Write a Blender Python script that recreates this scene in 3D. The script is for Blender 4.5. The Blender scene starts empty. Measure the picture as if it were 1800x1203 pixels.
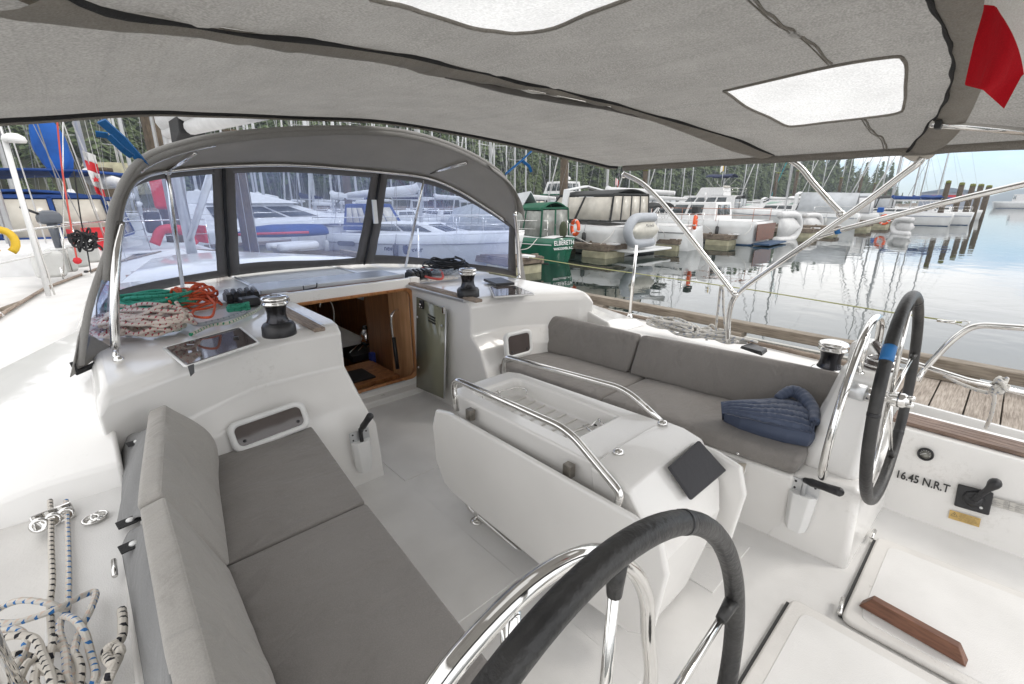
import bpy, bmesh, math, random
from mathutils import Vector, Matrix, noise
from math import sin, cos, pi, radians as RD
random.seed(7)
V = Vector
S = bpy.context.scene
COL = S.collection
# ---------------------------------------------------------------- camera geometry (used to survey real positions)
PITCH, YAW, CAM = RD(17.2), RD(42.6), V((-1.255, 0, 1.45))
def ray(px, py):
    a = (px-900)/800; b = (601-py)/800
    f = cos(PITCH)+b*sin(PITCH); v = -sin(PITCH)+b*cos(PITCH)
    return V((a*cos(YAW)+f*sin(YAW), -a*sin(YAW)+f*cos(YAW), v))
def P(px, py, x=None, y=None, z=None, f=None):
    d = ray(px, py)
    if z is not None: t = (z-CAM.z)/d.z
    elif x is not None: t = (x-CAM.x)/d.x
    elif y is not None: t = (y-CAM.y)/d.y
    else:                                   # hit the surface z = f(x, y) from below
        t = .05
        for i in range(4000):
            q = CAM+d*t
            if q.z >= f(q.x, q.y) or t > 12: break
            t += .002
    return CAM+d*t
# ---------------------------------------------------------------- objects
def link(o, parent=None):
    COL.objects.link(o)
    if parent is not None: o.parent = parent
    return o
def thing(name, label, cat, loc=(0, 0, 0), group=None, rz=0):
    o = bpy.data.objects.new(name, None); link(o)
    o.location = loc; o.rotation_euler = (0, 0, rz); o.empty_display_size = .1
    o['label'] = label; o['category'] = cat
    if group: o['group'] = group
    return o
def tag(o, label, cat, group=None):
    o['label'] = label; o['category'] = cat
    if group: o['group'] = group
    return o
def copy_tree(o, parent=None, loc=None, rz=None, label=None, group=None, scale=None):
    c = o.copy(); COL.objects.link(c)
    if parent is not None: c.parent = parent
    for ch in list(o.children): copy_tree(ch, c)
    if loc is not None: c.location = loc
    if rz is not None: c.rotation_euler = (0, 0, rz)
    if scale is not None: c.scale = scale if hasattr(scale, '__len__') else (scale,)*3
    if label: c['label'] = label
    if group: c['group'] = group
    return c
def catmull(pts, n=8, closed=False):
    pts = [V(p) for p in pts]; m = len(pts); out = []
    if m < 3: return pts
    rng = range(m) if closed else range(m-1)
    for i in rng:
        if closed: p0, p1, p2, p3 = pts[(i-1) % m], pts[i], pts[(i+1) % m], pts[(i+2) % m]
        else:
            p1, p2 = pts[i], pts[i+1]
            p0 = pts[i-1] if i else p1*2-p2
            p3 = pts[i+2] if i+2 < m else p2*2-p1
        for k in range(n):
            t = k/n
            out.append(.5*((2*p1)+(p2-p0)*t+(2*p0-5*p1+4*p2-p3)*t*t+(3*p1-p0-3*p2+p3)*t**3))
    if not closed: out.append(pts[-1])
    return out
def fillet(pts, r, n=6):
    """polyline with rounded corners"""
    pts = [V(p) for p in pts]; out = [pts[0]]
    for i in range(1, len(pts)-1):
        a, b, c = pts[i-1], pts[i], pts[i+1]
        ra = min(r, (a-b).length*.45, (c-b).length*.45)
        p, q = b+(a-b).normalized()*ra, b+(c-b).normalized()*ra
        for k in range(n+1):
            t = k/n; out.append(p*(1-t)**2+b*2*t*(1-t)+q*t*t)
    out.append(pts[-1]); return out
class MB:
    def __init__(s): s.v = []; s.f = []; s.uv = []; s.mi = []; s.m = 0; s.sm = []
    def add(s, vs, fs, uvs=None, smooth=True):
        o = len(s.v); s.v += [tuple(p) for p in vs]
        for i, f in enumerate(fs):
            s.f.append([k+o for k in f]); s.mi.append(s.m); s.sm.append(smooth)
            s.uv.append(uvs[i] if uvs else [(0, 0)]*len(f))
        return s
    def box(s, c, d, rot=None, smooth=False):
        hx, hy, hz = d[0]/2, d[1]/2, d[2]/2; c = V(c)
        vs = [V((x, y, z)) for x in (-hx, hx) for y in (-hy, hy) for z in (-hz, hz)]
        if rot is not None:
            R = rot if isinstance(rot, Matrix) else Matrix.Rotation(rot, 3, 'Z'); vs = [R@p for p in vs]
        return s.hexa([p+c for p in vs], smooth)
    def hexa(s, p, smooth=False):        # p indexed x,y,z bits (000,001,010,...)
        fs = [(0, 1, 3, 2), (4, 6, 7, 5), (0, 4, 5, 1), (2, 3, 7, 6), (0, 2, 6, 4), (1, 5, 7, 3)]
        return s.add(p, fs, None, smooth)
    def bar(s, a, b, w, h, up=(0, 0, 1)):
        a, b = V(a), V(b); d = b-a; L = d.length; d.normalize(); u = V(up)
        if abs(d.dot(u)) > .98: u = V((0, 1, 0))
        sx = d.cross(u).normalized(); uz = sx.cross(d)
        R = Matrix((sx, d, uz)).transposed()
        return s.box((a+b)/2, (w, L, h), R)
    def tube(s, pts, r, n=8, closed=False, cap=True, smooth=True):
        pts = [V(p) for p in pts]; m = len(pts)
        rr = r if hasattr(r, '__len__') else [r]*m
        vs = []; T = []
        for i in range(m):
            a = pts[(i-1) % m] if (closed or i) else pts[0]
            b = pts[(i+1) % m] if (closed or i < m-1) else pts[-1]
            t = (b-a); T.append(t.normalized() if t.length > 1e-9 else V((0, 0, 1)))
        nrm = T[0].orthogonal().normalized(); L = 0; LL = []
        for i in range(m):
            nrm = (nrm-T[i]*nrm.dot(T[i]))
            nrm = nrm.normalized() if nrm.length > 1e-6 else T[i].orthogonal().normalized()
            bn = T[i].cross(nrm)
            if i: L += (pts[i]-pts[i-1]).length
            LL.append(L)
            for k in range(n):
                a = 2*pi*k/n; vs.append(pts[i]+(nrm*cos(a)+bn*sin(a))*rr[i])
        fs = []; uv = []
        for i in range(m if closed else m-1):
            j = (i+1) % m; u0 = LL[i]; u1 = LL[j] if j else L+(pts[0]-pts[-1]).length
            for k in range(n):
                l = (k+1) % n
                fs.append((i*n+k, i*n+l, j*n+l, j*n+k))
                uv.append([(u0, k/n), (u0, (k+1)/n), (u1, (k+1)/n), (u1, k/n)])
        if cap and not closed:
            fs.append(tuple(range(n))[::-1]); uv.append([(0, 0)]*n)
            fs.append(tuple((m-1)*n+k for k in range(n))); uv.append([(0, 0)]*n)
        return s.add(vs, fs, uv, smooth)
    def lathe(s, prof, c=(0, 0, 0), ax=(0, 0, 1), n=24, smooth=True, cap=True):
        ax = V(ax).normalized(); u = ax.orthogonal().normalized(); w = ax.cross(u); c = V(c); vs = []
        for r, h in prof:
            for k in range(n):
                a = 2*pi*k/n; vs.append(c+ax*h+(u*cos(a)+w*sin(a))*r)
        fs = [(i*n+k, i*n+(k+1) % n, (i+1)*n+(k+1) % n, (i+1)*n+k) for i in range(len(prof)-1) for k in range(n)]
        if cap:
            fs.append(tuple(range(n))[::-1]); fs.append(tuple((len(prof)-1)*n+k for k in range(n)))
        return s.add(vs, fs, None, smooth)
    def ball(s, c, r, n=12, sq=(1, 1, 1)):
        vs = []; c = V(c); m = n//2
        for i in range(1, m):
            t = pi*i/m
            for k in range(n):
                a = 2*pi*k/n; vs.append(c+V((cos(a)*sin(t)*sq[0], sin(a)*sin(t)*sq[1], cos(t)*sq[2]))*r)
        vs += [c+V((0, 0, r*sq[2])), c-V((0, 0, r*sq[2]))]
        fs = [(i*n+k, (i+1)*n+k, (i+1)*n+(k+1) % n, i*n+(k+1) % n) for i in range(m-2) for k in range(n)]
        a, b = len(vs)-2, len(vs)-1
        fs += [(a, k, (k+1) % n) for k in range(n)]+[(b, (m-2)*n+(k+1) % n, (m-2)*n+k) for k in range(n)]
        return s.add(vs, fs)
    def grid(s, fn, nu, nv, smooth=True, closeu=False):
        vs = [fn(i/nu, j/nv) for i in range(nu+(0 if closeu else 1)) for j in range(nv+1)]
        w = nv+1; N = nu+(0 if closeu else 1)
        fs = [(i*w+j, ((i+1) % N)*w+j, ((i+1) % N)*w+j+1, i*w+j+1) for i in range(nu) for j in range(nv)]
        uv = [[(i/nu, j/nv), ((i+1)/nu, j/nv), ((i+1)/nu, (j+1)/nv), (i/nu, (j+1)/nv)] for i in range(nu) for j in range(nv)]
        return s.add(vs, fs, uv, smooth)
    def loft(s, secs, closed=True, cap=True, smooth=True):
        n = len(secs[0]); vs = [p for c in secs for p in c]
        fs = [(i*n+k, i*n+(k+1) % n, (i+1)*n+(k+1) % n, (i+1)*n+k) for i in range(len(secs)-1) for k in range(n if closed else n-1)]
        if cap and closed: fs += [tuple(range(n))[::-1], tuple((len(secs)-1)*n+k for k in range(n))]
        return s.add(vs, fs, None, smooth)
    def prism(s, poly, h, smooth=False):   # poly: 3D points, h: extrusion vector
        n = len(poly); h = V(h); vs = [V(p) for p in poly]+[V(p)+h for p in poly]
        fs = [tuple(range(n))[::-1], tuple(range(n, 2*n))]+[(k, (k+1) % n, (k+1) % n+n, k+n) for k in range(n)]
        return s.add(vs, fs, None, smooth)
    def build(s, name, mat, parent=None, bevel=0, seg=3, subsurf=0, angle=35, solid=0):
        me = bpy.data.meshes.new(name); me.from_pydata(s.v, [], s.f)
        mats = mat if isinstance(mat, (list, tuple)) else [mat]
        for m in mats: me.materials.append(m)
        uvl = me.uv_layers.new(name='UVMap'); flat = [c for f in s.uv for q in f for c in q]
        uvl.data.foreach_set('uv', flat)
        me.polygons.foreach_set('material_index', s.mi)
        me.polygons.foreach_set('use_smooth', [True if (bevel or x) else False for x in s.sm])
        me.update()
        b = bmesh.new(); b.from_mesh(me); bmesh.ops.recalc_face_normals(b, faces=b.faces); b.to_mesh(me); b.free()
        o = bpy.data.objects.new(name, me); link(o, parent)
        if solid:
            d = o.modifiers.new('s', 'SOLIDIFY'); d.thickness = solid; d.offset = 0
        if subsurf:
            d = o.modifiers.new('u', 'SUBSURF'); d.levels = d.render_levels = subsurf
        if bevel:
            d = o.modifiers.new('b', 'BEVEL'); d.width = bevel; d.segments = seg; d.limit_method = 'ANGLE'; d.angle_limit = RD(angle)
            d.harden_normals = True
        return o
def text_obj(name, txt, size, M, mat, parent, shear=0, depth=.0008, sx=1, align='LEFT', bold=0):
    cu = bpy.data.curves.new(name, 'FONT'); cu.body = txt; cu.size = size; cu.shear = shear; cu.extrude = depth
    cu.align_x = align; cu.offset = bold; cu.resolution_u = 3
    t = bpy.data.objects.new(name, cu); COL.objects.link(t)
    dg = bpy.context.evaluated_depsgraph_get(); me = bpy.data.meshes.new_from_object(t.evaluated_get(dg))
    bpy.data.objects.remove(t); me.transform(Matrix.Diagonal((sx, 1, 1, 1))); me.transform(M); me.materials.clear(); me.materials.append(mat)
    o = bpy.data.objects.new(name, me); return link(o, parent)
def frame(o, xd, yd):
    xd = V(xd).normalized(); zd = xd.cross(V(yd)).normalized(); yd = zd.cross(xd)
    M = Matrix((xd, yd, zd)).transposed().to_4x4(); M.translation = V(o); return M
# ---------------------------------------------------------------- materials
MATS = {}
def nodes(name):
    m = bpy.data.materials.new(name); m.use_nodes = True; nt = m.node_tree; nt.nodes.clear()
    out = nt.nodes.new('ShaderNodeOutputMaterial')
    def N(t, **k):
        n = nt.nodes.new('ShaderNode'+t)
        for a, b in k.items():
            if a.startswith('i_'): n.inputs[int(a[2:]) if a[2:].isdigit() else a[2:].replace('_', ' ')].default_value = b
            else: setattr(n, a, b)
        return n
    L = nt.links.new
    return m, nt, out, N, L
def pbr(name, col, rough=.5, metal=0, var=.08, vscale=6, bump=0, bscale=60, col2=None, spec=.5, coat=0, detail=6, stretch=None, rvar=.12, obj=True, mask=(.45, .7), sheen=0, trans=0, dirt=0):
    if name in MATS: return MATS[name]
    m, nt, out, N, L = nodes(name)
    b = N('BsdfPrincipled'); b.inputs['Roughness'].default_value = rough; b.inputs['Metallic'].default_value = metal
    b.inputs['Specular IOR Level'].default_value = spec; b.inputs['Coat Weight'].default_value = coat
    b.inputs['Sheen Weight'].default_value = sheen
    tc = N('TexCoord'); mp = N('Mapping'); L(tc.outputs['Object'], mp.inputs[0])
    if stretch: mp.inputs['Scale'].default_value = stretch
    nz = N('TexNoise'); nz.inputs['Scale'].default_value = vscale; nz.inputs['Detail'].default_value = detail; L(mp.outputs[0], nz.inputs[0])
    r = N('ValToRGB'); r.color_ramp.elements[0].position = mask[0]-.15; r.color_ramp.elements[1].position = mask[1]
    c1 = [max(0, x*(1-var)) for x in col[:3]]+[1]; c2 = ([x for x in col2[:3]] if col2 else [min(1, x*(1+var)) for x in col[:3]])+[1]
    r.color_ramp.elements[0].color = c1; r.color_ramp.elements[1].color = c2
    L(nz.outputs[0], r.inputs[0]); L(r.outputs[0], b.inputs['Base Color'])
    if dirt:
        nd = N('TexNoise'); nd.inputs['Scale'].default_value = 38; nd.inputs['Detail'].default_value = 14; nd.inputs['Roughness'].default_value = .75; L(mp.outputs[0], nd.inputs[0])
        nl = N('TexNoise'); nl.inputs['Scale'].default_value = 2.3; nl.inputs['Detail'].default_value = 4; L(mp.outputs[0], nl.inputs[0])
        ml = N('Math', operation='MULTIPLY'); L(nd.outputs[0], ml.inputs[0]); L(nl.outputs[0], ml.inputs[1])
        rd = N('ValToRGB'); rd.color_ramp.elements[0].position = .335; rd.color_ramp.elements[1].position = .42; rd.color_ramp.elements[0].color = (1, 1, 1, 1); rd.color_ramp.elements[1].color = (1-dirt, 1-dirt*1.05, 1-dirt*1.15, 1); L(ml.outputs[0], rd.inputs[0])
        md = N('MixRGB', blend_type='MULTIPLY'); md.inputs[0].default_value = 1; L(r.outputs[0], md.inputs[1]); L(rd.outputs[0], md.inputs[2]); L(md.outputs[0], b.inputs['Base Color'])
    mr = N('MapRange'); mr.inputs[3].default_value = max(0, rough-rvar*rough); mr.inputs[4].default_value = min(1, rough*(1+rvar)); L(nz.outputs[0], mr.inputs[0]); L(mr.outputs[0], b.inputs['Roughness'])
    if bump:
        n2 = N('TexNoise'); n2.inputs['Scale'].default_value = bscale; n2.inputs['Detail'].default_value = 4; L(mp.outputs[0], n2.inputs[0])
        bp = N('Bump'); bp.inputs['Strength'].default_value = bump; bp.inputs['Distance'].default_value = .01; L(n2.outputs[0], bp.inputs['Height']); L(bp.outputs[0], b.inputs['Normal'])
    if trans:
        tr = N('BsdfTranslucent'); L(r.outputs[0], tr.inputs[0]); mx = N('MixShader'); mx.inputs[0].default_value = trans
        L(b.outputs[0], mx.inputs[1]); L(tr.outputs[0], mx.inputs[2]); L(mx.outputs[0], out.inputs[0])
    else: L(b.outputs[0], out.inputs[0])
    MATS[name] = m; return m
# ---------------------------------------------------------------- shared materials
gel = pbr('gelcoat', (.80, .787, .765), .25, var=.035, vscale=3, coat=.5, bump=.07, bscale=14, dirt=.11)
gel2 = pbr('gelcoat_worn', (.70, .68, .65), .42, dirt=.3, var=.07, vscale=5, bump=.12, bscale=120, detail=10)
chrome = pbr('polished_steel', (.78, .77, .75), .09, 1, var=.04, vscale=20, bump=.02, bscale=30)
alum = pbr('satin_alloy', (.62, .63, .64), .35, .7, var=.06)
black = pbr('black_plastic', (.018, .018, .02), .38, var=.2, vscale=30, bump=.1, bscale=90)
blackfab = pbr('black_fabric', (.02, .02, .021), .85, var=.2, vscale=30, bump=.3, bscale=200)
leather = pbr('worn_leather', (.022, .022, .024), .42, var=.5, vscale=9, bump=.25, bscale=90, col2=(.06, .058, .055), mask=(.5, .8))
smoke = pbr('smoked_acrylic', (.085, .07, .066), .05, var=.1, spec=.8)
whitep = pbr('white_plastic', (.75, .75, .74), .35, var=.04)
teak = None
def wood(name, c1, c2, scale=30, rough=.6, ax='X', dist=3, bump=.3, stretch=(1, 1, 1)):
    m, nt, out, N, L = nodes(name); b = N('BsdfPrincipled'); b.inputs['Roughness'].default_value = rough
    tc = N('TexCoord'); mp = N('Mapping'); L(tc.outputs['Object'], mp.inputs[0]); mp.inputs['Scale'].default_value = stretch
    w = N('TexNoise'); w.inputs['Scale'].default_value = scale; w.inputs['Detail'].default_value = 8; w.inputs['Distortion'].default_value = dist*.2; L(mp.outputs[0], w.inputs[0])
    n2 = N('TexNoise'); n2.inputs['Scale'].default_value = 3; n2.inputs['Detail'].default_value = 5; L(tc.outputs['Object'], n2.inputs[0])
    ad = N('Math', operation='ADD'); L(w.outputs[0], ad.inputs[0])
    mu = N('Math', operation='MULTIPLY'); mu.inputs[1].default_value = .6; L(n2.outputs[0], mu.inputs[0]); L(mu.outputs[0], ad.inputs[1])
    r = N('ValToRGB'); r.color_ramp.elements[0].position = .55; r.color_ramp.elements[1].position = 1.05
    r.color_ramp.elements[0].color = (*c1, 1); r.color_ramp.elements[1].color = (*c2, 1)
    L(ad.outputs[0], r.inputs[0]); L(r.outputs[0], b.inputs['Base Color'])
    bp = N('Bump'); bp.inputs['Strength'].default_value = bump; bp.inputs['Distance'].default_value = .004; L(w.outputs[0], bp.inputs['Height']); L(bp.outputs[0], b.inputs['Normal'])
    L(b.outputs[0], out.inputs[0]); return m
teakg = wood('grey_teak', (.12, .085, .065), (.38, .31, .25), 40, .75, stretch=(3, .25, 3))
teakc = wood('silvered_teak', (.09, .055, .04), (.26, .18, .14), 30, .6, stretch=(3, .3, 3))
teakb = wood('brown_teak', (.075, .03, .018), (.22, .10, .06), 30, .5, stretch=(3, .3, 3))
cabinw = wood('varnished_cabin_wood', (.28, .10, .035), (.55, .26, .10), 10, .35, stretch=(3, 3, .3), bump=.05)
plank = wood('weathered_plank', (.15, .12, .095), (.40, .35, .30), 26, .85, stretch=(.2, 3, 3))
timber = wood('weathered_timber', (.13, .105, .08), (.30, .26, .21), 22, .85, stretch=(3, .2, 3))
def nonskid():
    m, nt, out, N, L = nodes('ribbed_nonskid'); b = N('BsdfPrincipled'); b.inputs['Base Color'].default_value = (.62, .6, .56, 1); b.inputs['Roughness'].default_value = .5
    tc = N('TexCoord'); nz = N('TexNoise'); nz.inputs['Scale'].default_value = 4; nz.inputs['Detail'].default_value = 8; L(tc.outputs['Object'], nz.inputs[0])
    r = N('ValToRGB'); r.color_ramp.elements[0].position = .3; r.color_ramp.elements[1].position = .7
    r.color_ramp.elements[0].color = (.70, .688, .67, 1); r.color_ramp.elements[1].color = (.80, .788, .77, 1); L(nz.outputs[0], r.inputs[0]); L(r.outputs[0], b.inputs['Base Color'])
    w = N('TexNoise'); w.inputs['Scale'].default_value = 90; L(tc.outputs['Object'], w.inputs[0])
    v = N('TexVoronoi'); v.inputs['Scale'].default_value = 320; L(tc.outputs['Object'], v.inputs[0])
    ad = N('Math', operation='ADD'); L(w.outputs[0], ad.inputs[0]); L(v.outputs['Distance'], ad.inputs[1])
    bp = N('Bump'); bp.inputs['Strength'].default_value = .22; bp.inputs['Distance'].default_value = .002; L(ad.outputs[0], bp.inputs['Height']); L(bp.outputs[0], b.inputs['Normal'])
    L(b.outputs[0], out.inputs[0]); return m
nskid = nonskid()
def fabric(name, col, trans=0, wr=(2.2, .5, 1), wstr=.5, weave=500, rough=.9, tcol=None, var=.06, wd=.02, speck=0):
    m, nt, out, N, L = nodes(name); b = N('BsdfPrincipled'); b.inputs['Roughness'].default_value = rough; b.inputs['Specular IOR Level'].default_value = .25
    b.inputs['Sheen Weight'].default_value = .15
    tc = N('TexCoord'); mp = N('Mapping'); mp.inputs['Scale'].default_value = wr; L(tc.outputs['Object'], mp.inputs[0])
    n1 = N('TexNoise'); n1.inputs['Scale'].default_value = 3; n1.inputs['Detail'].default_value = 3; n1.inputs['Distortion'].default_value = .4; L(mp.outputs[0], n1.inputs[0])
    n2 = N('TexNoise'); n2.inputs['Scale'].default_value = weave; n2.inputs['Detail'].default_value = 2; L(tc.outputs['Object'], n2.inputs[0])
    n3 = N('TexNoise'); n3.inputs['Scale'].default_value = 5; n3.inputs['Detail'].default_value = 9; L(tc.outputs['Object'], n3.inputs[0])
    a1 = N('Math', operation='MULTIPLY'); a1.inputs[1].default_value = .95; L(n2.outputs[0], a1.inputs[0])
    a3 = N('Math', operation='MULTIPLY'); a3.inputs[1].default_value = .42; L(n3.outputs[0], a3.inputs[0]); a2 = N('Math', operation='ADD'); L(a3.outputs[0], a2.inputs[0]); L(a1.outputs[0], a2.inputs[1])
    r = N('ValToRGB'); r.color_ramp.elements[0].position = .55; r.color_ramp.elements[1].position = 1.05
    r.color_ramp.elements[0].color = (*[c*(1-var) for c in col], 1); r.color_ramp.elements[1].color = (*[min(1, c*(1+var*2.5)) for c in col], 1)
    L(a2.outputs[0], r.inputs[0]); L(r.outputs[0], b.inputs['Base Color'])
    b1 = N('Bump'); b1.inputs['Strength'].default_value = wstr; b1.inputs['Distance'].default_value = wd; L(n1.outputs[0], b1.inputs['Height'])
    b2 = N('Bump'); b2.inputs['Strength'].default_value = .35; b2.inputs['Distance'].default_value = .001; L(n2.outputs[0], b2.inputs['Height']); L(b1.outputs[0], b2.inputs['Normal']); L(b2.outputs[0], b.inputs['Normal'])
    if trans:
        tr = N('BsdfTranslucent'); L(b2.outputs[0], tr.inputs['Normal'])
        if tcol:
            r2 = N('ValToRGB'); r2.color_ramp.elements[0].position = .5; r2.color_ramp.elements[1].position = 1.1
            r2.color_ramp.elements[0].color = (*[c*.85 for c in tcol], 1); r2.color_ramp.elements[1].color = (*[min(1, c*1.2) for c in tcol], 1); L(a2.outputs[0], r2.inputs[0]); L(r2.outputs[0], tr.inputs[0])
        else: L(r.outputs[0], tr.inputs[0])
        mx = N('MixShader'); mx.inputs[0].default_value = trans; L(b.outputs[0], mx.inputs[1]); L(tr.outputs[0], mx.inputs[2]); L(mx.outputs[0], out.inputs[0])
    else: L(b.outputs[0], out.inputs[0])
    return m
bimcan = fabric('bimini_canvas', (.30, .288, .272), trans=.55, tcol=(.25, .241, .226), wr=(4.5, .45, 1), wstr=1.0, weave=190, var=.26, wd=.03)
bimhem = fabric('bimini_pocket_canvas', (.36, .335, .30), trans=.4, tcol=(.26, .235, .20), wr=(9, 1.5, 1), wstr=.6, weave=260, var=.1)
bimwin = fabric('frosted_vinyl', (.8, .8, .8), trans=.8, tcol=(.66, .66, .655), wr=(5, .9, 1), wstr=1.0, weave=160, var=.07)
hoodcan = fabric('sprayhood_canvas', (.42, .41, .395), trans=.42, tcol=(.38, .362, .335), wr=(1.5, 1.5, 1.5), wstr=.4, weave=300)
hooddark = fabric('sprayhood_border', (.125, .117, .11), wr=(3, 3, 3), wstr=.3, weave=300)
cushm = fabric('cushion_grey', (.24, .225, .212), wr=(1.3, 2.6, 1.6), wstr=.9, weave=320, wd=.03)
cushl = fabric('cushion_grey_lit', (.37, .352, .328), wr=(2, 4, 2), wstr=.8, weave=320, wd=.03)  # same cloth as the seats, paler to put in light on the port backrests
flapm = fabric('cushion_flap_grey', (.2, .2, .2), wr=(5, 1.5, 2), wstr=.8, weave=300, wd=.02)
def vinyl():
    m, nt, out, N, L = nodes('clear_vinyl'); tc = N('TexCoord')
    n1 = N('TexNoise'); n1.inputs['Scale'].default_value = 3.5; n1.inputs['Detail'].default_value = 2; n1.inputs['Distortion'].default_value = 1; L(tc.outputs['Object'], n1.inputs[0])
    bp = N('Bump'); bp.inputs['Strength'].default_value = .35; bp.inputs['Distance'].default_value = .02; L(n1.outputs[0], bp.inputs['Height'])
    tr = N('BsdfTransparent'); tr.inputs[0].default_value = (.74, .83, 1.0, 1)
    gl = N('BsdfGlossy'); gl.inputs['Roughness'].default_value = .06; L(bp.outputs[0], gl.inputs['Normal'])
    df = N('BsdfDiffuse'); df.inputs[0].default_value = (.42, .52, .98, 1)
    tl = N('BsdfTranslucent'); tl.inputs[0].default_value = (.42, .52, 1.0, 1)
    d2 = N('MixShader'); d2.inputs[0].default_value = .6; L(df.outputs[0], d2.inputs[1]); L(tl.outputs[0], d2.inputs[2])
    lw = N('MapRange'); lf = N('LayerWeight'); lf.inputs[0].default_value = .25; L(lf.outputs['Facing'], lw.inputs[0]); lw.inputs[3].default_value = .03; lw.inputs[4].default_value = .45
    n2 = N('TexNoise'); n2.inputs['Scale'].default_value = 2.2; n2.inputs['Detail'].default_value = 7; L(tc.outputs['Object'], n2.inputs[0])
    mr = N('MapRange'); mr.inputs[1].default_value = .35; mr.inputs[2].default_value = .75; mr.inputs[3].default_value = .07; mr.inputs[4].default_value = .27; L(n2.outputs[0], mr.inputs[0])
    m1 = N('MixShader'); L(mr.outputs[0], m1.inputs[0]); L(tr.outputs[0], m1.inputs[1]); L(d2.outputs[0], m1.inputs[2])
    m2 = N('MixShader'); L(lw.outputs[0], m2.inputs[0]); L(m1.outputs[0], m2.inputs[1]); L(gl.outputs[0], m2.inputs[2])
    L(m2.outputs[0], out.inputs[0]); return m
vinylm = vinyl()
lpanelm, _nt, _out, _N, _L = nodes('light_panel_white'); _t = _N('BsdfTranslucent'); _t.inputs[0].default_value = (.88, .87, .85, 1); _g = _N('BsdfDiffuse'); _g.inputs[0].default_value = (.8, .8, .78, 1); _m = _N('MixShader'); _m.inputs[0].default_value = .45; _L(_t.outputs[0], _m.inputs[1]); _L(_g.outputs[0], _m.inputs[2]); _L(_m.outputs[0], _out.inputs[0])  # white translucent sheet of the added daylight panel
def ropemat(name, base, fleck=None, per=.055, w=.3, fleck2=None):
    m, nt, out, N, L = nodes(name); b = N('BsdfPrincipled'); b.inputs['Roughness'].default_value = .85; b.inputs['Base Color'].default_value = (*base, 1)
    uv = N('UVMap'); sp = N('SeparateXYZ'); L(uv.outputs[0], sp.inputs[0])
    def mth(op, a, bb):
        n = N('Math', operation=op)
        for i, q in enumerate((a, bb)):
            if isinstance(q, (int, float)): n.inputs[i].default_value = q
            elif q is not None: L(q, n.inputs[i])
        return n.outputs[0]
    u, v = sp.outputs[0], sp.outputs[1]
    last = None
    if fleck:
        def fl(ph, vo):
            a = mth('FRACT', mth('ADD', mth('DIVIDE', u, per), ph), None)
            sk = mth('FRACT', mth('ADD', mth('ADD', mth('MULTIPLY', v, 2), mth('MULTIPLY', a, .9)), vo), None)
            return mth('MULTIPLY', mth('LESS_THAN', a, w), mth('LESS_THAN', sk, .45))
        mx = N('MixRGB'); mx.inputs[1].default_value = (*base, 1); mx.inputs[2].default_value = (*fleck, 1); L(fl(0, 0), mx.inputs[0]); last = mx
        if fleck2:
            m3 = N('MixRGB'); L(mx.outputs[0], m3.inputs[1]); m3.inputs[2].default_value = (*fleck2, 1); L(fl(.5, .5), m3.inputs[0]); last = m3
        L(last.outputs[0], b.inputs['Base Color'])
    s1 = mth('SINE', mth('ADD', mth('MULTIPLY', u, 1400), mth('MULTIPLY', v, 6.2832*4)), None)
    s2 = mth('SINE', mth('SUBTRACT', mth('MULTIPLY', u, 1400), mth('MULTIPLY', v, 6.2832*4)), None)
    bp = N('Bump'); bp.inputs['Strength'].default_value = .5; bp.inputs['Distance'].default_value = .001; L(mth('MULTIPLY', s1, s2), bp.inputs['Height']); L(bp.outputs[0], b.inputs['Normal'])
    L(b.outputs[0], out.inputs[0]); return m
R_blk = ropemat('rope_white_black', (.62, .58, .52), (.015, .015, .02), .022, .34)
R_blu = ropemat('rope_white_blue', (.62, .59, .54), (.03, .16, .42), .024, .3, (.62, .50, .42))
R_red = ropemat('rope_white_red', (.60, .52, .46), (.35, .03, .05), .024)
R_grn = ropemat('rope_white_green', (.60, .58, .5), (.02, .22, .12), .024)
R_tea = ropemat('rope_green', (.04, .30, .19), (.02, .2, .12), .03, .2)
R_org = ropemat('rope_orange', (.62, .10, .035), (.4, .05, .02), .03, .2)
R_gry = ropemat('rope_grey', (.32, .35, .38), (.2, .22, .25), .03, .3)
R_dark = ropemat('rope_black', (.02, .02, .022))
R_wht = ropemat('rope_white', (.62, .6, .56), (.35, .37, .42), .05, .3)
R_ylw = ropemat('rope_yellow_green', (.42, .42, .2))
R_redl = ropemat('rope_red', (.55, .09, .07))
# ================================================================ OWN YACHT: mouldings and fixed fittings
Y = thing('sailing_yacht', 'white sailing yacht seen from its own helm, cockpit and cabin top filling the foreground', 'sailing yacht', (0, 0, 0))
def mir(pts, s): return [(p[0]*s, p[1], p[2]) for p in pts]
# sole
mb = MB(); mb.box((0, 1.05, -.03), (3.1, 4.06, .06)); mb.build('cockpit_sole', nskid, Y, bevel=.01)
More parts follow.
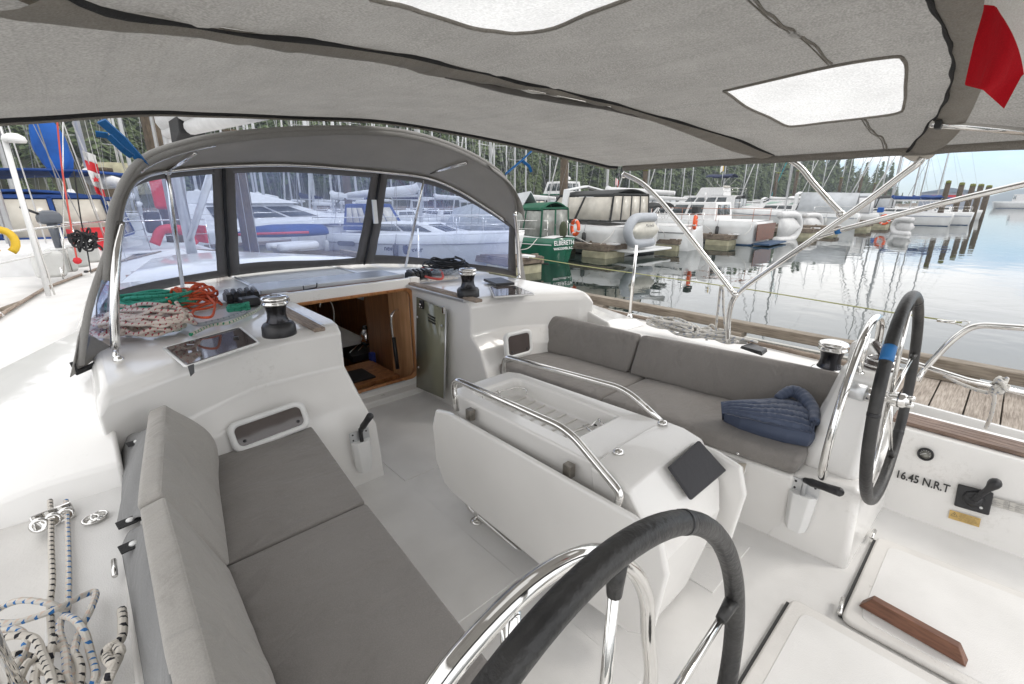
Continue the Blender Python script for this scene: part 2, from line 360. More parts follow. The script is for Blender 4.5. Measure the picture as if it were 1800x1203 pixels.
# raised moulded ribs / panels of the sole
mb = MB()
for x0, x1, y0, y1 in ((-.62, -.24, .5, 1.0), (-.62, -.24, 1.06, 1.9), (-.24, .36, 1.96, 2.9), (.26, .62, .5, 1.9)):
    mb.box(((x0+x1)/2, (y0+y1)/2, .002), (x1-x0, y1-y0, .006))
mb.build('sole_panel', nskid, Y, bevel=.003, seg=2)
def block(s, inner, name):
    # end block of the coachroof beside the companionway, lofted along X
    secs = []
    xs = [1.34, 1.31, 1.25, 1.1, .8, .6, inner+.03, inner]
    for i, x in enumerate(xs):
        k = max(0, (x-.75)/.6); cy = 2.31-.36*k**1.3; lift = 0
        top = .842-(.035 if i == 0 else 0)
        ins = 0 if i < 7 else 0
        xb = x if i < 6 or s > 0 else x-.07*(1 if i == 7 else .6)      # inner wall leans
        secs.append([V((x*s, 3.12, top)), V((x*s, 2.9, top)), V((x*s, cy+.10, top)), V((x*s, cy+.035, top-.012)), V((x*s, cy-.005, top-.05)),
                     V((x*s, cy-.0, .60)), V((x*s, cy-.06*(1-k)-.04, .50)), V((xb*s, 2.13-.02*k, .30)), V((xb*s, 2.09-.02*k, -.02)), V((xb*s, 3.12, -.02)), V((x*s, 3.12, .3))])
    mb = MB(); mb.loft(secs); return mb.build(name, gel, Y, bevel=.022, seg=4, angle=25)
block(-1, .355, 'coachroof_end'); block(1, .50, 'coachroof_end')
for s in (-1, 1):
    mb = MB(); mb.add([V((s*x, y, z)) for x, y, z in ((.42, 3.1, .842), (1.31, 3.1, .842), (1.22, 4.66, .83), (.42, 4.66, .85), (1.42, 3.1, .72), (1.34, 4.66, .72))], [(0, 1, 2, 3), (1, 4, 5, 2)])
    mb.build('cabin_top', gel, Y, solid=.012)
lit = MB(); lit.box((0, 4.12, .853), (.80, 1.0, .008)); lit.build('roof_light_panel', lpanelm, Y); MB().tube(fillet([V(q) for q in ((-.42, 3.6, .856), (-.42, 4.64, .856), (.42, 4.64, .856), (.42, 3.6, .856), (-.42, 3.6, .856))], .05), .012, 8).build('roof_pane_frame', alum, Y)  # added translucent roof panel with frame, lets daylight into the cabin
# forward coachroof and foredeck running to the bow
mb = MB(); secs = []
for yy, w, zt in ((2.9, 1.29, .835), (4.2, 1.22, .84), (6, 1.0, .80), (8, .72, .70), (9.4, .3, .56)):
    secs.append([V((-w-.10, yy, .45)), V((-w, yy, zt-.08)), V((-w+.1, yy, zt-.015)), V((-.5*w, yy, zt+.015)), V((0, yy, zt+.02)), V((.5*w, yy, zt+.015)), V((w-.1, yy, zt-.015)), V((w, yy, zt-.08)), V((w+.10, yy, .45))])
secs = [[p+V((0, 0, 0)) for p in c] for c in secs]
# leave the companionway opening free: start the roof forward of it
secs[0] = [V((p.x, 4.62, p.z)) for p in secs[1]]; secs = [secs[0]]+secs[2:]
mb.loft(secs, closed=False, cap=False, smooth=True); mb.build('coachroof', gel, Y, solid=.02)
HB = [(-3, 1.55), (-1, 1.78), (1, 1.97), (3, 2.06), (5, 2.0), (7, 1.68), (9, 1.05), (10.4, .35), (10.9, .03)]
def hb(y):
    for (a, b), (c, d) in zip(HB, HB[1:]):
        if y <= c: return b+(d-b)*(y-a)/(c-a)
    return .03
# side decks (z about .55) and hull
mb = MB()
for s in (-1, 1):
    def f(u, v, s=s):
        y = .48+u*10.4; w = hb(y); x0 = 1.26 if y < 8.6 else max(.0, 1.26-(y-8.6)*.6); x0 = min(x0, w*.98)
        if y > 5: x0 = min(x0, max(0, w-.15)) * max(0, 1-(y-5)/4.5)
        x = x0+(w-x0)*v
        return V((s*x, y, .56-.05*v*v-.01+.012*max(0, y-3)*.5))
    mb.grid(f, 40, 6)
mb.build('side_deck', nskid, Y, solid=.02)
mb = MB()
for s in (-1, 1):
    mb.grid(lambda u, v, s=s: V((s*hb(-3+u*13.9)*(1-.10*v*v), -3+u*13.9, (.50 if -3+u*13.9 > .35 else .40)+.006*max(0, -3+13.9*u-3)-v*1.5)), 46, 5)
mb.build('hull', gel, Y, solid=.03)
mb = MB()
for s in (-1, 1):
    mb.tube([V((s*(hb(y)-.01), y, .53+.006*max(0, y-3))) for y in [.5+i*.4 for i in range(26)]], .016, 6)
mb.build('toe_rail', teakg, Y)
# coaming fins either side of the block
for s in (-1, 1):
    a = [V((s*x, y, z)) for x, y, z in ((1.30, 3.4, .80), (1.30, 2.35, .80), (1.31, 1.80, .645), (1.31, 1.76, .56), (1.31, 3.4, .5))]
    c = [V((s*x, y, z)) for x, y, z in ((1.44, 3.4, .745), (1.46, 2.3, .735), (1.50, 1.84, .63), (1.53, 1.77, .55), (1.53, 3.4, .5))]
    b = [V((s*x, y, z)) for x, y, z in ((1.80, 3.4, .585), (1.80, 2.3, .585), (1.78, 1.86, .575), (1.78, 1.79, .54), (1.80, 3.4, .5))]
    mb = MB(); mb.loft([a, c, b], smooth=True); mb.build('coaming', gel, Y, bevel=.016, seg=4, angle=25)
# port: flat coaming top aft with a rope channel
MB().box((-1.35, 1.12, .30), (.27, 1.30, .565)).build('coaming_top', nskid, Y, bevel=.012); MB().box((1.36, 1.14, .30), (.20, 1.34, .56)).build('coaming_top', nskid, Y, bevel=.012)
mb = MB(); mb.box((-1.75, 1.1, .30), (.22, 1.4, .62)); mb.build('channel_lip', gel, Y, bevel=.03, seg=4)
mb = MB(); mb.box((-1.57, 1.1, .27), (.20, 1.4, .57)); mb.build('rope_channel', gel2, Y)
mb = MB(); mb.hexa([V(p) for p in ((-1.36, .4, .58), (-1.36, .4, .60), (-1.345, 1.27, .58), (-1.345, 1.27, .60), (-1.23, .4, .58), (-1.23, .4, .60), (-1.25, 1.34, .58), (-1.25, 1.34, .60))]); mb.build('locker_lid', gel2, Y, bevel=.008)
mb = MB(); mb.tube([P(200, 985, z=.615), P(202, 1012, z=.615)], .006, 8); mb.build('lid_hinge', chrome, Y)
mb = MB()
for q in (P(160, 915, z=.59), P(175, 908, z=.59)):
    mb.tube([q+V((.018*cos(a), .018*sin(a)*1.3, .004)) for a in [i*pi/6 for i in range(12)]], .0035, 6, closed=True)
mb.lathe([(.0, 0), (.026, 0), (.024, .004), (0, .005)], P(168, 912, z=.585), n=16); mb.build('pad_eye', chrome, Y)
# seats
for s in (-1, 1):
    mb = MB()
    top = [(.64, 2.2), (.70, 1.2), (.75, .42), (1.30, .42), (1.30, 2.2)]
    bot = [(.68, 2.2), (.72, 1.2), (.77, .42), (1.30, .42), (1.30, 2.2)]
    vs = [V((s*x, y, .335)) for x, y in top]+[V((s*x, y, -.02)) for x, y in bot]
    mb.add(vs, [(0, 1, 2, 3, 4), (9, 8, 7, 6, 5)]+[(k, (k+1) % 5, (k+1) % 5+5, k+5) for k in range(5)], smooth=False)
    mb.build('seat_base', gel, Y, bevel=.02, seg=4)
    # seat back shell up to the coaming
    mb = MB(); mb.hexa([V((s*x, y, z)) for x, y, z in ((1.16, .46, .33), (1.25, .46, .575), (1.16, 2.2, .33), (1.23, 2.2, .60), (1.32, .46, .33), (1.30, .46, .575), (1.32, 2.2, .33), (1.30, 2.2, .60))])
    mb.build('seat_back_shell', gel, Y, bevel=.012)
# slot moulding below the starboard seat front (bracket, and the gap's shade painted as a tan patch)
mb = MB(); q = P(1297, 797, x=.715); mb.box((.722, q.y+.02, .30), (.03, .12, .05)); mb.build('seat_lip', gel, Y, bevel=.008)
mb = MB(); mb.lathe([(0, 0), (.007, 0), (.006, .003), (0, .004)], P(1297, 797, x=.704), ax=(-1, 0, 0), n=12); mb.build('lip_screw', chrome, Y)
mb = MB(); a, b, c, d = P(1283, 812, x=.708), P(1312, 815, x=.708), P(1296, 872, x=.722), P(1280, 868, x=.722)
mb.add([a, b, c, d], [(0, 1, 2, 3)]); mb.build('slot_shade_patch', pbr('slot_shade_tan', (.40, .36, .30), .6), Y, solid=.004)
# helm seat box / pods
def pod(s):
    mb = MB()
    mb.hexa([V((s*x, y, z)) for x, y, z in ((.77, .18, -.02), (.79, .20, .36), (.76, .50, -.02), (.77, .44, .345), (1.44, .16, -.02), (1.46, .18, .36), (1.44, .5, -.02), (1.44, .5, .36))])
    mb.build('pod_base', gel, Y, bevel=.03, seg=4)
    mb = MB()
    ix = 0 if s > 0 else .07
    b = [(.85+ix, .225), (.85+ix, .43), (1.0, .475), (1.33, .475), (1.44, .40), (1.44, .24), (1.3, .20)]
    t = [(.97+ix, .24), (.98+ix, .355), (1.05, .395), (1.20, .395), (1.27, .35), (1.27, .25), (1.2, .225)]
    m = [(.935+ix, .235), (.94+ix, .385), (1.03, .425), (1.23, .425), (1.32, .37), (1.32, .245), (1.23, .215)]
    mb.loft([[V((s*x, y, .34)) for x, y in b], [V((s*x, y, .62)) for x, y in m], [V((s*x, y, .785)) for x, y in t]])
    mb.build('pod', gel, Y, bevel=.035, seg=5, angle=20)
    mb = MB(); mb.loft([[V((s*x, y, z)) for x, y, z in q] for q in (((1.14, .40, .76), (1.14, .40, .86), (1.14, .33, .865), (1.14, .27, .79), (1.14, .27, .76)), ((1.30, .40, .76), (1.30, .40, .85), (1.30, .33, .855), (1.30, .27, .79), (1.30, .27, .76)))])
    mb.build('pod_visor', gel, Y, bevel=.02, seg=3)
pod(1); pod(-1)
# guard arch of polished tube on each pod
for s in (-1, 1):
    mb = MB()
    pts = [(.80, .33, .385), (.72, .32, .40), (.655, .315, .46), (.63, .31, .60), (.68, .31, .76), (.80, .315, .91), (.94, .32, .982), (1.08, .32, .995), (1.19, .32, .95), (1.24, .32, .86), (1.26, .32, .72)]
    if s < 0: pts = [(.80, .33, .385), (.70, .32, .40), (.57, .32, .46)]+[(-q_.x, q_.y, q_.z) for q_ in (P(1139, 1113, y=.33), P(1135, 1048, y=.33), P(1108, 997, y=.33), P(1043, 972, y=.33), P(931, 1030, y=.33), P(772, 1203, y=.33))]+[(1.12, .33, .85), (1.16, .32, .74)]
    mb.tube(catmull(mir(pts, s), 8), .0145, 14); mb.build('grab_arch', chrome, Y)
    mb = MB(); mb.tube([V((s*.955, .322, .79)), V((s*.96, .325, .965))], .0135, 12); mb.lathe([(.022, 0), (.02, .006), (0, .007)], (s*.955, .322, .782), n=16); mb.build('arch_brace', chrome, Y)
# compass on starboard pod
mb = MB(); c = V((1.09, .275, .785)); mb.lathe([(.062, 0), (.062, .012), (.055, .03), (.03, .045), (0, .05)], c, n=24); cp = mb.build('compass', smoke, Y)
mb = MB()
mb.tube([c+V((.062*cos(a), .062*sin(a), .014)) for a in [i*pi/12 for i in range(24)]], .005, 8, closed=True)
mb.tube([c+V((.05*cos(a), .05*sin(a), .036)) for a in [i*pi/12 for i in range(24)]], .004, 8, closed=True)
for i in range(6):
    a = i*pi/3; mb.tube([c+V((.062*cos(a), .062*sin(a), .0)), c+V((.05*cos(a), .05*sin(a), .036))], .003, 6)
mb.build('compass_cage', chrome, cp)
mb = MB(); mb.add([V((1.15, .266, .797)), V((1.29, .266, .797)), V((1.29, .322, .866)), V((1.15, .325, .872))], [(0, 1, 2, 3)]); mb.build('instrument_display', smoke, Y, solid=.006)
# side wall of the helm area with cap
SW = [(-2.6, 1.46, 1.52), (.5, 1.38, 1.46)]
mb = MB(); mb.hexa([V(p) for p in ((1.50, -2.6, -.02), (1.50, -2.6, .40), (1.385, .20, -.02), (1.475, .20, .40), (1.75, -2.6, -.02), (1.75, -2.6, .40), (1.75, .20, -.02), (1.75, .20, .40))])
mb.build('helm_side_wall', gel, Y, bevel=.012, seg=3)
mb = MB(); mb.hexa([V(p) for p in ((-1.50, -2.6, -.02), (-1.50, -2.6, .40), (-1.385, .20, -.02), (-1.475, .20, .40), (-1.75, -2.6, -.02), (-1.75, -2.6, .40), (-1.75, .20, -.02), (-1.75, .20, .40))])
mb.build('helm_side_wall', gel, Y, bevel=.012, seg=3)
mb = MB()
for k in range(4):
    mb.box((1.515+.034*k, -1.2, .412), (.0335, 2.86, .02), rot=Matrix.Rotation(RD(-1.0), 3, 'Z'))
mb.build('teak_capping', teakc, Y, bevel=.003)
def wallx(y, z): return 1.385+(1.475-1.385)*z/.42+(.20-y)/2.8*(.115*(1-z/.42)+.025*z/.42)
def PW(px, py, off=0):
    d = ray(px, py); t = 1
    for i in range(60):
        q = CAM+d*t; e = wallx(q.y, q.z)-off-q.x; t += e/d.x*.8
    return CAM+d*t
wn = V((-1, 0, .21)).normalized(); wx = V((.04, -1, 0)).normalized(); wx = (wx-wn*wx.dot(wn)).normalized(); wy = wn.cross(wx)
print('wall', PW(1575, 835), PW(1668, 862), PW(1700, 870))
def wframe(px, py, off=.003, slope=0):
    q = PW(px, py, off); R = Matrix.Rotation(slope, 3, wn); M = Matrix((R@wx, R@wy, wn)).transposed().to_4x4(); M.translation = q; return M
inkm = pbr('black_lettering', (.02, .02, .02), .4)
mb = MB(); mb.lathe([(.030, 0), (.030, .010), (.024, .012), (.023, .006), (0, .006)], PW(1627, 798), ax=wn, n=28); g = mb.build('gauge', black, Y)
M = wframe(1627, 798, .004)
mb = MB(); mb.lathe([(0, .0), (.0225, 0), (0, .001)], M@V((0, 0, .005)), ax=wn, n=24); mb.build('dial', pbr('gauge_dial', (.12, .12, .11), .3, col2=(.35, .34, .3)), g)
mb = MB(); mb.bar(M@V((-.014, -.004, .008)), M@V((.002, .006, .008)), .002, .001, up=wn)
for i in range(9):
    a = RD(200-i*27); mb.bar(M@V((.015*cos(a), .015*sin(a), .008)), M@V((.02*cos(a), .02*sin(a), .008)), .0016, .001, up=wn)
mb.build('needle', whitep, g)
# throttle
M = wframe(1711, 877, .002, RD(4)); Rm = M.to_3x3()
mb = MB(); mb.box(M@V((0, 0, .006)), (.112, .104, .012), Rm); th = mb.build('engine_throttle', black, Y, bevel=.008, seg=4)
mb = MB(); mb.lathe([(.034, 0), (.032, .014), (.022, .024), (.0, .026)], M@V((0, .004, .012)), ax=wn, n=24); mb.build('throttle_boss', black, th)
q0 = M@V((0, .004, .034)); q1 = M@V((.040, .080, .055)); q2 = M@V((.060, .125, .06))
mb = MB(); mb.tube(catmull([q0, (q0+q1)/2, q1, q2], 6), [.013]*5+[.0115]*5+[.012, .013, .015, .018, .021, .022, .022, .018, .009][:9], 12); mb.build('throttle_lever', black, th)
mb = MB()
for k in range(4):
    a = k*pi/4; u = V((cos(a), sin(a), 0))*.006; mb.bar(M@(V((.028, -.026, .0135))-u), M@(V((.028, -.026, .0135))+u), .0022, .001, up=wn)
mb.build('lever_mark', whitep, th)
M = wframe(1695, 911, .0025, RD(4)); M = M@Matrix.Diagonal((1, 1, 1, 1)); brass = pbr('gold_sticker', (.55, .38, .14), .35, .3, var=.1, vscale=40)
mb = MB(); mb.box(M@V((0, 0, 0)), (.10, .040, .0012), M.to_3x3()); wl = mb.build('warning_plate', brass, Y)
mb = MB(); t = [V((-.044, -.004, .0012)), V((-.022, -.004, .0012)), V((-.033, .015, .0012))]
for i in range(3): mb.bar(M@t[i], M@t[(i+1) % 3], .0012, .0005, up=wn)
mb.bar(M@V((-.033, 0, .0012)), M@V((-.033, .008, .0012)), .0018, .0005, up=wn)
for k in range(6): mb.bar(M@V((-.018+(k % 2)*.003, .014-.0055*k, .0012)), M@V((.044-(k*7 % 4)*.004, .014-.0055*k, .0012)), .0009, .0004, up=wn)
mb.build('warning_symbol', inkm, wl)
M = wframe(1745, 876, .0025, RD(4))
mb = MB(); mb.box(M@V((.07, -.012, 0)), (.15, .038, .001), M.to_3x3()); bp_ = mb.build('builder_plate', pbr('pale_plate', (.55, .53, .49), .4), Y)
mb = MB(); rr = random.Random(3)
for k in range(9):
    for j in range(4):
        if rr.random() < .3: continue
        x0 = .0+.034*j; mb.bar(M@V((x0, .002-.0034*k, .0012)), M@V((x0+.01+.018*rr.random(), .002-.0034*k, .0012)), .0007, .0004, up=wn)
for (x, y) in ((.002, .003), (-.0, -.022), (.143, .003)): mb.box(M@V((x, y, .001)), (.004, .003, .001), M.to_3x3())
for p, q in (((0, .006), (.144, .006)), ((0, -.031), (.144, -.031)), ((0, .006), (0, -.031)), ((.144, .006), (.144, -.031)), ((.05, .006), (.05, -.031)), ((0, -.014), (.144, -.014))):
    mb.bar(M@V((*p, .0012)), M@V((*q, .0012)), .0006, .0004, up=wn)
mb.build('plate_print', pbr('grey_ink', (.15, .15, .16), .5), bp_)
M = wframe(1573, 838, .002)
q2 = PW(1668, 866, .002); M2 = M.inverted(); e = M2@q2; ang = math.atan2(e.y, e.x); L_ = (q2-M.translation).length
M = M@Matrix.Rotation(ang, 4, 'Z')
nrt = text_obj('tonnage_lettering', '16.45 N.R.T', .052, M, inkm, Y, bold=.0011, align='LEFT', sx=1)
w = max((M.inverted()@v.co).x for v in nrt.data.vertices); print('NRT', L_, w)
nrt.data.transform(M@Matrix.Diagonal((L_/w, max(1, L_/w), 1, 1))@M.inverted())
# floor hatches
for nm, cor in (('aft_hatch', [(-.42, -1.6), (-.42, .285), (.445, .285), (.445, -1.6)]), ('helm_hatch', [(.462, -1.6), (.462, .138), (1.09, .138), (1.20, -1.6)])):
    mb = MB(); mb.prism([V((cor[1][0]+.03, cor[1][1]-.03, .004)), V((cor[2][0]-.03, cor[2][1]-.03, .004)), V((cor[2][0]-.03, cor[2][1]+.007, .004)), V((cor[1][0]+.03, cor[1][1]+.007, .004))], (0, 0, .010)); mb.build('hatch_gasket', pbr('dark_gap', (.05, .05, .05), .7), Y)
    cx = sum(c[0] for c in cor)/4; 
    cc = [V((x+(.008 if x < cx else -.003), y-(.003 if y > 0 else 0), .004)) for x, y in cor]; cc = [cc[0]]+fillet(cc, .035, 5)[1:-1]+[cc[3]]
    mb = MB(); mb.prism(cc, (0, 0, .022)); h = mb.build(nm, gel2, Y, bevel=.012, seg=4)
    cc = [V((x+(.05 if x < cx else -.05), y-(.05 if y > 0 else 0), .024)) for x, y in cor]; cc = [cc[0]]+fillet(cc, .04, 5)[1:-1]+[cc[3]]
    mb = MB(); mb.prism(cc, (0, 0, .004)); mb.build('hatch_pad', nskid, h, bevel=.003)
for a, b in (((1475, 1078), (1482, 1052)), ((1532, 945), (1538, 932))):
    mb = MB(); mb.tube([P(*a, z=.03), P(*b, z=.03)], .008, 10); mb.build('hatch_hinge', chrome, Y)
# foot brace
a, b = P(1522, 1052, z=.06), P(1697, 1150, z=.06); d = (b-a); n = V((d.y, -d.x, 0)).normalized()*.021
mb = MB(); e = d.normalized()*.018
mb.hexa([a-n-V((0, 0, .03))-e*.6, a-n*.7+V((0, 0, .022))+e, a+n-V((0, 0, .03))-e*.6, a+n*.7+V((0, 0, .022))+e, b-n-V((0, 0, .03))+e*.6, b-n*.7+V((0, 0, .022))-e, b+n-V((0, 0, .03))+e*.6, b+n*.7+V((0, 0, .022))-e])
mb.build('foot_brace', teakb, Y, bevel=.003)
# portlights
def rrect(w, h, r, n=5):
    out = []
    for cx, cy, a0 in ((w-r, h-r, 0), (-w+r, h-r, 90), (-w+r, -h+r, 180), (w-r, -h+r, 270)):
        for k in range(n+1): a = RD(a0+90*k/n); out.append((cx+r*cos(a), cy+r*sin(a)))
    return out
def portlight(c, xd, yd, w, h):
    M = frame(c, xd, yd); mb = MB(); n = 24
    def ring(w, h, r, z): return [M@V((x, y, z)) for x, y in rrect(w, h, r)]
    R = [ring(w, h, .04, -.01), ring(w, h, .04, .010), ring(w-.008, h-.008, .035, .016), ring(w-.022, h-.022, .026, .014), ring(w-.026, h-.026, .023, .006)]
    mb.loft(R, cap=False); o = mb.build('portlight', whitep, Y)
    mb = MB(); mb.add(ring(w-.025, h-.025, .023, .0095), [tuple(range(24))], smooth=False); p = mb.build('window_pane', smoke, o, solid=.004)
    mb = MB()
    for sx in (-1, 1): mb.lathe([(0, 0), (.007, 0), (.006, .004), (0, .005)], M@V((sx*(w-.05), -h+.045, .0115)), ax=M.to_3x3()@V((0, 0, 1)), n=12)
    mb.build('pane_knob', black, o)
c = [P(402, 742, y=2.17), P(520, 702, y=2.17), P(528, 745, y=2.14), P(418, 785, y=2.12)]
cc = sum(c, V())/4; portlight(cc+V((0, -.045, 0)), c[1]-c[0], c[0]-c[3], .163, .069)
cc = P(911, 604, y=2.10); portlight(cc, V((1, -.06, 0)), V((-.02, .12, 1)), .115, .088)
# companionway
bh = 3.06
mb = MB()
mb.box((-.42, bh, .45), (.10, .04, .90)); mb.box((.53, bh, .45), (.07, .04, .90)); mb.box((.06, bh, .035), (.95, .05, .13)); mb.box((.06, bh+.01, .855), (1.05, .05, .075))
mb.build('companionway_frame', gel, Y, bevel=.008)
mb = MB(); R_ = [[V((.065+x, bh-.02+dy, .46+z)) for x, z in rrect(w, h, .06)] for w, h, dy in ((.445, .365, -.006), (.445, .365, .03), (.425, .345, .03), (.425, .345, -.006))]
mb.loft(R_+[R_[0]], cap=False); mb.build('companionway_trim', cabinw, Y)
mb = MB(); mb.box((.20, bh-.04, .098), (.36, .004, .012)); mb.build('vent_strip', alum, Y)
mb = MB()
for s_ in (-1, 1):
    mb.tube([V((.17+.010*cos(a)*1.5, 2.99, .035+s_*.008+.008*sin(a))) for a in [i*pi/5 for i in range(10)]], .003, 6, closed=True)
mb.build('floor_fitting', chrome, Y)
mb = MB(); mb.box((.05, 3.0, .0), (.9, .12, .09)); mb.build('companion_step', gel, Y, bevel=.01)
# garage / sliding hatch lip over the opening
mb = MB(); mb.box((.03, 3.40, .882), (1.02, .34, .03)); mb.box((.03, 3.225, .875), (1.04, .02, .055)); mb.build('sliding_hatch', pbr('pale_grey_gel', (.5, .52, .55), .25, coat=.3), Y, bevel=.008)
mb = MB(); mb.bar((-.50, 3.20, .862), (.52, 3.20, .862), .02, .03); mb.build('hatch_lip', teakb, Y)
mb = MB(); mb.tube(fillet([P(533, 502, y=3.17), P(534, 510, y=3.17), P(557, 505, y=3.17), P(557, 497, y=3.17)], .01), .004, 8); mb.tube(catmull([P(541, 508, y=3.17), P(543, 530, y=3.17), P(546, 548, y=3.17), P(545, 556, y=3.17)], 5), .0018, 5); mb.build('hatch_handle', black, Y)
# white coaming of the companionway sides up to roof level (between opening and teak)
for s, x in ((-1, .455), (1, .46)):
    mb = MB(); mb.box((s*x+(.0 if s < 0 else .02), 2.72, .835), (.045, .80, .022)); mb.build('slider_rail', alum, Y, bevel=.004)
    mb = MB(); a, b = V((s*.50+.02, 3.50, .852)), V((s*.50+(.0 if s < 0 else -.01), 2.20, .852)); mb.bar(a, b, .055, .02); mb.build('teak_strip', teakg, Y, bevel=.006, seg=3)
# smoked door folded back against the starboard side of the recess
mb = MB(); da, db, dc, dd = P(733, 522, x=.47), P(783, 545, x=.455), P(780, 700, x=.425), P(733, 680, x=.44)
olive = pbr('smoked_door', (.24, .24, .17), .12, var=.05, spec=.7); mb.add([da, db, dc, dd], [(0, 1, 2, 3)]); dr = mb.build('companionway_door', olive, Y, solid=.01)
print('door', da, db, dc, dd)
dn = V((-1, -.02, 0)); 
mb = MB(); q = P(742, 535, x=.455); mb.box(q, (.02, .045, .06)); mb.build('door_lock', black, dr, bevel=.004)
mb = MB(); mb.lathe([(.009, 0), (.008, .01), (0, .012)], q+V((-.01, 0, .004)), ax=(-1, 0, 0), n=14); mb.lathe([(.004, 0), (.004, .006), (0, .007)], q+V((-.01, .012, -.018)), ax=(-1, 0, 0), n=8); mb.lathe([(.004, 0), (.004, .006), (0, .007)], q+V((-.01, -.012, -.018)), ax=(-1, 0, 0), n=8); mb.build('lock_barrel', chrome, dr)
mb = MB(); mb.tube([P(784, 546, x=.44), P(781, 699, x=.41)], .006, 8); mb.build('door_edge', alum, dr)
mb = MB()
for r_ in range(3):
    for k in range(6):
        q = P(753+k*2.2+r_*.3, 553+k*1.2+r_*5, x=.445); mb.box(q, (.006, .006, .012), rot=Matrix.Rotation(.5, 3, 'X'))
mb.build('vent_slot', black, dr)
mb = MB()
for px, py in ((734, 557), (736, 645), (777, 572), (774, 665)): mb.lathe([(.009, 0), (.008, .006), (0, .007)], P(px, py, x=.44), ax=(-1, 0, 0), n=12)
mb.build('door_stud', alum, dr)
mb = MB(); mb.box(P(780, 545, x=.43), (.018, .02, .05)); mb.build('door_hinge', chrome, dr, bevel=.004)
# interior
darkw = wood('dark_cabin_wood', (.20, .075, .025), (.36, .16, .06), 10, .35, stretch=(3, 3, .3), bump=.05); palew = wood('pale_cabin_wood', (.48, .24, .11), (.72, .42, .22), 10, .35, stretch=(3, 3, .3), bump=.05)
iw = MB(); iw.box((0, 4.8, -.9), (2.0, 3.5, .05)); iw.box((-.98, 4.8, -.1), (.04, 3.5, 1.55)); iw.box((.98, 4.8, -.1), (.04, 3.5, 1.55)); iw.box((0, 6.5, -.1), (2.0, .04, 1.55)); MB().box((0, 5.60, .70), (1.9, 1.9, .02)).build('cabin_headliner', gel, Y); iw.box((.06, 3.1, -.4), (1.4, .02, .9)); iw.box((-.78, 3.1, .4), (.7, .02, .8)); iw.box((.9, 3.1, .4), (.7, .02, .8)); iw.build('cabin_lining', cabinw, Y)
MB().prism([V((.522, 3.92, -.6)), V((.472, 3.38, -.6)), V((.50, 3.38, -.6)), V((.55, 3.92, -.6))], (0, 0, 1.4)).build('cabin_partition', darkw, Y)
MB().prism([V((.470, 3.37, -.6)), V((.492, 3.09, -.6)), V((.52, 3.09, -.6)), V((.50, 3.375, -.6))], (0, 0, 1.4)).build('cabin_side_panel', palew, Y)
iw = MB(); iw.box((.0, 3.5, .05), (.9, .5, .03)); iw.box((-.1, 3.26, -.1), (.9, .02, .28)); iw.build('companion_ladder', cabinw, Y)
KT = V(P(643, 592, y=4.05)); MB().lathe([(.05, -.07), (.055, -.02), (.05, .04), (.03, .065), (.022, .08), (0, .085)], KT, n=20).build('kettle', chrome, Y); MB().lathe([(.024, 0), (.02, .03), (0, .035)], KT+V((0, 0, .08)), n=14).build('kettle_lid', black, Y)
MB().box(P(655, 632, y=3.75), (.05, .05, .14)).build('galley_cloth', pbr('blue_cloth', (.03, .05, .3), .8), Y, bevel=.01)
mb = MB(); mb.box((.12, 3.45, .072), (.32, .26, .012)); mb.build('ladder_tread', black, Y)
mb = MB(); mb.box((-.05, 5.0, .13), (1.3, 1.7, .04)); mb.build('galley_worktop', pbr('worktop', (.72, .70, .66), .35), Y)
mb = MB(); mb.tube(catmull([P(588, 567, y=4.9), P(586, 540, y=4.9), P(578, 527, y=4.9), P(566, 527, y=4.9), P(562, 540, y=4.9)], 6), .012, 8); mb.build('galley_tap', chrome, Y)
mb = MB(); mb.box(P(640, 612, y=4.15)+V((0, 0, -.03)), (.4, .35, .06)); st = mb.build('galley_stove', black, Y, bevel=.01)
mb = MB()
for k in range(4): mb.tube([P(615+k*12, 620, y=4.1), P(630+k*10, 606, y=4.2)], .008, 6)
mb.build('stove_rack', chrome, st)
mb = MB(); mb.tube(catmull([P(699, 544, y=3.2), P(690, 552, y=3.18), P(688, 565, y=3.18), P(692, 600, y=3.18), P(698, 645, y=3.16)], 6), .012, 10); gb = mb.build('cabin_grab_rail', chrome, Y)
mb = MB(); mb.tube([P(692, 593, y=3.17), P(699, 648, y=3.15)], .016, 10); mb.build('rail_sleeve', black, gb)
mb = MB(); mb.add([P(617, 515, y=4.2), P(640, 522, y=4.2), P(639, 528, y=4.2), P(614, 519, y=4.2)], [(0, 1, 2, 3)]); mb.build('daylight_strip', whitep, Y)  # white patch painted for a bright strip of daylight in the cabin
# deck hatches on the blocks
for nm, q, zz in (('skylight', ((293, 612), (420, 577), (452, 603), (330, 643)), .848), ('skylight', ((862, 505), (905, 503), (938, 517), (870, 522)), .848)):
    c = [P(x, y, z=zz) for x, y in q]; mb = MB(); mb.prism(c, (0, 0, .006)); o = mb.build(nm, smoke, Y, bevel=.003)
    m_ = sum(c, V())/4; mb = MB(); mb.tube(fillet([m_+(p-m_)*1.05 for p in c]+[m_+(c[0]-m_)*1.05], .02), .006, 6); mb.build('roof_pane_frame', whitep, o)
    mb = MB(); mb.lathe([(.012, 0), (.012, .008), (0, .009)], m_+V((.09, .03, .005)), n=14); mb.build('hatch_knob', black, o)
mb = MB(); mb.prism([P(330, 645, z=.849), P(341, 640, z=.849), P(342, 655, z=.849), P(335, 662, z=.849)], (0, 0, .003)); mb.build('drain_slot', pbr('dark_gap', (.05, .05, .05), .7), Y)
# solar vent panel starboard
c = [P(x, y, z=.855) for x, y in ((850, 494), (880, 491), (905, 501), (873, 503))]
mb = MB(); mb.prism(c, (0, 0, .02)); mb.build('line_tail_box', black, Y, bevel=.004)
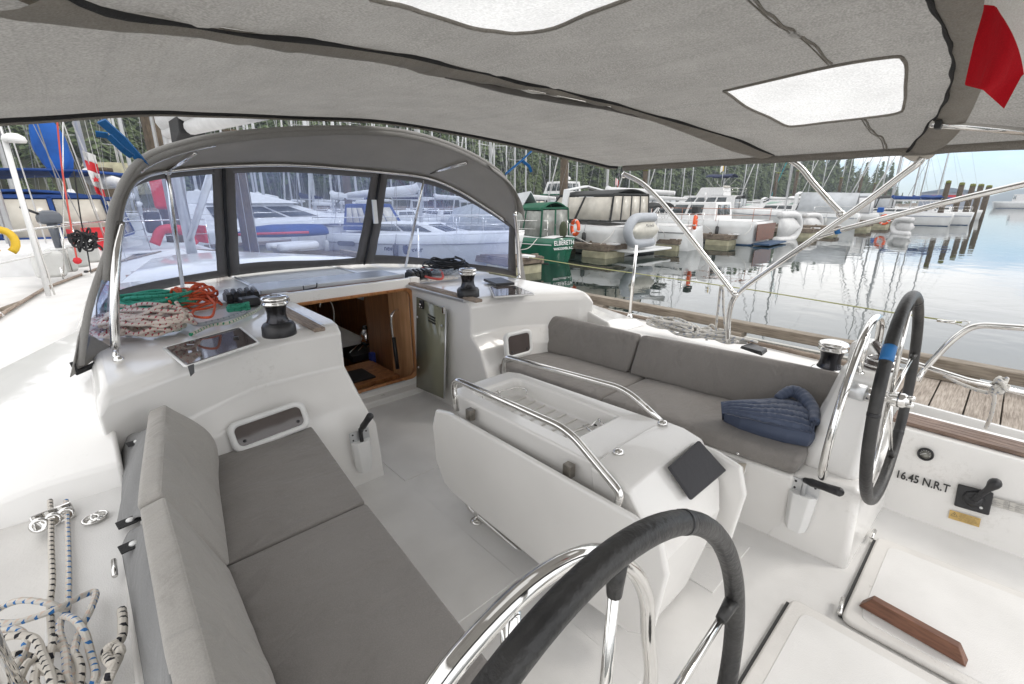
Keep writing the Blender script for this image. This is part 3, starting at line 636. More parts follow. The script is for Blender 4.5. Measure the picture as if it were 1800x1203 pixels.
# stanchions and lifelines
ll = [(P(1098, 478, x=1.9), ), ]
for x, y in ((1.915, 2.02), (1.88, 5.2), (-1.98, 3.6), (-1.9, 5.6)):
    mb = MB(); mb.tube([V((x, y, .52)), V((x*1.01, y, 1.12))], .012, 10); mb.lathe([(.03, 0), (.025, .02), (.014, .05)], (x, y, .52), n=14); mb.build('stanchion', chrome, Y)
a = P(1340, 512, x=1.95); b = P(930, 452, x=1.95)
mb = MB(); mb.tube([b, V((1.95, 2.6, b.z*.5+a.z*.5)), a, P(1560, 548, x=1.8), P(1690, 567, x=1.62)], .004, 6); mb.build('lifeline', R_ylw, Y)
mb = MB(); mb.tube([P(1648, 563, x=1.66), P(1680, 567, x=1.63)], .007, 8); mb.tube(fillet([P(1682, 567, x=1.63), P(1694, 563, x=1.62), P(1706, 567, x=1.62), P(1694, 574, x=1.62), P(1682, 569, x=1.63)], .01), .003, 6); mb.build('lifeline_end', chrome, Y)
# pushpit rails (starboard quarter)
mb = MB(); mb.tube(fillet([P(1840, 580, x=1.58), P(1800, 576, x=1.58), P(1712, 570, x=1.6), P(1672, 598, x=1.6), P(1622, 652, x=1.6), P(1612, 670, x=1.58)], .06), .0135, 12)
mb.tube([P(1840, 700, x=1.6), P(1700, 668, x=1.6), P(1612, 640, x=1.6), P(1560, 625, x=1.62)], .0125, 12); mb.build('pushpit', chrome, Y)
# portside mast of the yacht, boom
mb = MB(); mst = P(338, 447, x=0); print('mast', mst)
mb.loft([[V((.075*cos(a), mst.y+.13*sin(a), z)) for a in [i*pi/8 for i in range(16)]] for z in (mst.z-.1, 14)]); mb.build('mast', alum, Y)
mb = MB(); mb.lathe([(.16, 0), (.15, .04), (.1, .06)], (0, mst.y, mst.z-.06), n=20); mb.build('mast_collar', blackfab, Y)
mb = MB(); a, b = P(385, 290, x=0), P(352, 425, x=0); mb.tube([V((0, mst.y-.12, b.z)), V((0, 6.1, 1.95))], .045, 10); mb.build('boom_vang', alum, Y)
mb = MB(); mb.tube([V((0, mst.y-.1, 2.43)), V((0, 2.55, 2.06))], .09, 12); mb.tube([V((0, mst.y-.25, 2.58)), V((0, 5.4, 2.46)), V((0, 2.75, 2.2))], [.16, .17, .09], 12); mb.build('boom', pbr('sail_cover_white', (.62, .62, .62), .7, bump=.3, bscale=8), Y)
mb = MB(); mb.hexa([V(p) for p in ((-.14, 7.2, 2.25), (-.1, 7.2, 3.0), (-.14, 7.95, 2.1), (-.1, 7.95, 3.2), (.14, 7.2, 2.25), (.1, 7.2, 3.0), (.14, 7.95, 2.1), (.1, 7.95, 3.2))]); mb.build('sail_bag_end', blackfab, Y, bevel=.03)
mb = MB()
for s in (-1, 1):
    for y in (mst.y-.25, mst.y-.02): mb.tube([V((s*(hb(y)-.15), y, .55)), V((s*.9, mst.y, 7)), V((s*.05, mst.y, 13.5))], .004, 5)
mb.tube([V((0, 10.7, .6)), V((0, mst.y+.1, 13.5))], .03, 6)
mb.build('rigging', alum, Y)
mb = MB()
for k in range(5): mb.tube([V((-.2+.1*k, mst.y-.2, mst.z+.02)), V((-.45-.03*k if k < 3 else .5+.03*k, 4.3, .875))], .006, 6)
mb.build('halyard_line', R_red, Y)
# ================================================================ BIMINI
from mathutils.geometry import delaunay_2d_cdt, tessellate_polygon
def roof(x, y):
    w = max(0, min(1, (1.35-abs(x))/.3))*max(0, min(1, (2.25-y)/.4)); b = sin(pi*max(0, min(1, (y-.28)/.75))) if y < 1.03 else sin(pi*max(0, min(1, (y-1.03)/1.4)))
    return 1.88-.105*x*x+w*(.006*sin(21*x+1.2*sin(2*y))+.0075*sin(47*x+2*y)*(.5+.5*sin(5*x+1)))*(1.3-b)-.012*b*w
BIM = thing('bimini_canopy', 'grey canvas bimini canopy with frosted window panels stretched overhead across the cockpit', 'bimini', (0, .9, 1.88))
_th = thing
def bchild(mb, name, mat, **k):
    o = mb.build(name, mat, None, **k); o.data.transform(Matrix.Translation(-V(BIM.location))); o.parent = BIM; return o
fr = [V(p) for p in ((-1.44, 2.28, 0), (-1.38, 2.33, 0), (-1.117, 2.34, 0), (-.706, 2.50, 0), (-.3, 2.53, 0), (.1, 2.50, 0), (.482, 2.386, 0), (.953, 2.139, 0), (1.2, 2.0, 0), (1.42, 1.84, 0))]
fr = catmull([P(a_, b_, f=roof) for a_, b_ in ((-60, 214), (0, 208), (90, 203), (180, 197), (280, 194), (380, 198), (520, 204), (660, 210), (800, 231), (950, 262), (1095, 298))], 6)
fr[-1].x = 1.42
XL = fr[0].x; YL = fr[0].y; print('bim', fr[0], fr[-1])
out2 = [(p.x, p.y) for p in fr]+[(1.42, fr[-1].y-.1*k) for k in range(1, 25)]+[(1.42+(XL-1.42)*k/28, -.66) for k in range(1, 28)]+[(XL, -.66+(YL+.66)*k/28) for k in range(0, 28)]
def pxl(l, n=6, close=True, off=0):
    pts = [P(x, y, f=lambda a, b: roof(a, b)-off) for x, y in l]
    return pts
winA = [(640, -14), (700, 5), (760, 24), (810, 40), (870, 52), (920, 55), (975, 46), (1030, 22), (1090, 0), (1130, -18), (1180, -60), (1150, -140), (800, -120), (690, -50)]
winB = [(1276, 160), (1282, 156), (1400, 128), (1500, 107), (1572, 97), (1588, 102), (1594, 118), (1592, 150), (1590, 180), (1578, 197), (1520, 206), (1450, 214), (1400, 220), (1378, 218), (1335, 197), (1300, 178)]
WA = [(p.x, p.y) for p in catmull(pxl(winA), 3, True)]; WB = [(p.x, p.y) for p in catmull(pxl(winB), 3, True)]
WC = [(-x-.02, y-.02) for x, y in WB][::-1]
def inside(p, poly):
    c = False; n = len(poly)
    for i in range(n):
        a, b = poly[i], poly[(i+1) % n]
        if (a[1] > p[1]) != (b[1] > p[1]) and p[0] < (b[0]-a[0])*(p[1]-a[1])/(b[1]-a[1])+a[0]: c = not c
    return c
vs = []; ed = []
for poly in (out2, WA, WB, WC):
    o = len(vs); vs += [V(p) for p in poly]; ed += [(o+i, o+(i+1) % len(poly)) for i in range(len(poly))]
for i in range(-58, 59):
    for j in range(-13, 52):
        p = (i*.025+.009*(j % 2), j*.05)
        if inside(p, out2): vs.append(V(p))
r = delaunay_2d_cdt(vs, ed, [], 0, 1e-5); rv, rf = r[0], r[2]
can, win = MB(), {0: MB(), 1: MB(), 2: MB()}
v3 = [V((p.x, p.y, roof(p.x, p.y))) for p in rv]
fc = {0: [], 1: [], 2: [], 9: []}
for f in rf:
    c = sum((rv[i] for i in f), V((0, 0)))/len(f)
    if not inside(c, out2): continue
    k = 0 if inside(c, WA) else 1 if inside(c, WB) else 2 if inside(c, WC) else 9
    fc[k].append(tuple(f))
def comp(fl):
    idx = {}; mb = MB(); nf = []
    for f in fl: nf.append(tuple(idx.setdefault(i, len(idx)) for i in f))
    mb.add([v3[i] for i in idx], nf); return mb
bchild(comp(fc[9]), 'canvas', bimcan)
for k in (0, 1, 2): bchild(comp(fc[k]), 'window_panel', bimwin)
for WW in (WA, WB, WC):
    mb = MB(); mb.tube([V((x, y, roof(x, y)-.003)) for x, y in WW], .005, 6, closed=True); bchild(mb, 'window_seam', bimhem)
def rub(pts, off): return [V((p.x, p.y, roof(p.x, p.y)-off)) for p in pts]
mb = MB(); mb.tube(rub(fr, .006), .0075, 6); bchild(mb, 'edge_binding', blackfab)
# front and side hems
mb = MB()
mb.loft([[p+V((0, .0, -.002)), p+V((0, .010, -.018)), p+V((0, .016, -.019)), p+V((0, .02, .004))] for p in rub(fr, 0)]); bchild(mb, 'front_hem', bimhem)
for s in (-1, 1):
    mb = MB(); ys = [-.66+.1*k for k in range(26 if s > 0 else 30)]
    x0 = 1.42 if s > 0 else XL
    mb.loft([[V((x0, y, roof(x0, y)+.002)), V((x0-s*.012, y, roof(x0, y)-.004)), V((x0-s*.008, y, roof(x0, y)-.032-.003*sin(y*23))), V((x0+s*.006, y, roof(x0, y)-.03))] for y in ys if y < (1.86 if s > 0 else 2.3)]); bchild(mb, 'side_hem', bimhem)
# pockets that wrap the hoops
def pocket(up, lo, n=10, bulge=.014):
    A = catmull(pxl(up, off=.002), n); B = catmull(pxl(lo, off=.002), n)
    def res(C, m):
        d = [0]
        for a, b in zip(C, C[1:]): d.append(d[-1]+(b-a).length)
        o = []
        for k in range(m+1):
            t = d[-1]*k/m; i = max(j for j in range(len(d)) if d[j] <= t+1e-9); i = min(i, len(C)-2)
            q = (t-d[i])/max(1e-9, d[i+1]-d[i]); o.append(C[i].lerp(C[i+1], q))
        return o
    A, B = res(A, 60), res(B, 60)
    def g(u, v):
        i = min(60, round(u*60)); p = A[i].lerp(B[i], v); w = sin(pi*v)
        return V((p.x, p.y, 1.872-.105*p.x*p.x-.004-bulge*w*(.85+.15*sin(i*1.7))-.002*sin(i*2.3)*w))
    mb = MB(); mb.grid(g, 60, 8); bchild(mb, 'hoop_pocket', bimhem)
    wob = [V((p.x, p.y+.002*sin(i*1.1), 1.872-.105*p.x*p.x-.008-.002*sin(i*.9))) for i, p in enumerate(A)]
    mb = MB(); mb.tube(wob, [.0048+.002*sin(i*.7) for i in range(61)], 6); bchild(mb, 'pocket_zip', blackfab)
    return A, B
A1, B1 = pocket([(100, -40), (180, -2), (300, 26), (500, 52), (700, 88), (900, 135), (1130, 190), (1300, 243), (1362, 268)], [(-60, 0), (0, 20), (100, 24), (300, 50), (500, 84), (700, 117), (800, 138), (1130, 206), (1270, 255), (1325, 272)])
A2, B2 = pocket([(1600, -90), (1636, 0), (1668, 45), (1678, 110), (1660, 175), (1622, 228), (1588, 270)], [(1760, -90), (1748, 0), (1745, 90), (1722, 160), (1688, 225), (1640, 272)], bulge=.022)
for l in ([(1240, -80), (1325, 0), (1370, 40), (1420, 70), (1462, 113)], [(1520, 210), (1535, 232), (1553, 245), (1560, 268)]):
    c = catmull(pxl(l, off=.006), 8); mb = MB(); mb.tube([p+V((0, 0, .003*sin(i))) for i, p in enumerate(c)], .0038, 6); mb.tube([p+V((.012, .012, .002)) for p in c], .002, 5); bchild(mb, 'canvas_seam', bimhem)
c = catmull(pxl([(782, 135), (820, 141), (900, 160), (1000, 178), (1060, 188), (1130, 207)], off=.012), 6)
mb = MB(); mb.tube(c, [.004+.010*sin(pi*i/(len(c)-1)) for i in range(len(c))], 6); bchild(mb, 'fold_slit_shade', hooddark)  # dark slit under the pocket band, its shade put in as a tube
# frame hoops and legs
mb = MB(); c = [p.lerp(q, .5)+V((0, 0, .002)) for p, q in zip(A1, B1)]; bchild(MB().tube(c, .0125, 8), 'hoop_tube', chrome)
def tube_px(name, l, x, r=.0125, par=None, n=6):
    pts = [P(a, b, x=(x if not hasattr(x, '__len__') else x[i])) for i, (a, b) in enumerate(l)]
    return bchild(MB().tube(catmull(pts, n), r, 14), name, chrome)
tube_px('frame_leg', [(1097, 306), (1128, 322), (1160, 352), (1200, 400), (1250, 464), (1290, 516)], [1.42, 1.43, 1.45, 1.47, 1.49, 1.5], .0145)
tube_px('frame_leg', [(1622, 277), (1612, 288), (1585, 308), (1520, 357), (1440, 413), (1350, 475), (1305, 508), (1287, 530), (1281, 560), (1279, 602)], [1.42, 1.42, 1.43, 1.45, 1.47, 1.49, 1.5, 1.5, 1.5, 1.5], .0145)
tube_px('frame_leg', [(1342, 268), (1375, 275), (1405, 292), (1430, 322), (1455, 350), (1478, 374)], [1.42, 1.43, 1.44, 1.46, 1.48, 1.47], .0135)
tube_px('frame_strut', [(1436, 420), (1450, 412), (1600, 372), (1700, 347), (1850, 312)], 1.47, .0125)
mb = MB(); q = P(1553, 383, x=1.465); 
a, b = P(1470, 407, x=1.47), P(1476, 405, x=1.47); bchild(MB().tube([P(1468, 408, x=1.47), P(1478, 405, x=1.47)], .0137, 12), 'tape_mark', pbr('blue_tape', (.02, .16, .42), .5))
bchild(MB().tube([P(1636, 218, f=lambda a, b: roof(a, b)-.03), P(1700, 222, f=lambda a, b: roof(a, b)-.028), P(1850, 236, f=lambda a, b: roof(a, b)-.025)], .013, 10), 'roof_tube', chrome)
for (x, y) in ((1292, 518), (1478, 376), (1440, 414), (1097, 308)):
    q = P(x, y, x=1.48); bchild(MB().ball(q, .020, 10), 'tube_joint', chrome)
for s, (x, y) in ((1, (1650, 219)),):
    q = P(x, y, f=lambda a, b: roof(a, b)-.03); bchild(MB().box(q, (.05, .02, .03)), 'strap_buckle', black, bevel=.004)
# port legs mirrored (left of frame)
bchild(MB().tube(catmull([V((-1.43, 1.84, 1.65)), V((-1.5, 1.5, 1.35)), V((-1.5, 1.04, .92)), V((-1.5, 1.0, .6))], 6), .0145, 12), 'frame_leg', chrome)
# ================================================================ FLAG
q = lambda x, y, d=0: P(x, y, x=.19+d)
fl = [[(1735, -30), (1790, -20), (1850, -10)], [(1728, 20), (1765, 22), (1830, 60)], [(1712, 75), (1765, 85), (1800, 130)], [(1696, 146), (1740, 150), (1795, 135)], [(1697, 150), (1728, 158), (1765, 191)]]
RF = 16
def flagp(u, v):
    n = len(fl)-1; i = min(n-1, int(v*n)); t = v*n-i; j = min(1, int(u*2)); s = u*2-j
    a = V((*fl[i][j], 0)).lerp(V((*fl[i][j+1], 0)), s); b = V((*fl[i+1][j], 0)).lerp(V((*fl[i+1][j+1], 0)), s); c = a.lerp(b, t)
    return q(c.x, c.y, .014*sin(u*7+v*2))
flr = fabric('flag_red', (.55, .010, .02), trans=.35, wr=(6, 6, 2), wstr=.5, weave=400); flw = fabric('flag_white', (.9, .88, .85), trans=.5, wr=(6, 6, 2), wstr=.5, weave=400)
FL = thing('flag', 'red and white flag hanging down under the aft edge of the bimini at upper right', 'flag', q(1750, 100))
def fpart(v0, v1, slope, name, mat):
    mb = MB()
    mb.grid(lambda u, v: flagp(u, (v0+slope*max(0, u-.25)*1.3 if v0 > 0 else 0)*(1-v)+(v1+(slope*max(0, u-.25)*1.3 if v1 < 1 else 0))*v), 14, 14); o = mb.build(name, mat, None); o.data.transform(Matrix.Translation(-V(FL.location))); o.parent = FL
fpart(0, .19, .32, 'white_panel', flw); fpart(.19, 1, .32, 'red_panel', flr)
# ================================================================ SPRAYHOOD
HD = thing('sprayhood', 'grey canvas sprayhood with clear vinyl windows over the companionway', 'sprayhood', (0, 3.2, .85))
def hchild(mb, name, mat, par=None, **k):
    o = mb.build(name, mat, None, **k); o.data.transform(Matrix.Translation(-V(HD.location)))
    if par: o.parent = par
    else: o.parent = HD
    return o
def resamp(C, m):
    d = [0]
    for a, b in zip(C, C[1:]): d.append(d[-1]+(b-a).length)
    o = []
    for k in range(m+1):
        t = d[-1]*k/m; i = 0
        while i < len(C)-2 and d[i+1] < t: i += 1
        o.append(C[i].lerp(C[i+1], (t-d[i])/max(1e-9, d[i+1]-d[i])))
    return o
A = [P(188, 500, y=2.44), P(192, 440, y=2.46), P(199, 380, y=2.5), P(222, 322, y=2.54), P(255, 284, y=2.58), P(310, 262, y=2.6), P(400, 243, y=2.6), P(560, 231, y=2.6), P(700, 235, y=2.6), P(800, 262, y=2.6), P(872, 302, y=2.6), P(900, 340, y=2.6), P(908, 380, y=2.62)]
B = [P(205, 470, y=2.72), P(207, 420, y=2.8), P(212, 370, y=2.88), P(228, 325, y=3.0), P(255, 305, y=3.1), P(300, 296, y=3.2), P(400, 288, y=3.28), P(520, 287, y=3.3), P(655, 298, y=3.3), P(745, 309, y=3.25), P(800, 330, y=3.15), P(850, 360, y=3.0), P(890, 388, y=2.86), P(905, 402, y=2.8)]
A, B = resamp(catmull(A, 8), 80), resamp(catmull(B, 8), 80)
def canopy(u, v):
    i = min(80, round(u*80)); p = A[i].lerp(B[i], v); w = sin(pi*v)*.02
    n = V((p.x*.3, 0, 1)).normalized(); return p+n*(w+.012*(1-v))
hchild(MB().grid(canopy, 80, 8), 'canopy', hoodcan, solid=.004)
hchild(MB().tube([p+V((0, -.0, .016)) for p in A], .014, 8), 'edge_hem', hoodcan)
hchild(MB().loft([[p+V((0, -.010, .015)), p+V((0, -.012, -.02)), p+V((0, .0, -.022)), p+V((0, .008, .015))] for p in A[2:79]]), 'edge_band', hoodcan)
# windscreen between hoop B and the deck line C
Bt = resamp(B, 60)
Cb = [V(p) for p in ((-1.29, 2.72, .86), (-1.25, 3.3, .86), (-1.12, 3.72, .86), (-.8, 4.05, .87), (-.467, 4.22, .875), (.0, 4.27, .88), (.636, 4.2, .875), (.95, 4.0, .87), (1.2, 3.65, .86), (1.38, 3.2, .84), (1.46, 2.9, .82))]
Cb = resamp(catmull(Cb, 8), 60)
def scr(i, v):
    i = max(0, min(60, i)); k = int(i); t = i-k; b = Bt[k].lerp(Bt[min(60, k+1)], t); c = Cb[k].lerp(Cb[min(60, k+1)], t)
    p = b.lerp(c, v); o = V((p.x*.03, .05, 0))*sin(pi*v); return p+o
def cutt(p0, p1):
    T_ = [cuti(p0+(p1-p0)*k/10, k/10) for k in range(11)]
    def g(v):
        k = min(9, max(0, int(v*10))); return T_[k]+(T_[k+1]-T_[k])*(v*10-k)
    return g
def cuti(px, v):      # find parameter whose projection is px
    best = min(range(0, 601), key=lambda k: abs(projx(scr(k/10, v))-px)); return best/10
fwv = V((cos(PITCH)*sin(YAW), cos(PITCH)*cos(YAW), -sin(PITCH))); rtv = V((cos(YAW), -sin(YAW), 0)); upv = rtv.cross(fwv)
def projx(p): d = p-CAM; return 900+800*d.dot(rtv)/max(.01, d.dot(fwv))
def projy(p): d = p-CAM; return 601-800*d.dot(upv)/max(.01, d.dot(fwv))
d1 = cutt(392, 402); d2 = cutt(668, 640); hs = [lambda v: 0, d1, d2, lambda v: 60]
print('hood dividers', d1, d2)
for k in range(3):
    L_, R_ = hs[k], hs[k+1]; m = 1.15
    def fn(u, v, L_=L_, R_=R_):
        vv = .05+.87*v; l = L_(vv)+m*.6; r = R_(vv)-m*.6
        if k == 0: l = .9
        if k == 2: r = 59.1
        return scr(l+(r-l)*u, vv)
    hchild(MB().grid(fn, 24, 12), 'clear_window', vinylm)
    # border strips: top, bottom, left, right
    def strip(f0, f1, n=26):
        mb = MB(); mb.grid(lambda u, v: f0(u).lerp(f1(u), v)+V((0, -.003, 0)), n, 2); return mb
    for nm, f0, f1 in (('window_border', lambda u: scr(L_(0)+(R_(0)-L_(0))*u, 0), lambda u: scr(L_(.065)+(R_(.065)-L_(.065))*u, .065)),
                       ('window_border', lambda u: scr(L_(.9)+(R_(.9)-L_(.9))*u, .90-.02*sin(u*5+k)), lambda u: scr(L_(1)+(R_(1)-L_(1))*u, 1)),
                       ('window_border', lambda u: scr(L_(u), u), lambda u: scr(L_(u)+m, u)),
                       ('window_border', lambda u: scr(R_(u), u), lambda u: scr(R_(u)-m, u))):
        hchild(strip(f0, f1), nm, hooddark, solid=.003)
for g_ in (d1, d2):
    hchild(MB().tube([scr(g_(v/10), v/10)+V((0, -.012, 0)) for v in range(11)], .010, 6), 'zip_strip', blackfab)
# side curtains with vinyl and grey corner
def side(u, v, s): 
    k = 0 if s < 0 else 1
    top = [A[3+int(u*0)], ][0]
    return None
def quad(a, b, c, d, n=10, bul=.0):
    mb = MB(); mb.grid(lambda u, v: a.lerp(b, u).lerp(d.lerp(c, u), v)+V((bul*sin(pi*u)*sin(pi*v), 0, 0)), n, n); return mb
a, b, c, d = P(192, 425, x=-1.28), P(213, 425, x=-1.265), P(172, 632, x=-1.31), P(137, 640, x=-1.33)
A_ = [P(189, 440, y=2.46), P(208, 440, y=2.76), P(190, 590, z=.87), P(138, 640, z=.83)]
hchild(quad(*A_, bul=-.03), 'side_window', vinylm)
hchild(MB().tube(catmull([A_[0], (A_[0]+A_[3])/2+V((-.012, -.01, 0)), A_[3]+V((.005, -.02, 0))], 8), .013, 6), 'side_border', hoodcan)
hchild(MB().tube(catmull([A_[1], (A_[1]+A_[2])/2+V((-.01, 0, 0)), A_[2]], 8), .008, 6), 'side_border', hooddark)
hchild(quad(A_[3].lerp(A_[0], .34)+V((-.02, 0, 0)), A_[2].lerp(A_[3], .6)+V((-.012, 0, .10)), A_[2]+V((0, -.1, -.03)), A_[3]+V((-.03, -.06, -.03)), bul=-.02), 'curtain_corner', hoodcan, solid=.004)
hchild(MB().tube([A_[3]+V((-.015, -.03, .02)), A_[3]+V((-.01, -.03, -.025)), A_[3]+V((.07, .03, -.012)), A_[3]+V((.13, .1, -.005))], [.008, .011, .012, .006], 8), 'curtain_roll', blackfab)
# starboard curtain
B_ = [P(903, 385, y=2.62), P(908, 395, y=2.78), P(926, 505, y=2.85), P(915, 500, y=2.72)]
hchild(quad(*B_), 'curtain_corner', hooddark, solid=.004)
hchild(MB().loft([[A[i]+V((.02, 0, .0)), A[i]+V((.035, -.03, -.02)), A[i]+V((.05, -.05, -.05-.002*(i-66)))] for i in range(66, 80)], closed=False, cap=False), 'curtain_flap', hoodcan, solid=.004)
# frame tubes of the hood
hchild(MB().tube([p+V((0, -.015, -.012)) for p in B[3:78]], .0115, 10), 'frame_hoop', chrome)
hchild(MB().tube(catmull([P(213, 392, y=2.53), P(205, 440, y=2.46), P(201, 520, y=2.42), P(203, 612, z=.87)], 6), .0165, 14), 'frame_leg', chrome)
hchild(MB().tube([p+V((0, .01, -.014)) for p in A[14:24]], .0125, 10), 'frame_hoop', chrome)
q0 = P(294, 300, y=3.2); q1 = P(322, 512, z=.87); hchild(MB().tube([q0, q1], .0115, 12), 'frame_post', chrome)
q0b = P(747, 306, y=3.26); q1b = P(713, 468, z=.88); hchild(MB().tube([q0b, q1b], .0115, 12), 'frame_post', chrome)
hchild(MB().tube([q0, P(342, 268, y=2.75)], .0125, 12), 'hoop_brace', chrome); hchild(MB().tube([q0b, P(820, 285, y=2.72)], .0125, 12), 'hoop_brace', chrome)
for q in (q0, q0b): hchild(MB().ball(q, .024, 10), 'tube_joint', chrome)
hchild(MB().tube(catmull([P(905, 372, y=2.58), P(910, 420, y=2.62), P(913, 482, z=.88)], 6), .0135, 12), 'frame_leg', chrome)
q = P(206, 633, z=.865); hchild(MB().tube([P(204, 612, z=.87), q+V((.0, 0, .02)), q], .010, 10).ball(q+V((.005, -.015, .004)), .018, 12), 'leg_foot', chrome)
q = P(912, 488, z=.86); hchild(MB().tube([P(913, 482, z=.88), q], .008, 10).lathe([(.018, 0), (.014, .01), (0, .012)], q, n=12), 'leg_foot', chrome)
tapec = fabric('blue_strap', (.01, .10, .28), wr=(5, 5, 5), wstr=.5)
for nm, l, dep in (('hood_strap', [(178, 212), (215, 245), (253, 288)], 2.5), ('hood_strap', [(935, 265), (915, 284), (890, 305)], 2.5)):
    pts = [P(a, b, y=dep+.04*i) for i, (a, b) in enumerate(l)]; mb = MB()
    for k in range(2): mb.bar(pts[k], pts[k+1]+(pts[k+1]-pts[k]).normalized()*.01, .010, .032, up=(.3, -.6, .6))
    hchild(mb, nm, tapec)
pts = [P(168, 235, y=2.44), P(190, 238, y=2.44), P(215, 262, y=2.46), P(232, 275, y=2.48)]; mb = MB()
for k in range(3): mb.bar(pts[k], pts[k+1], .006, .024, up=(.3, -.6, .6))
hchild(mb, 'strap_tail', tapec)
pts = [P(918, 282, y=2.5), P(930, 292, y=2.5), P(934, 302, y=2.5)]; mb = MB()
for k in range(2): mb.bar(pts[k], pts[k+1], .008, .02, up=(.3, -.6, .6))
hchild(mb, 'strap_tail', tapec)
hchild(MB().box(P(657, 372, y=3.5)+V((0, -.02, 0)), (.035, .015, .18)), 'window_sticker', alum)
# ================================================================ COCKPIT TABLE
T = thing('cockpit_table', 'white cockpit table with drop leaf, steel handrails and a bottle tray on the cockpit sole', 'table', (.06, 1.2, 0))
def tch(mb, name, mat, par=None, **k):
    o = mb.build(name, mat, None, **k); o.data.transform(Matrix.Translation(-V(T.location))); o.parent = par or T; return o
# carcass with tray
X0, X1, Y0, Y1, Z0, ZT = -.135, .27, .80, 1.66, .15, .60
xl = lambda y: X0; xr = lambda y: X1+.05*(1.66-y)/.86
mb = MB()
o_ = [V((X0+.03, Y1+.0, 0)), V((X1-.03, Y1, 0)), V((X1, Y1-.06, 0)), V((X1+.05, Y0, 0)), V((X0-.0, Y0, 0)), V((X0-.0, Y1-.06, 0))]
i_ = [V((X0+.075, Y1-.10, 0)), V((X1-.075, Y1-.10, 0)), V((X1-.055, Y1-.13, 0)), V((X1-.04, Y0+.17, 0)), V((X0+.075, Y0+.17, 0)), V((X0+.07, Y1-.13, 0))]
Zf = lambda l, z, k=1: [V((p.x, p.y, z)) for p in l]
body = [V((.07+(p.x-.07)*.55, 1.2+(p.y-1.2)*.9, .0)) for p in o_]
mb.loft([Zf(body, .12), Zf([V((.07+(p.x-.07)*.72, p.y, 0)) for p in o_], .40), Zf(o_, .50), Zf(o_, ZT), Zf(i_, ZT-.002), Zf([V((p.x, p.y, 0)) for p in i_], ZT-.09)], cap=True)
tch(mb, 'table_body', gel, bevel=.014, seg=4, angle=20)
# tray floor ribs
mb = MB()
for k in range(8): mb.box((.075, Y0+.24+k*.065, ZT-.087), (.28, .01, .006))
tch(mb, 'tray_rib', gel2, bevel=.002)
# aft pod of the table
mb = MB(); prof = [(.80, .12), (.80, .615), (.62, .612), (.54, .565), (.47, .44), (.44, .12)]
prof = [(.80, .05), (.80, .618), (.72, .617), (.648, .60), (.562, .466), (.535, .36), (.55, .2), (.58, .02)]
secs = []
for x, sc in ((-.165, 0), (-.15, .012), (-.05, .020), (.20, .020), (.31, .012), (.33, 0)):
    secs.append([V((.08+(x-.08)*(.42+.58*min(1, max(0, z/.5))**.8), y, z+(-.02+sc if z > .3 else 0))) for y, z in prof])
mb.loft(secs); tch(mb, 'table_pod', gel, bevel=.045, seg=6, angle=18)
mb = MB(); cv = [P(1168, 822, z=.602), P(1222, 775, z=.602), P(1270, 828, z=.485), P(1208, 880, z=.485)]
n_ = (cv[1]-cv[0]).cross(cv[3]-cv[0]).normalized(); n_ = n_ if n_.z > 0 else -n_
mb.prism([p+n_*.006 for p in cv], n_*.014); tch(mb, 'instrument_cover', fabric('dark_cover', (.045, .045, .05), wr=(3, 3, 3), wstr=.2), bevel=.008, seg=3)
for x, y in ((1165, 743), (1087, 794)):
    q = P(x, y, z=.622); tch(MB().lathe([(.021, -.004), (.019, .003), (.012, .010), (0, .012)], q, n=20), 'rail_cap', chrome)
# drop leaf (port) and folded leaf (starboard)
def leaf(x, name, s):
    o = [(.50, .16), (.47, .42), (.50, .525), (.60, .55), (1.55, .55), (1.65, .53), (1.685, .44), (1.68, .26), (1.62, .15), (1.55, .125), (.80, .10), (.58, .11)]
    mb = MB(); mb.prism([V((x-.02*(z-.3), y, z)) for y, z in o], V((s*.028, 0, 0))); return tch(mb, name, gel, bevel=.012, seg=4)
leaf(-.19, 'drop_leaf', -1); leaf(.335, 'drop_leaf', 1)
for x, y in ((827, 728), (1000, 826)):
    q = P(x, y, x=-.165); tch(MB().box(q, (.03, .035, .05)), 'leaf_hinge', pbr('dull_steel', (.3, .28, .25), .3, .9, var=.3, vscale=30), bevel=.003)
def railt(pts, name='handrail', r=.0135): return tch(MB().tube(fillet(pts, .075, 8), r, 14), name, chrome)
railt([P(803, 722, x=-.185), P(795, 664, x=-.175), P(1000, 756, x=-.165), P(1092, 868, x=-.185), P(1085, 892, x=-.185)])
railt([P(886, 660, x=.30), P(886, 626, x=.30), P(1100, 684, x=.35), P(1165, 743, x=.33)])
# floor rail
tch(MB().tube(fillet([P(818, 862, x=-.15), P(822, 890, x=-.15), P(950, 1000, x=-.12), P(1100, 1110, x=-.08)], .04), .0125, 12), 'foot_rail', chrome)
q = P(838, 916, z=0); tch(MB().tube([q, q+V((0, 0, .10))], .0125, 10).lathe([(.032, 0), (.03, .006), (.016, .012)], q, n=16), 'rail_foot', chrome)
# wire bottle racks
wire = chrome
for (pts) in ([[(850, 705), (846, 692), (876, 686), (880, 697)], [(872, 698), (870, 690), (912, 680), (926, 684), (926, 692)]], [[(990, 776), (1000, 762), (1040, 748), (1052, 735), (1060, 748)], [(1010, 770), (1030, 778), (1052, 765), (1042, 752)], [(1002, 758), (1022, 772), (1030, 768)], [(1025, 748), (1045, 762), (1065, 752)]]):
    mb = MB()
    for l in pts: mb.tube(fillet([P(a, b, z=.565) for a, b in l], .012), .0038, 6)
    tch(mb, 'bottle_rack', wire)
tch(MB().lathe([(.02, 0), (.018, .004), (0, .005)], P(1048, 745, z=.515), n=14), 'tray_drain', black)
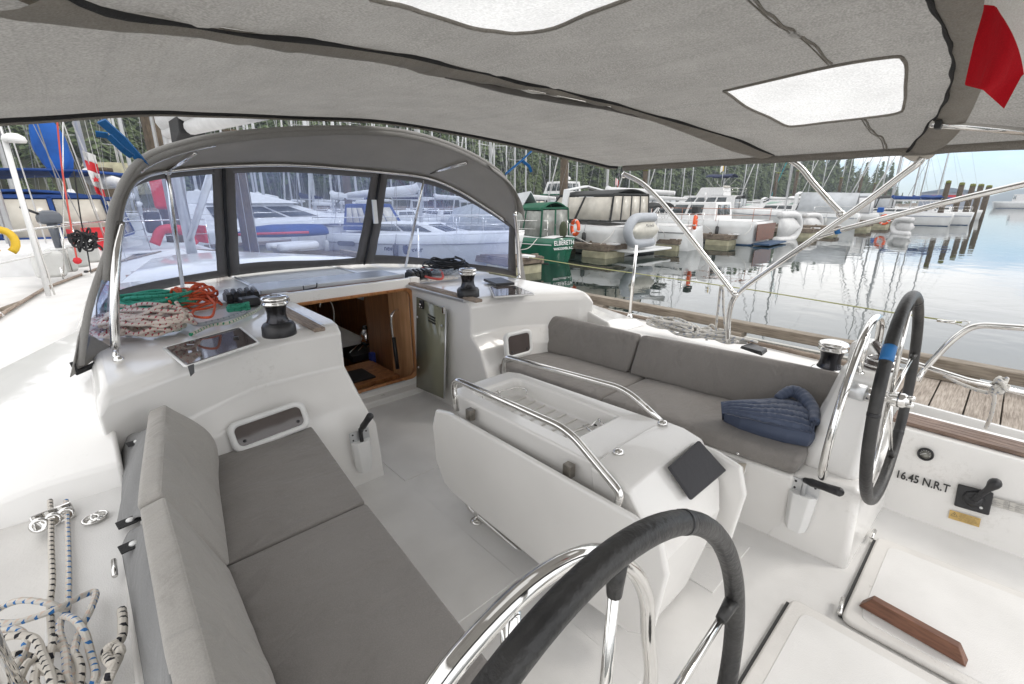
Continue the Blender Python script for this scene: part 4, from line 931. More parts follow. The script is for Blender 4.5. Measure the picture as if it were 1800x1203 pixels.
# ================================================================ WHEELS
def wheel(s, label, tape=False):
    c = V((.93, .19, .718)) if s > 0 else V((-.921, .195, .684)); tr_ = .019 if s > 0 else .0165; W = thing('steering_wheel', label, 'steering wheel', c, 'twin steering wheels of the cockpit')
    R = Matrix.Rotation(RD(-4), 3, 'X'); r0 = .40
    def pt(a, r, d=0): return R@V((r*cos(a), d, r*sin(a)))
    rim = MB(); n = 96; rim.tube([pt(2*pi*i/n, r0) for i in range(n)], tr_, 16, closed=True)
    ro = rim.build('rim', leather, W)
    mb = MB()
    for a0, a1 in ((RD(62), RD(64)), (RD(-40), RD(-38)), (RD(170), RD(172))):
        mb.tube([pt(a0+(a1-a0)*i/3, r0) for i in range(4)], tr_+.0008, 14)
        mb.build('rim_seam', black, ro); mb = MB()
    if tape: MB().tube([pt(RD(137)+RD(8)*i/4, r0) for i in range(5)], tr_+.001, 14).build('tape_mark', pbr('blue_tape', (.02, .16, .42), .5), ro)
    mb = MB(); mb.lathe([(0, -.045), (.02, -.045), (.028, -.03), (.03, 0), (.022, .02), (.03, .06), (.03, .09)], ax=R@V((0, 1, 0)), n=20)
    for k in range(4):
        a = k*pi/2+.4; mb.lathe([(.008, -.06), (.008, -.04)], R@V((.02*cos(a), 0, .02*sin(a))), ax=R@V((0, 1, 0)), n=8)
    mb.build('hub', chrome, W)
    for k in range(5):
        a = RD(86+72*k)
        mb = MB(); mb.tube([pt(a, .025, .012), pt(a, r0-.01, 0)], [.0085, .0065], 10); sp_ = mb.build('spoke', chrome, W)
        MB().tube([pt(a, r0-.055, .001), pt(a, r0-.012, 0)], [.0088, .0125], 10).build('spoke_sleeve', leather, sp_)
    MB().tube([R@V((0, .09, 0)), V((0, .17, 0))], .035, 16).build('wheel_shaft', alum, W)
    return W
wheel(-1, 'black leather steering wheel in the foreground, cut by the bottom edge of the picture')
wheel(1, 'black leather steering wheel with blue tape mark beside the starboard helm pod', True)
# ================================================================ WINCHES
def winch(loc, label, k=1, mat=None, brt=False):
    W = thing('winch', label, 'winch', loc, 'self-tailing winches')
    def l(p): return [(r*k, h*k) for r, h in p]
    MB().lathe(l([(.075, 0), (.076, .006), (.074, .045), (.066, .058), (.05, .066)]), n=32).build('base', black if not brt else chrome, W)
    dr = pbr('drum_bronze_black', (.05, .05, .055), .22, .9, var=.2); 
    MB().lathe(l([(.05, .066), (.043, .085), (.041, .11), (.046, .135), (.05, .145)]), n=32, cap=False).build('drum', dr if not brt else dr, W)
    MB().lathe(l([(.05, .145), (.058, .150), (.058, .156), (.052, .162), (.052, .166), (.060, .172), (.060, .180), (.052, .188), (.02, .192), (.018, .188), (0, .188)]), n=32).build('top_cap', chrome, W)
    mb = MB(); mb.tube([V(p)*k for p in ((.05, .02, .178), (.066, .028, .168), (.068, .03, .150))], .008*k, 8); mb.build('line_guide', chrome, W)
    return W
winch(P(492, 588, z=.85), 'black winch with polished top on the port cabin top beside the teak strip', .98)
winch(P(828, 522, z=.85)+V((0, .03, 0)), 'black winch with polished top on the starboard cabin top near the rope clutches', .98)
winch(P(1452, 668, z=.585)+V((0.0, .0, 0)), 'large polished winch on the coaming between backrest and helm pod', 1.08, brt=True)
# ================================================================ ROPE CLUTCHES
def clutches(c, n, ang, label, sc=1):
    W = thing('rope_clutch', label, 'rope clutch', c, 'rope clutch banks on the cabin top', ang)
    for k in range(n):
        x = (k-(n-1)/2)*.037*sc
        mb = MB(); mb.prism([V((x-.016*sc, y*sc, z*sc)) for y, z in ((-.06, 0), (-.07, .03), (-.055, .05), (.0, .062), (.05, .045), (.06, 0))], (.032*sc, 0, 0)); j = mb.build('jammer', black, W, bevel=.004*sc)
        mb = MB(); mb.prism([V((x-.009*sc, y*sc, z*sc)) for y, z in ((-.062, .05), (-.055, .062), (.0, .076), (.045, .062), (.04, .05))], (.018*sc, 0, 0)); mb.build('lever', black if k % 2 else pbr('grey_plastic', (.12, .12, .125), .4), j, bevel=.004*sc)
    return W
clutches(P(425, 527, z=.86), 5, RD(0), 'black rope clutch bank on the port cabin top among the coiled ropes')
clutches(P(735, 488, z=.86), 5, RD(0), 'black rope clutch bank on the starboard cabin top beside the red loop')
MB().box((-.60, 3.05, .875), (.10, .10, .05)).build('deck_organiser', black, Y, bevel=.01)
# ================================================================ CUSHIONS
def cushion(name, label, pts, mat, group, puff=.012, bev=.022, n=10, seed=1, amp=.006, wr=.010, bul=0, inset=.015, pipe=True, cat='cushion', lowpuff=True):
    """pts: 8 corners (bit order x,y,z); grid faces, softly puffed"""
    c = sum(pts, V())/8; base = V((c.x, c.y, min(p.z for p in pts)))
    root = thing(name, label, cat, base, group)
    p = [q-base for q in pts]
    def tri(u, v, w):
        def l(a, b, t): return a.lerp(b, t)
        q = l(l(l(p[0], p[4], u), l(p[2], p[6], u), v), l(l(p[1], p[5], u), l(p[3], p[7], u), v), w)
        cc = c-base; e = lambda t: (1-(2*t-1)**4)
        s = puff*(e(u)*e(v)*(2*w-1)+0)
        nz = noise.noise(V((q.x*3+seed, q.y*3, q.z*3)))*amp*(e(u)*e(v))+bul*math.exp(-((1-v)/.22)**2)*sin(pi*min(1, u*1.05))*w*(1-u*.25)+wr*(max(0, noise.noise(V((q.y*10+q.z*13+q.x*6, q.z*3+seed, q.x*2))))**1.1)*e(v)*e(u)*w
        up = ((p[1]-p[0])+(p[7]-p[6])).normalized()
        ux = ((p[4]-p[0])).normalized(); uy = (p[2]-p[0]).normalized()
        return q+up*(s+nz)+ux*puff*.5*(2*u-1)*e(v)*e(w)+uy*puff*.4*(2*v-1)*e(u)*e(w)
    mb = MB()
    for f in (lambda a, b: tri(a, b, 0), lambda a, b: tri(a, b, 1)): mb.grid(f, n, n*2)
    for f in (lambda a, b: tri(a, 0, b), lambda a, b: tri(a, 1, b)): mb.grid(f, n, 4)
    for f in (lambda a, b: tri(0, a, b), lambda a, b: tri(1, a, b)): mb.grid(f, n*2, 4)
    o = mb.build('cover', mat, root)
    b = bmesh.new(); b.from_mesh(o.data); bmesh.ops.remove_doubles(b, verts=b.verts, dist=.0006); bmesh.ops.recalc_face_normals(b, faces=b.faces); b.to_mesh(o.data); b.free()
    d = o.modifiers.new('b', 'BEVEL'); d.width = bev; d.segments = 4; d.limit_method = 'ANGLE'; d.angle_limit = RD(50); d.use_clamp_overlap = True
    if pipe:
        mb = MB(); w = 1; loop = [tri(inset+t/10*(.97-inset), .015, w) for t in range(11)]+[tri(.985, t/20*.96+.02, w) for t in range(21)]+[tri(.97-t/10*.94, .985, w) for t in range(11)]+[tri(inset, .98-t/20*.96, w) for t in range(21)]
        up = ((p[1]-p[0])).normalized(); mb.tube([q-up*bev*.42 for q in loop], .0032, 5, closed=True); mb.build('piping', mat, root)
    return root
def seatc(x0, x1, y0, y1, x0b, x1b, z0=.338, z1=.42):
    # x0 at y0 .. x0b at y1
    return [V(q) for q in ((x0, y0, z0), (x0, y0, z1), (x0b, y1, z0), (x0b, y1, z1), (x1, y0, z0), (x1, y0, z1), (x1b, y1, z0), (x1b, y1, z1))]
cushion('seat_cushion', 'grey seat cushion on the port bench, the one nearest the camera', seatc(-1.17, -.755, .60, 1.375, -1.15, -.70), cushm, 'port bench seat cushions', seed=2, n=16, inset=.075, bev=.012, puff=.006)
cushion('seat_cushion', 'grey seat cushion on the port bench below the portlight, farther from the camera', seatc(-1.15, -.70, 1.385, 2.10, -1.10, -.63), cushm, 'port bench seat cushions', seed=5, n=16, inset=.075, bev=.012, puff=.006, wr=.014)
cushion('seat_cushion', 'grey seat cushion on the starboard bench under the folded jacket', seatc(.76, 1.22, .42, 1.36, .66, 1.14), cushm, 'starboard bench seat cushions', seed=8)
cushion('seat_cushion', 'grey seat cushion on the starboard bench beside the small portlight', seatc(.66, 1.14, 1.37, 2.16, .61, 1.06), cushm, 'starboard bench seat cushions', seed=11)
def backc(s, x0, x0b, y0, y1, zt0, zt1, th=.075, lean=.10, zb=.425, tk=.055):
    # front face bottom x0 (y0) / x0b (y1); local "up" is towards the seat (front face)
    out = []
    r = {}
    for yi, (xx, yy, zt) in enumerate(((x0, y0, zt0), (x0b, y1, zt1))):
        r[yi] = (V((s*(xx+th), yy, zb)), V((s*xx, yy, zb)), V((s*(xx+lean+tk), yy, zt-.012)), V((s*(xx+lean), yy, zt)))
    # order bits: x=height(0 bottom,1 top), y = along, z = back->front
    return [r[0][0], r[0][1], r[1][0], r[1][1], r[0][2], r[0][3], r[1][2], r[1][3]]
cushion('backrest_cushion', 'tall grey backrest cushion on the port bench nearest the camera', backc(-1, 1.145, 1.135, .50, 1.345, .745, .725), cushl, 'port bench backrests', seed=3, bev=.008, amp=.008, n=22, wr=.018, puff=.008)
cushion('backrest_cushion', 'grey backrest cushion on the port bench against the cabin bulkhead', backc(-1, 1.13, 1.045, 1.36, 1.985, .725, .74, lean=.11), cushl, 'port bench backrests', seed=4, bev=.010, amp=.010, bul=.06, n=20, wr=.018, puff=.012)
cushion('backrest_cushion', 'long grey backrest cushion behind the jacket on the starboard bench', backc(1, 1.16, 1.07, .43, 1.455, .665, .655, lean=.10, tk=.06), cushm, 'starboard bench backrests', seed=6, bev=.02)
cushion('backrest_cushion', 'shorter grey backrest cushion on the starboard bench beside the cabin', backc(1, 1.065, 1.0, 1.475, 2.19, .655, .665, lean=.10, tk=.06), cushm, 'starboard bench backrests', seed=9, bev=.025)
# flaps with press studs lying over the port coaming
def flap(l, label, snaps, zf=.605):
    root = None
    F = thing('cushion_flap', label, 'cushion flap', P(*l[0][0], z=zf), 'fabric flaps of the port backrests')
    mb = MB(); n = len(l)-1
    def g(u, v):
        t = v*n; i = min(n-1, int(t)); a = P(*l[i][0], z=l[i][2]).lerp(P(*l[i+1][0], z=l[i+1][2]), t-i); b = P(*l[i][1], z=l[i][3]).lerp(P(*l[i+1][1], z=l[i+1][3]), t-i)
        return a.lerp(b, u)+V((0, 0, .008*sin(u*6+v*9)*sin(pi*u)+.012*sin(pi*u)))-F.location
    mb.grid(g, 12, 24); mb.build('fabric', flapm, F, solid=.003)
    for (x, y) in snaps:
        q = P(x, y, z=zf+.06)-F.location
        MB().box(q-V((0, 0, .006)), (.055, .038, .003), rot=Matrix.Rotation(RD(8), 3, 'Z')).build('tab', blackfab, F, bevel=.001)
        MB().lathe([(.0095, 0), (.008, .004), (0, .005)], q-V((0, 0, .004)), n=14).build('press_stud', whitep, F)
    return F
flap([((214, 782), (262, 752), .605, .70), ((216, 830), (260, 800), .605, .70), ((214, 880), (256, 868), .605, .70), ((205, 925), (262, 912), .605, .69)], 'grey fabric flap with two press studs beside the forward port backrest', [(240, 774), (228, 912)])
flap([((213, 962), (262, 912), .605, .70), ((222, 1010), (270, 990), .605, .71), ((240, 1110), (285, 1100), .605, .72), ((262, 1240), (310, 1230), .605, .73)], 'long grey fabric flap with one press stud beside the near port backrest', [(234, 953)])
# ================================================================ JACKET
J = thing('jacket', 'folded navy quilted down jacket lying on the starboard seat cushion', 'jacket', (1.0, .68, .43))
navy = fabric('navy_nylon', (.062, .080, .130), wr=(6, 6, 6), wstr=.2, weave=400, rough=.42)
def lerpl(l, t):
    k = t*(len(l)-1); i = min(len(l)-2, int(k)); k -= i; return (l[i][0]+(l[i+1][0]-l[i][0])*k, l[i][1]+(l[i+1][1]-l[i][1])*k)
JB = [(1271, 741), (1298, 754), (1338, 767), (1378, 778), (1418, 785), (1428, 782)]
JT = [(1267, 706), (1300, 703), (1336, 702), (1366, 699), (1388, 700), (1412, 707), (1427, 718), (1434, 738)]
def jp(u, v):
    b = lerpl(JB, u); t = lerpl(JT, u); base = P(*b, z=.428); q0 = base+V((0, 0, .066)); fr_ = .24
    if v < fr_:
        k = v/fr_; return base.lerp(q0, k)+V((-.010*sin(pi*k), -.006*sin(pi*k), 0))
    s = (v-fr_)/(1-fr_); px, py = b[0]+(t[0]-b[0])*v, b[1]+(t[1]-b[1])*v
    z = .494+.05*s+.02*sin(pi*s)*sin(pi*min(1, u*1.2)); q1 = P(px, py, z=z); k = min(1, s/.22); k = k*k*(3-2*k)
    q = q0.lerp(q1, k); lane = s*6.2+.35*sin(u*4+.8)*s; qv = abs(sin(lane*pi))**.55
    pl = noise.noise(V((u*34+s*9, lane*1.6, 3)))*.006*(1-.4*qv)
    return q+V((0, 0, (.013*qv+pl)*min(1, s*8)*min(1, (1-s)*6+.15)*min(1, u*14)*min(1, (1-u)*14)))
def close(fn, n, m):
    mb = MB(); L0 = V(J.location)
    mb.grid(lambda u, v: fn(u, v)-L0, n, m); return mb
close(jp, 110, 90).build('body', navy, J)
# rolled collar at the upper right of the bundle, and the far underside
mb = MB(); c = [P(1366, 701, z=.545), P(1380, 692, z=.565), P(1394, 688, z=.575), P(1408, 694, z=.57), P(1420, 706, z=.56), P(1430, 722, z=.545), P(1432, 742, z=.53)]
cc_ = [p-V(J.location) for p in catmull(c, 8)]; mb.tube(cc_, [.018+.012*sin(pi*i/(len(cc_)-1))+.003*abs(sin(i*.9)) for i in range(len(cc_))], 12); mb.build('collar', navy, J)
mb = MB(); ring_ = [jp(0, 1), jp(.25, 1), jp(.5, 1), jp(.75, 1), jp(1, 1)]
mb.grid(lambda u, v: jp(u, 1).lerp(V((jp(u, 1).x+.05, jp(u, 1).y, .43)), v)-V(J.location), 30, 6); mb.build('lining', navy, J)
# ================================================================ WINCH HANDLES IN POCKETS
def pocket_handle(q, xd, ud, ls, label, l2, hp):
    """q: pocket centre, xd across, ud up, outward normal = xd x ud"""
    M = frame(q, xd, ud); W = thing('handle_pocket', l2, 'handle pocket', q, 'winch handle pockets'); Mi = M.copy(); Mi.translation = V()
    mb = MB(); o = [[Mi@V((x*.052*k, y, z)) for x, z in ((-1, 0), (-1, .02), (-.6, .045), (.6, .045), (1, .02), (1, 0))] for k, y in ((.72, -.13), (.85, -.09), (1, .04))]
    mb.loft(o); mb.build('pocket', whitep, W, bevel=.006)
    MB().box(Mi@V((0, .065, .004)), (.105, .06, .006), Mi.to_3x3()).build('back_plate', alum, W, bevel=.002)
    mb = MB()
    for a, b in ((-.036, .08), (-.036, .05), (.036, .08)): mb.lathe([(.005, 0), (.004, .003), (0, .004)], Mi@V((a, b, .007)), ax=Mi.to_3x3()@V((0, 0, 1)), n=8)
    mb.build('screw', black, W)
    H = thing('winch_crank', label, 'winch handle', M@V((.0, .05, .025)), 'winch handles stowed in pockets')
    a = V((0, -.05, 0)); mb = MB(); mb.tube([Mi@V((0, -.06, 0)), Mi@V((0.0, .04, 0)), Mi@V((.0, .062, .012))], [.010, .010, .014], 10); mb.build('arm', alum if ls else black, H)
    g0 = Mi@V((.0, .062, .012)); g1 = hp-V(H.location); d = g1-g0
    MB().tube([g0, g0+d*.12, g0+d*.2, g0+d*.5, g0+d*.95, g0+d], [.012, .014, .017, .0155, .018, .012], 12).build('grip', black, H)
pocket_handle(P(634, 785, y=2.075), (1, 0, 0), (0, .05, 1), 0, 'black winch handle sticking out of the pocket on the port bulkhead corner', 'white handle pocket on the port side of the companionway recess', P(652, 729, y=1.98))
pocket_handle(P(1410, 880, x=.765), (.0, -1, 0), (.06, 0, 1), 1, 'black gripped winch handle in the pocket below the helm pod', 'white handle pocket on the inboard face of the starboard helm box', P(1480, 866, x=.66))
# ================================================================ ROPE
def ropeline(name, label, pts, r, mat, group=None, cat='rope', sm=8):
    q = V(pts[0]); W = MB().tube(catmull([V(p)-q for p in pts], sm), r, 8).build(name, mat, None); W.location = q; return tag(W, label, cat, group)
def pile(name, label, c, rx, ry, loops, r, mat, seed, rz=0, h=.03, group=None, jit=.35, cat='rope', ends=None, elong=1):
    rr = random.Random(seed); pts = []; c = V(c); n = 9
    ph = rr.random()*6; sx, sy = rx, ry; cx = cy = 0
    for k in range(loops*n):
        if k % n == 0:
            sx = rx*(1-jit*rr.random()); sy = ry*(1-jit*1.2*rr.random()); cx = rx*.4*(rr.random()-.5); cy = ry*.5*(rr.random()-.5); tw = (rr.random()-.5)*.9
        a = 2*pi*k/n+ph; x, y = cx+sx*cos(a), cy+sy*sin(a)
        x, y = x*cos(tw)-y*sin(tw), x*sin(tw)+y*cos(tw)
        zz = r+h*(k/(loops*n))*(1-.5*((x/rx)**2+(y/ry)**2)/2)+h*.5*rr.random()
        X, Y_ = x*cos(rz)-y*sin(rz), x*sin(rz)+y*cos(rz); pts.append(V((X, Y_, max(r, zz))))
    if ends: pts += [V(e)-c for e in ends]
    W = MB().tube(catmull(pts, 6), r, 8).build(name, mat, None); W.location = c; return tag(W, label, cat, group)
GP = 'coiled lines on the port cabin top'
pile('coiled_rope', 'white rope with red flecks heaped on the port cabin top behind the hood leg', P(262, 592, z=.852), .18, .12, 13, .0088, R_red, 3, RD(-35), .11, GP, jit=.6)
pile('coiled_rope', 'loose end of the red flecked rope lying forward by the hood curtain corner', P(205, 590, z=.852), .10, .17, 9, .0088, R_red, 23, RD(-8), .07, GP, jit=.5)
pile('coiled_rope', 'green rope coiled on the port cabin top under the hood window', P(278, 548, z=.853), .20, .14, 11, .009, R_tea, 5, RD(-20), .08, GP, jit=.45)
pile('coiled_rope', 'orange red rope bundle on the port cabin top beside the clutches', P(345, 540, z=.853), .11, .14, 10, .0065, R_org, 9, RD(20), .10, GP, jit=.6)
pile('coiled_rope', 'short hank of green rope in front of the port clutches', P(423, 547, z=.853), .055, .04, 5, .008, R_tea, 4, 0, .03, GP)
pile('coiled_rope', 'white rope with green flecks looped at the aft side of the port rope heap', P(300, 583, z=.853), .07, .05, 4, .009, R_grn, 6, RD(-30), .02, GP)
ropeline('rope', 'white rope with green flecks led from the heap to the port winch', [P(x, y, z=.865) for x, y in ((335, 588), (370, 572), (400, 568), (420, 560), (452, 545), (462, 532), (455, 515), (440, 505))], .009, R_grn)
ropeline('rope', 'thick grey rope crossing the green coil on the port cabin top', [P(x, y, z=.885) for x, y in ((300, 567), (320, 558), (345, 570), (375, 565), (410, 556), (430, 548))], .010, R_gry)
ropeline('rope', 'grey rope bight on top of the green coil', [P(x, y, z=.895) for x, y in ((214, 562), (232, 552), (262, 548), (282, 532), (270, 528), (240, 532), (228, 545), (245, 553), (262, 540))], .0105, R_gry)
ropeline('rope', 'orange rope loops standing above the bundle', [P(x, y, z=.93) for x, y in ((300, 532), (292, 520), (310, 517), (335, 522), (340, 505), (352, 503), (365, 520), (378, 535), (362, 542), (342, 545), (340, 555), (370, 557), (378, 540))], .006, R_org)
GS = 'lines on the starboard cabin top'
pile('coiled_rope', 'black line bundle on the starboard cabin top under the hood', P(790, 478, z=.853), .16, .20, 11, .0065, R_dark, 14, RD(20), .09, GS)
pile('coiled_rope', 'grey rope tangle between the starboard clutches and winch', P(778, 484, z=.853), .09, .14, 6, .010, R_gry, 15, RD(25), .03, GS)
ropeline('rope', 'red rope loop arching over the starboard lines', [P(x, y, z=.89) for x, y in ((735, 477), (745, 470), (755, 475), (770, 472), (778, 482), (776, 490), (760, 489), (748, 486))], .009, R_redl)
pile('coiled_rope', 'cream rope flaked beside the starboard clutches', P(775, 493, z=.853), .03, .16, 4, .007, R_wht, 18, RD(75), .012, GS)
GK = 'port sheets on the coaming'
qa = P(88, 912, z=.59)
ropeline('rope', 'white rope with black flecks running aft from the turning block', [P(x, y, z=.60) for x, y in ((88, 880), (90, 912), (90, 960), (92, 1020), (88, 1060), (90, 1100), (95, 1140))], .0066, R_blk, GK)
ropeline('rope', 'white rope with blue flecks running aft from the turning block', [P(x, y, z=.60) for x, y in ((116, 880), (118, 900), (120, 950), (121, 1010), (120, 1060), (118, 1080))], .006, R_blu, GK)
def hang(name, label, px, r, mat, z0, seed, group):
    rr = random.Random(seed); ropeline(name, label, [P(x, y, z=z0+.035*rr.random()+.0012*i) for i, (x, y) in enumerate(px)], r, mat, group)
hang('coiled_rope', 'white rope with blue flecks in loose loops on the port coaming', [(118, 1075), (90, 1062), (40, 1055), (2, 1068), (-20, 1090), (20, 1095), (60, 1085), (100, 1070), (150, 1045), (168, 1042), (160, 1070), (140, 1110), (130, 1150), (135, 1190), (150, 1210), (168, 1190), (160, 1150), (148, 1110), (130, 1088), (110, 1085), (105, 1110), (115, 1150), (118, 1190), (122, 1225), (60, 1225), (30, 1190), (0, 1150), (-30, 1120), (20, 1105), (45, 1120), (40, 1150), (20, 1180), (-10, 1200)], .0066, R_blu, .603, 1, GK)
hang('coiled_rope', 'white rope with black flecks looped beside the blue flecked line', [(95, 1120), (88, 1150), (80, 1180), (60, 1160), (30, 1150), (0, 1165), (-30, 1190), (0, 1210), (30, 1200), (50, 1165), (90, 1140), (120, 1142), (140, 1165), (140, 1200), (130, 1230), (110, 1225), (100, 1190), (70, 1170), (60, 1200), (65, 1235), (-40, 1235), (-20, 1140), (20, 1118), (60, 1122), (75, 1150), (90, 1190), (95, 1230)], .007, R_blk, .618, 2, GK)
hang('rope', 'knotted end of the black flecked rope standing by the locker lid', [(214, 1072), (216, 1095), (214, 1120), (205, 1130), (190, 1140), (185, 1155), (200, 1158), (212, 1145), (200, 1135), (188, 1150), (196, 1165), (208, 1155), (196, 1180), (185, 1205), (175, 1230)], .0085, R_blk, .62, 3, GK)
# turning block
TBk = thing('turning_block', 'polished triple turning block on the port side deck with two ropes through it', 'turning block', P(90, 906, z=.565))
a, b = P(55, 921, z=.60), P(128, 892, z=.60); d = (b-a); ax_ = d.normalized()
mb = MB(); prof = [[p+V((0, 0, 0)) for p in (a+d*t+V((0, 0, z))+ax_.cross(V((0, 0, 1)))*w for z, w in ((-.02, .03), (.012, .02), (.022, 0), (.012, -.02), (-.02, -.03)))] for t in (0, .05, .95, 1)]
mb.loft([[q-V(TBk.location) for q in s_] for s_ in prof]); mb.build('frame', chrome, TBk, bevel=.006)
for t in (.18, .5, .82):
    q = a+d*t-V(TBk.location)+V((0, -.022, -.002)); MB().lathe([(.02, -.01), (.021, 0), (.016, .008), (.011, .002), (.0, .001)], q, ax=(0, -1, .35), n=18).build('eye', chrome, TBk)
# starboard coaming rope pile and jammer
GQ = 'starboard mooring lines on the coaming'
pile('coiled_rope', 'white and grey mooring rope heaped behind the starboard backrests', P(1185, 583, z=.60), .07, .20, 9, .0085, R_wht, 31, RD(-5), .06, GQ, jit=.6)
pile('coiled_rope', 'aft end of the white mooring rope behind the long starboard backrest', P(1260, 600, z=.60), .06, .20, 8, .0085, R_wht, 32, RD(-3), .05, GQ, jit=.6)
ropeline('rope', 'white rope hanging in two strands from the bimini leg', [P(x, y, x=1.56) for x, y in ((1258, 580), (1262, 545), (1266, 508), (1268, 504), (1271, 510), (1272, 545), (1276, 585))], .0075, R_wht)
ropeline('rope', 'short white rope arch on the starboard side deck', [P(x, y, x=1.62) for x, y in ((1242, 598), (1243, 580), (1250, 571), (1258, 577), (1262, 590))], .008, R_wht)
MB().hexa([P(*q_, z=z_) for q_, z_ in (((1300, 612), .60), ((1302, 608), .63), ((1318, 604), .60), ((1320, 602), .63), ((1340, 626), .60), ((1338, 618), .63), ((1350, 618), .60), ((1348, 612), .63))]).build('sheet_jammer', black, Y, bevel=.006)
# tied line on the pushpit
ropeline('rope', 'white mooring rope tied round the pushpit rail at right', [P(1660, 660, x=1.75), P(1690, 675, x=1.7), P(1735, 690, x=1.62), P(1750, 680, x=1.58), P(1765, 678, x=1.60), P(1760, 690, x=1.57), P(1745, 688, x=1.6), P(1748, 700, x=1.62), P(1742, 730, x=1.65), P(1733, 752, x=1.7)], .008, R_wht)
pile('coiled_rope', 'knot of white rope on the pushpit rail at right', P(1755, 683, x=1.6)-V((0, 0, .03)), .028, .02, 6, .0075, R_wht, 41, 0, .06, None)
# ================================================================ WATER AND OWN DOCK
WZ = -.9
def watermat():
    m, nt, out, N, L = nodes('harbour_water'); tc = N('TexCoord')
    g = N('BsdfGlossy'); g.inputs['Roughness'].default_value = .015; g.inputs[0].default_value = (1, 1, 1, 1)
    d = N('BsdfDiffuse'); d.inputs[0].default_value = (.012, .022, .018, 1)
    mp = N('Mapping'); mp.inputs['Scale'].default_value = (1, 1, 1); L(tc.outputs['Object'], mp.inputs[0])
    n1 = N('TexNoise'); n1.inputs['Scale'].default_value = 1.1; n1.inputs['Detail'].default_value = 2.5; n1.inputs['Distortion'].default_value = .3; L(mp.outputs[0], n1.inputs[0])
    n2 = N('TexNoise'); n2.inputs['Scale'].default_value = .12; n2.inputs['Detail'].default_value = 3; L(mp.outputs[0], n2.inputs[0])
    r = N('MapRange'); r.inputs[1].default_value = .35; r.inputs[2].default_value = .7; r.inputs[3].default_value = .035; r.inputs[4].default_value = .10; L(n2.outputs[0], r.inputs[0])
    b = N('Bump'); b.inputs['Distance'].default_value = .12; L(r.outputs[0], b.inputs['Strength']); L(n1.outputs[0], b.inputs['Height'])
    L(b.outputs[0], g.inputs['Normal']); f = N('Fresnel'); f.inputs[0].default_value = 1.75; L(b.outputs[0], f.inputs['Normal'])
    mx = N('MixShader'); L(f.outputs[0], mx.inputs[0]); L(d.outputs[0], mx.inputs[1]); L(g.outputs[0], mx.inputs[2]); L(mx.outputs[0], out.inputs[0]); return m
MB().add([V((-3000, -3000, WZ)), V((6000, -3000, WZ)), V((6000, 6000, WZ)), V((-3000, 6000, WZ))], [(0, 1, 2, 3)]).build('water', watermat())['kind'] = 'structure'
D = thing('dock', 'weathered plank dock running alongside the starboard side of the yacht', 'dock', (4, 1, -.4))
def dch(mb, name, mat, **k):
    o = mb.build(name, mat, None, **k); o.data.transform(Matrix.Translation(-V(D.location))); o.parent = D; return o
mb = MB(); rr = random.Random(2); y = -6
while y < 16:
    w = .235; a = RD(.0); mb.box((3.85, y, -.40+rr.uniform(-.004, .004)), (2.75, w-.012, .05)); y += w
dch(mb, 'deck_planks', plank, bevel=.004)
mb = MB(); mb.box((3.85, 5, -.50), (2.7, 22, .12)); dch(mb, 'dock_frame', timber)
mb = MB(); mb.box((5.33, 5, -.235), (.16, 22, .13)); dch(mb, 'bull_rail', timber, bevel=.012)
for k in range(9):
    mb = MB(); mb.box((5.26, -4.5+k*2.35, -.335), (.22, .5, .075)); dch(mb, 'rail_block', timber, bevel=.008)
mb = MB(); mb.box((5.45, 5, -.56), (.08, 22, .3)); dch(mb, 'fender_board', pbr('pale_board', (.55, .54, .5), .6, var=.1))
mb = MB()
for k in range(7): mb.box((3.9, -4.5+k*3, -.78), (2.3, 1.8, .5))
dch(mb, 'dock_float', pbr('concrete_float', (.4, .38, .30), .8, bump=.4))
# ================================================================ MARINA
def at(px, py, z=WZ): return P(px, py, z=z)
hullw = pbr('boat_white', (.66, .67, .67), .3, var=.06, vscale=1.5, coat=.2)
hullg = pbr('boat_green', (.012, .12, .07), .25, var=.15, vscale=1.5, coat=.3)
navyc = pbr('navy_canvas', (.012, .02, .06), .85, var=.2, vscale=3, bump=.3, bscale=12)
bluec = pbr('blue_canvas', (.01, .09, .36), .85, var=.25, vscale=3, bump=.4, bscale=8)
darkblue = pbr('royal_canvas', (.012, .05, .2), .85, var=.25, vscale=3, bump=.4, bscale=8)
tealc = pbr('teal_canvas', (.02, .30, .34), .85, var=.15, vscale=3, bump=.3, bscale=8)
greyc = pbr('grey_tarp', (.42, .44, .46), .8, var=.12, vscale=2, bump=.6, bscale=5)
greenc = pbr('green_canvas', (.01, .09, .05), .85, var=.2, vscale=3, bump=.3, bscale=12)
blackc = pbr('dark_canvas', (.035, .036, .036), .85, var=.2, vscale=4, bump=.3, bscale=12)
creamw = pbr('cream_clear_panel', (.52, .49, .43), .2, var=.14, vscale=3, bump=.25, bscale=4)
glassd = pbr('dark_boat_glass', (.05, .06, .065), .08, var=.3, vscale=2)
antif = pbr('antifouling_blue', (.01, .05, .12), .6)
antir = pbr('antifouling_dark', (.03, .035, .035), .7)
woodt = pbr('varnished_transom', (.13, .036, .010), .5, var=.25, vscale=5, coat=.4)
redb = pbr('orange_buoy', (.75, .10, .02), .5, var=.1)
yell = pbr('yellow_gear', (.65, .42, .02), .5)
ribg = pbr('rib_grey_tube', (.36, .38, .41), .5, var=.06); ribw = pbr('rib_white_tube', (.6, .6, .6), .5, var=.06)
aluf = pbr('mast_alloy', (.55, .56, .57), .4, .3, var=.05); wire_ = pbr('stay_wire', (.35, .35, .36), .4, .5); pilem = wood('piling_wood', (.03, .024, .018), (.12, .09, .06), 14, .9, stretch=(4, 4, .4)); conc = pbr('float_concrete', (.34, .32, .22), .85, var=.25, vscale=3, bump=.5, bscale=14)
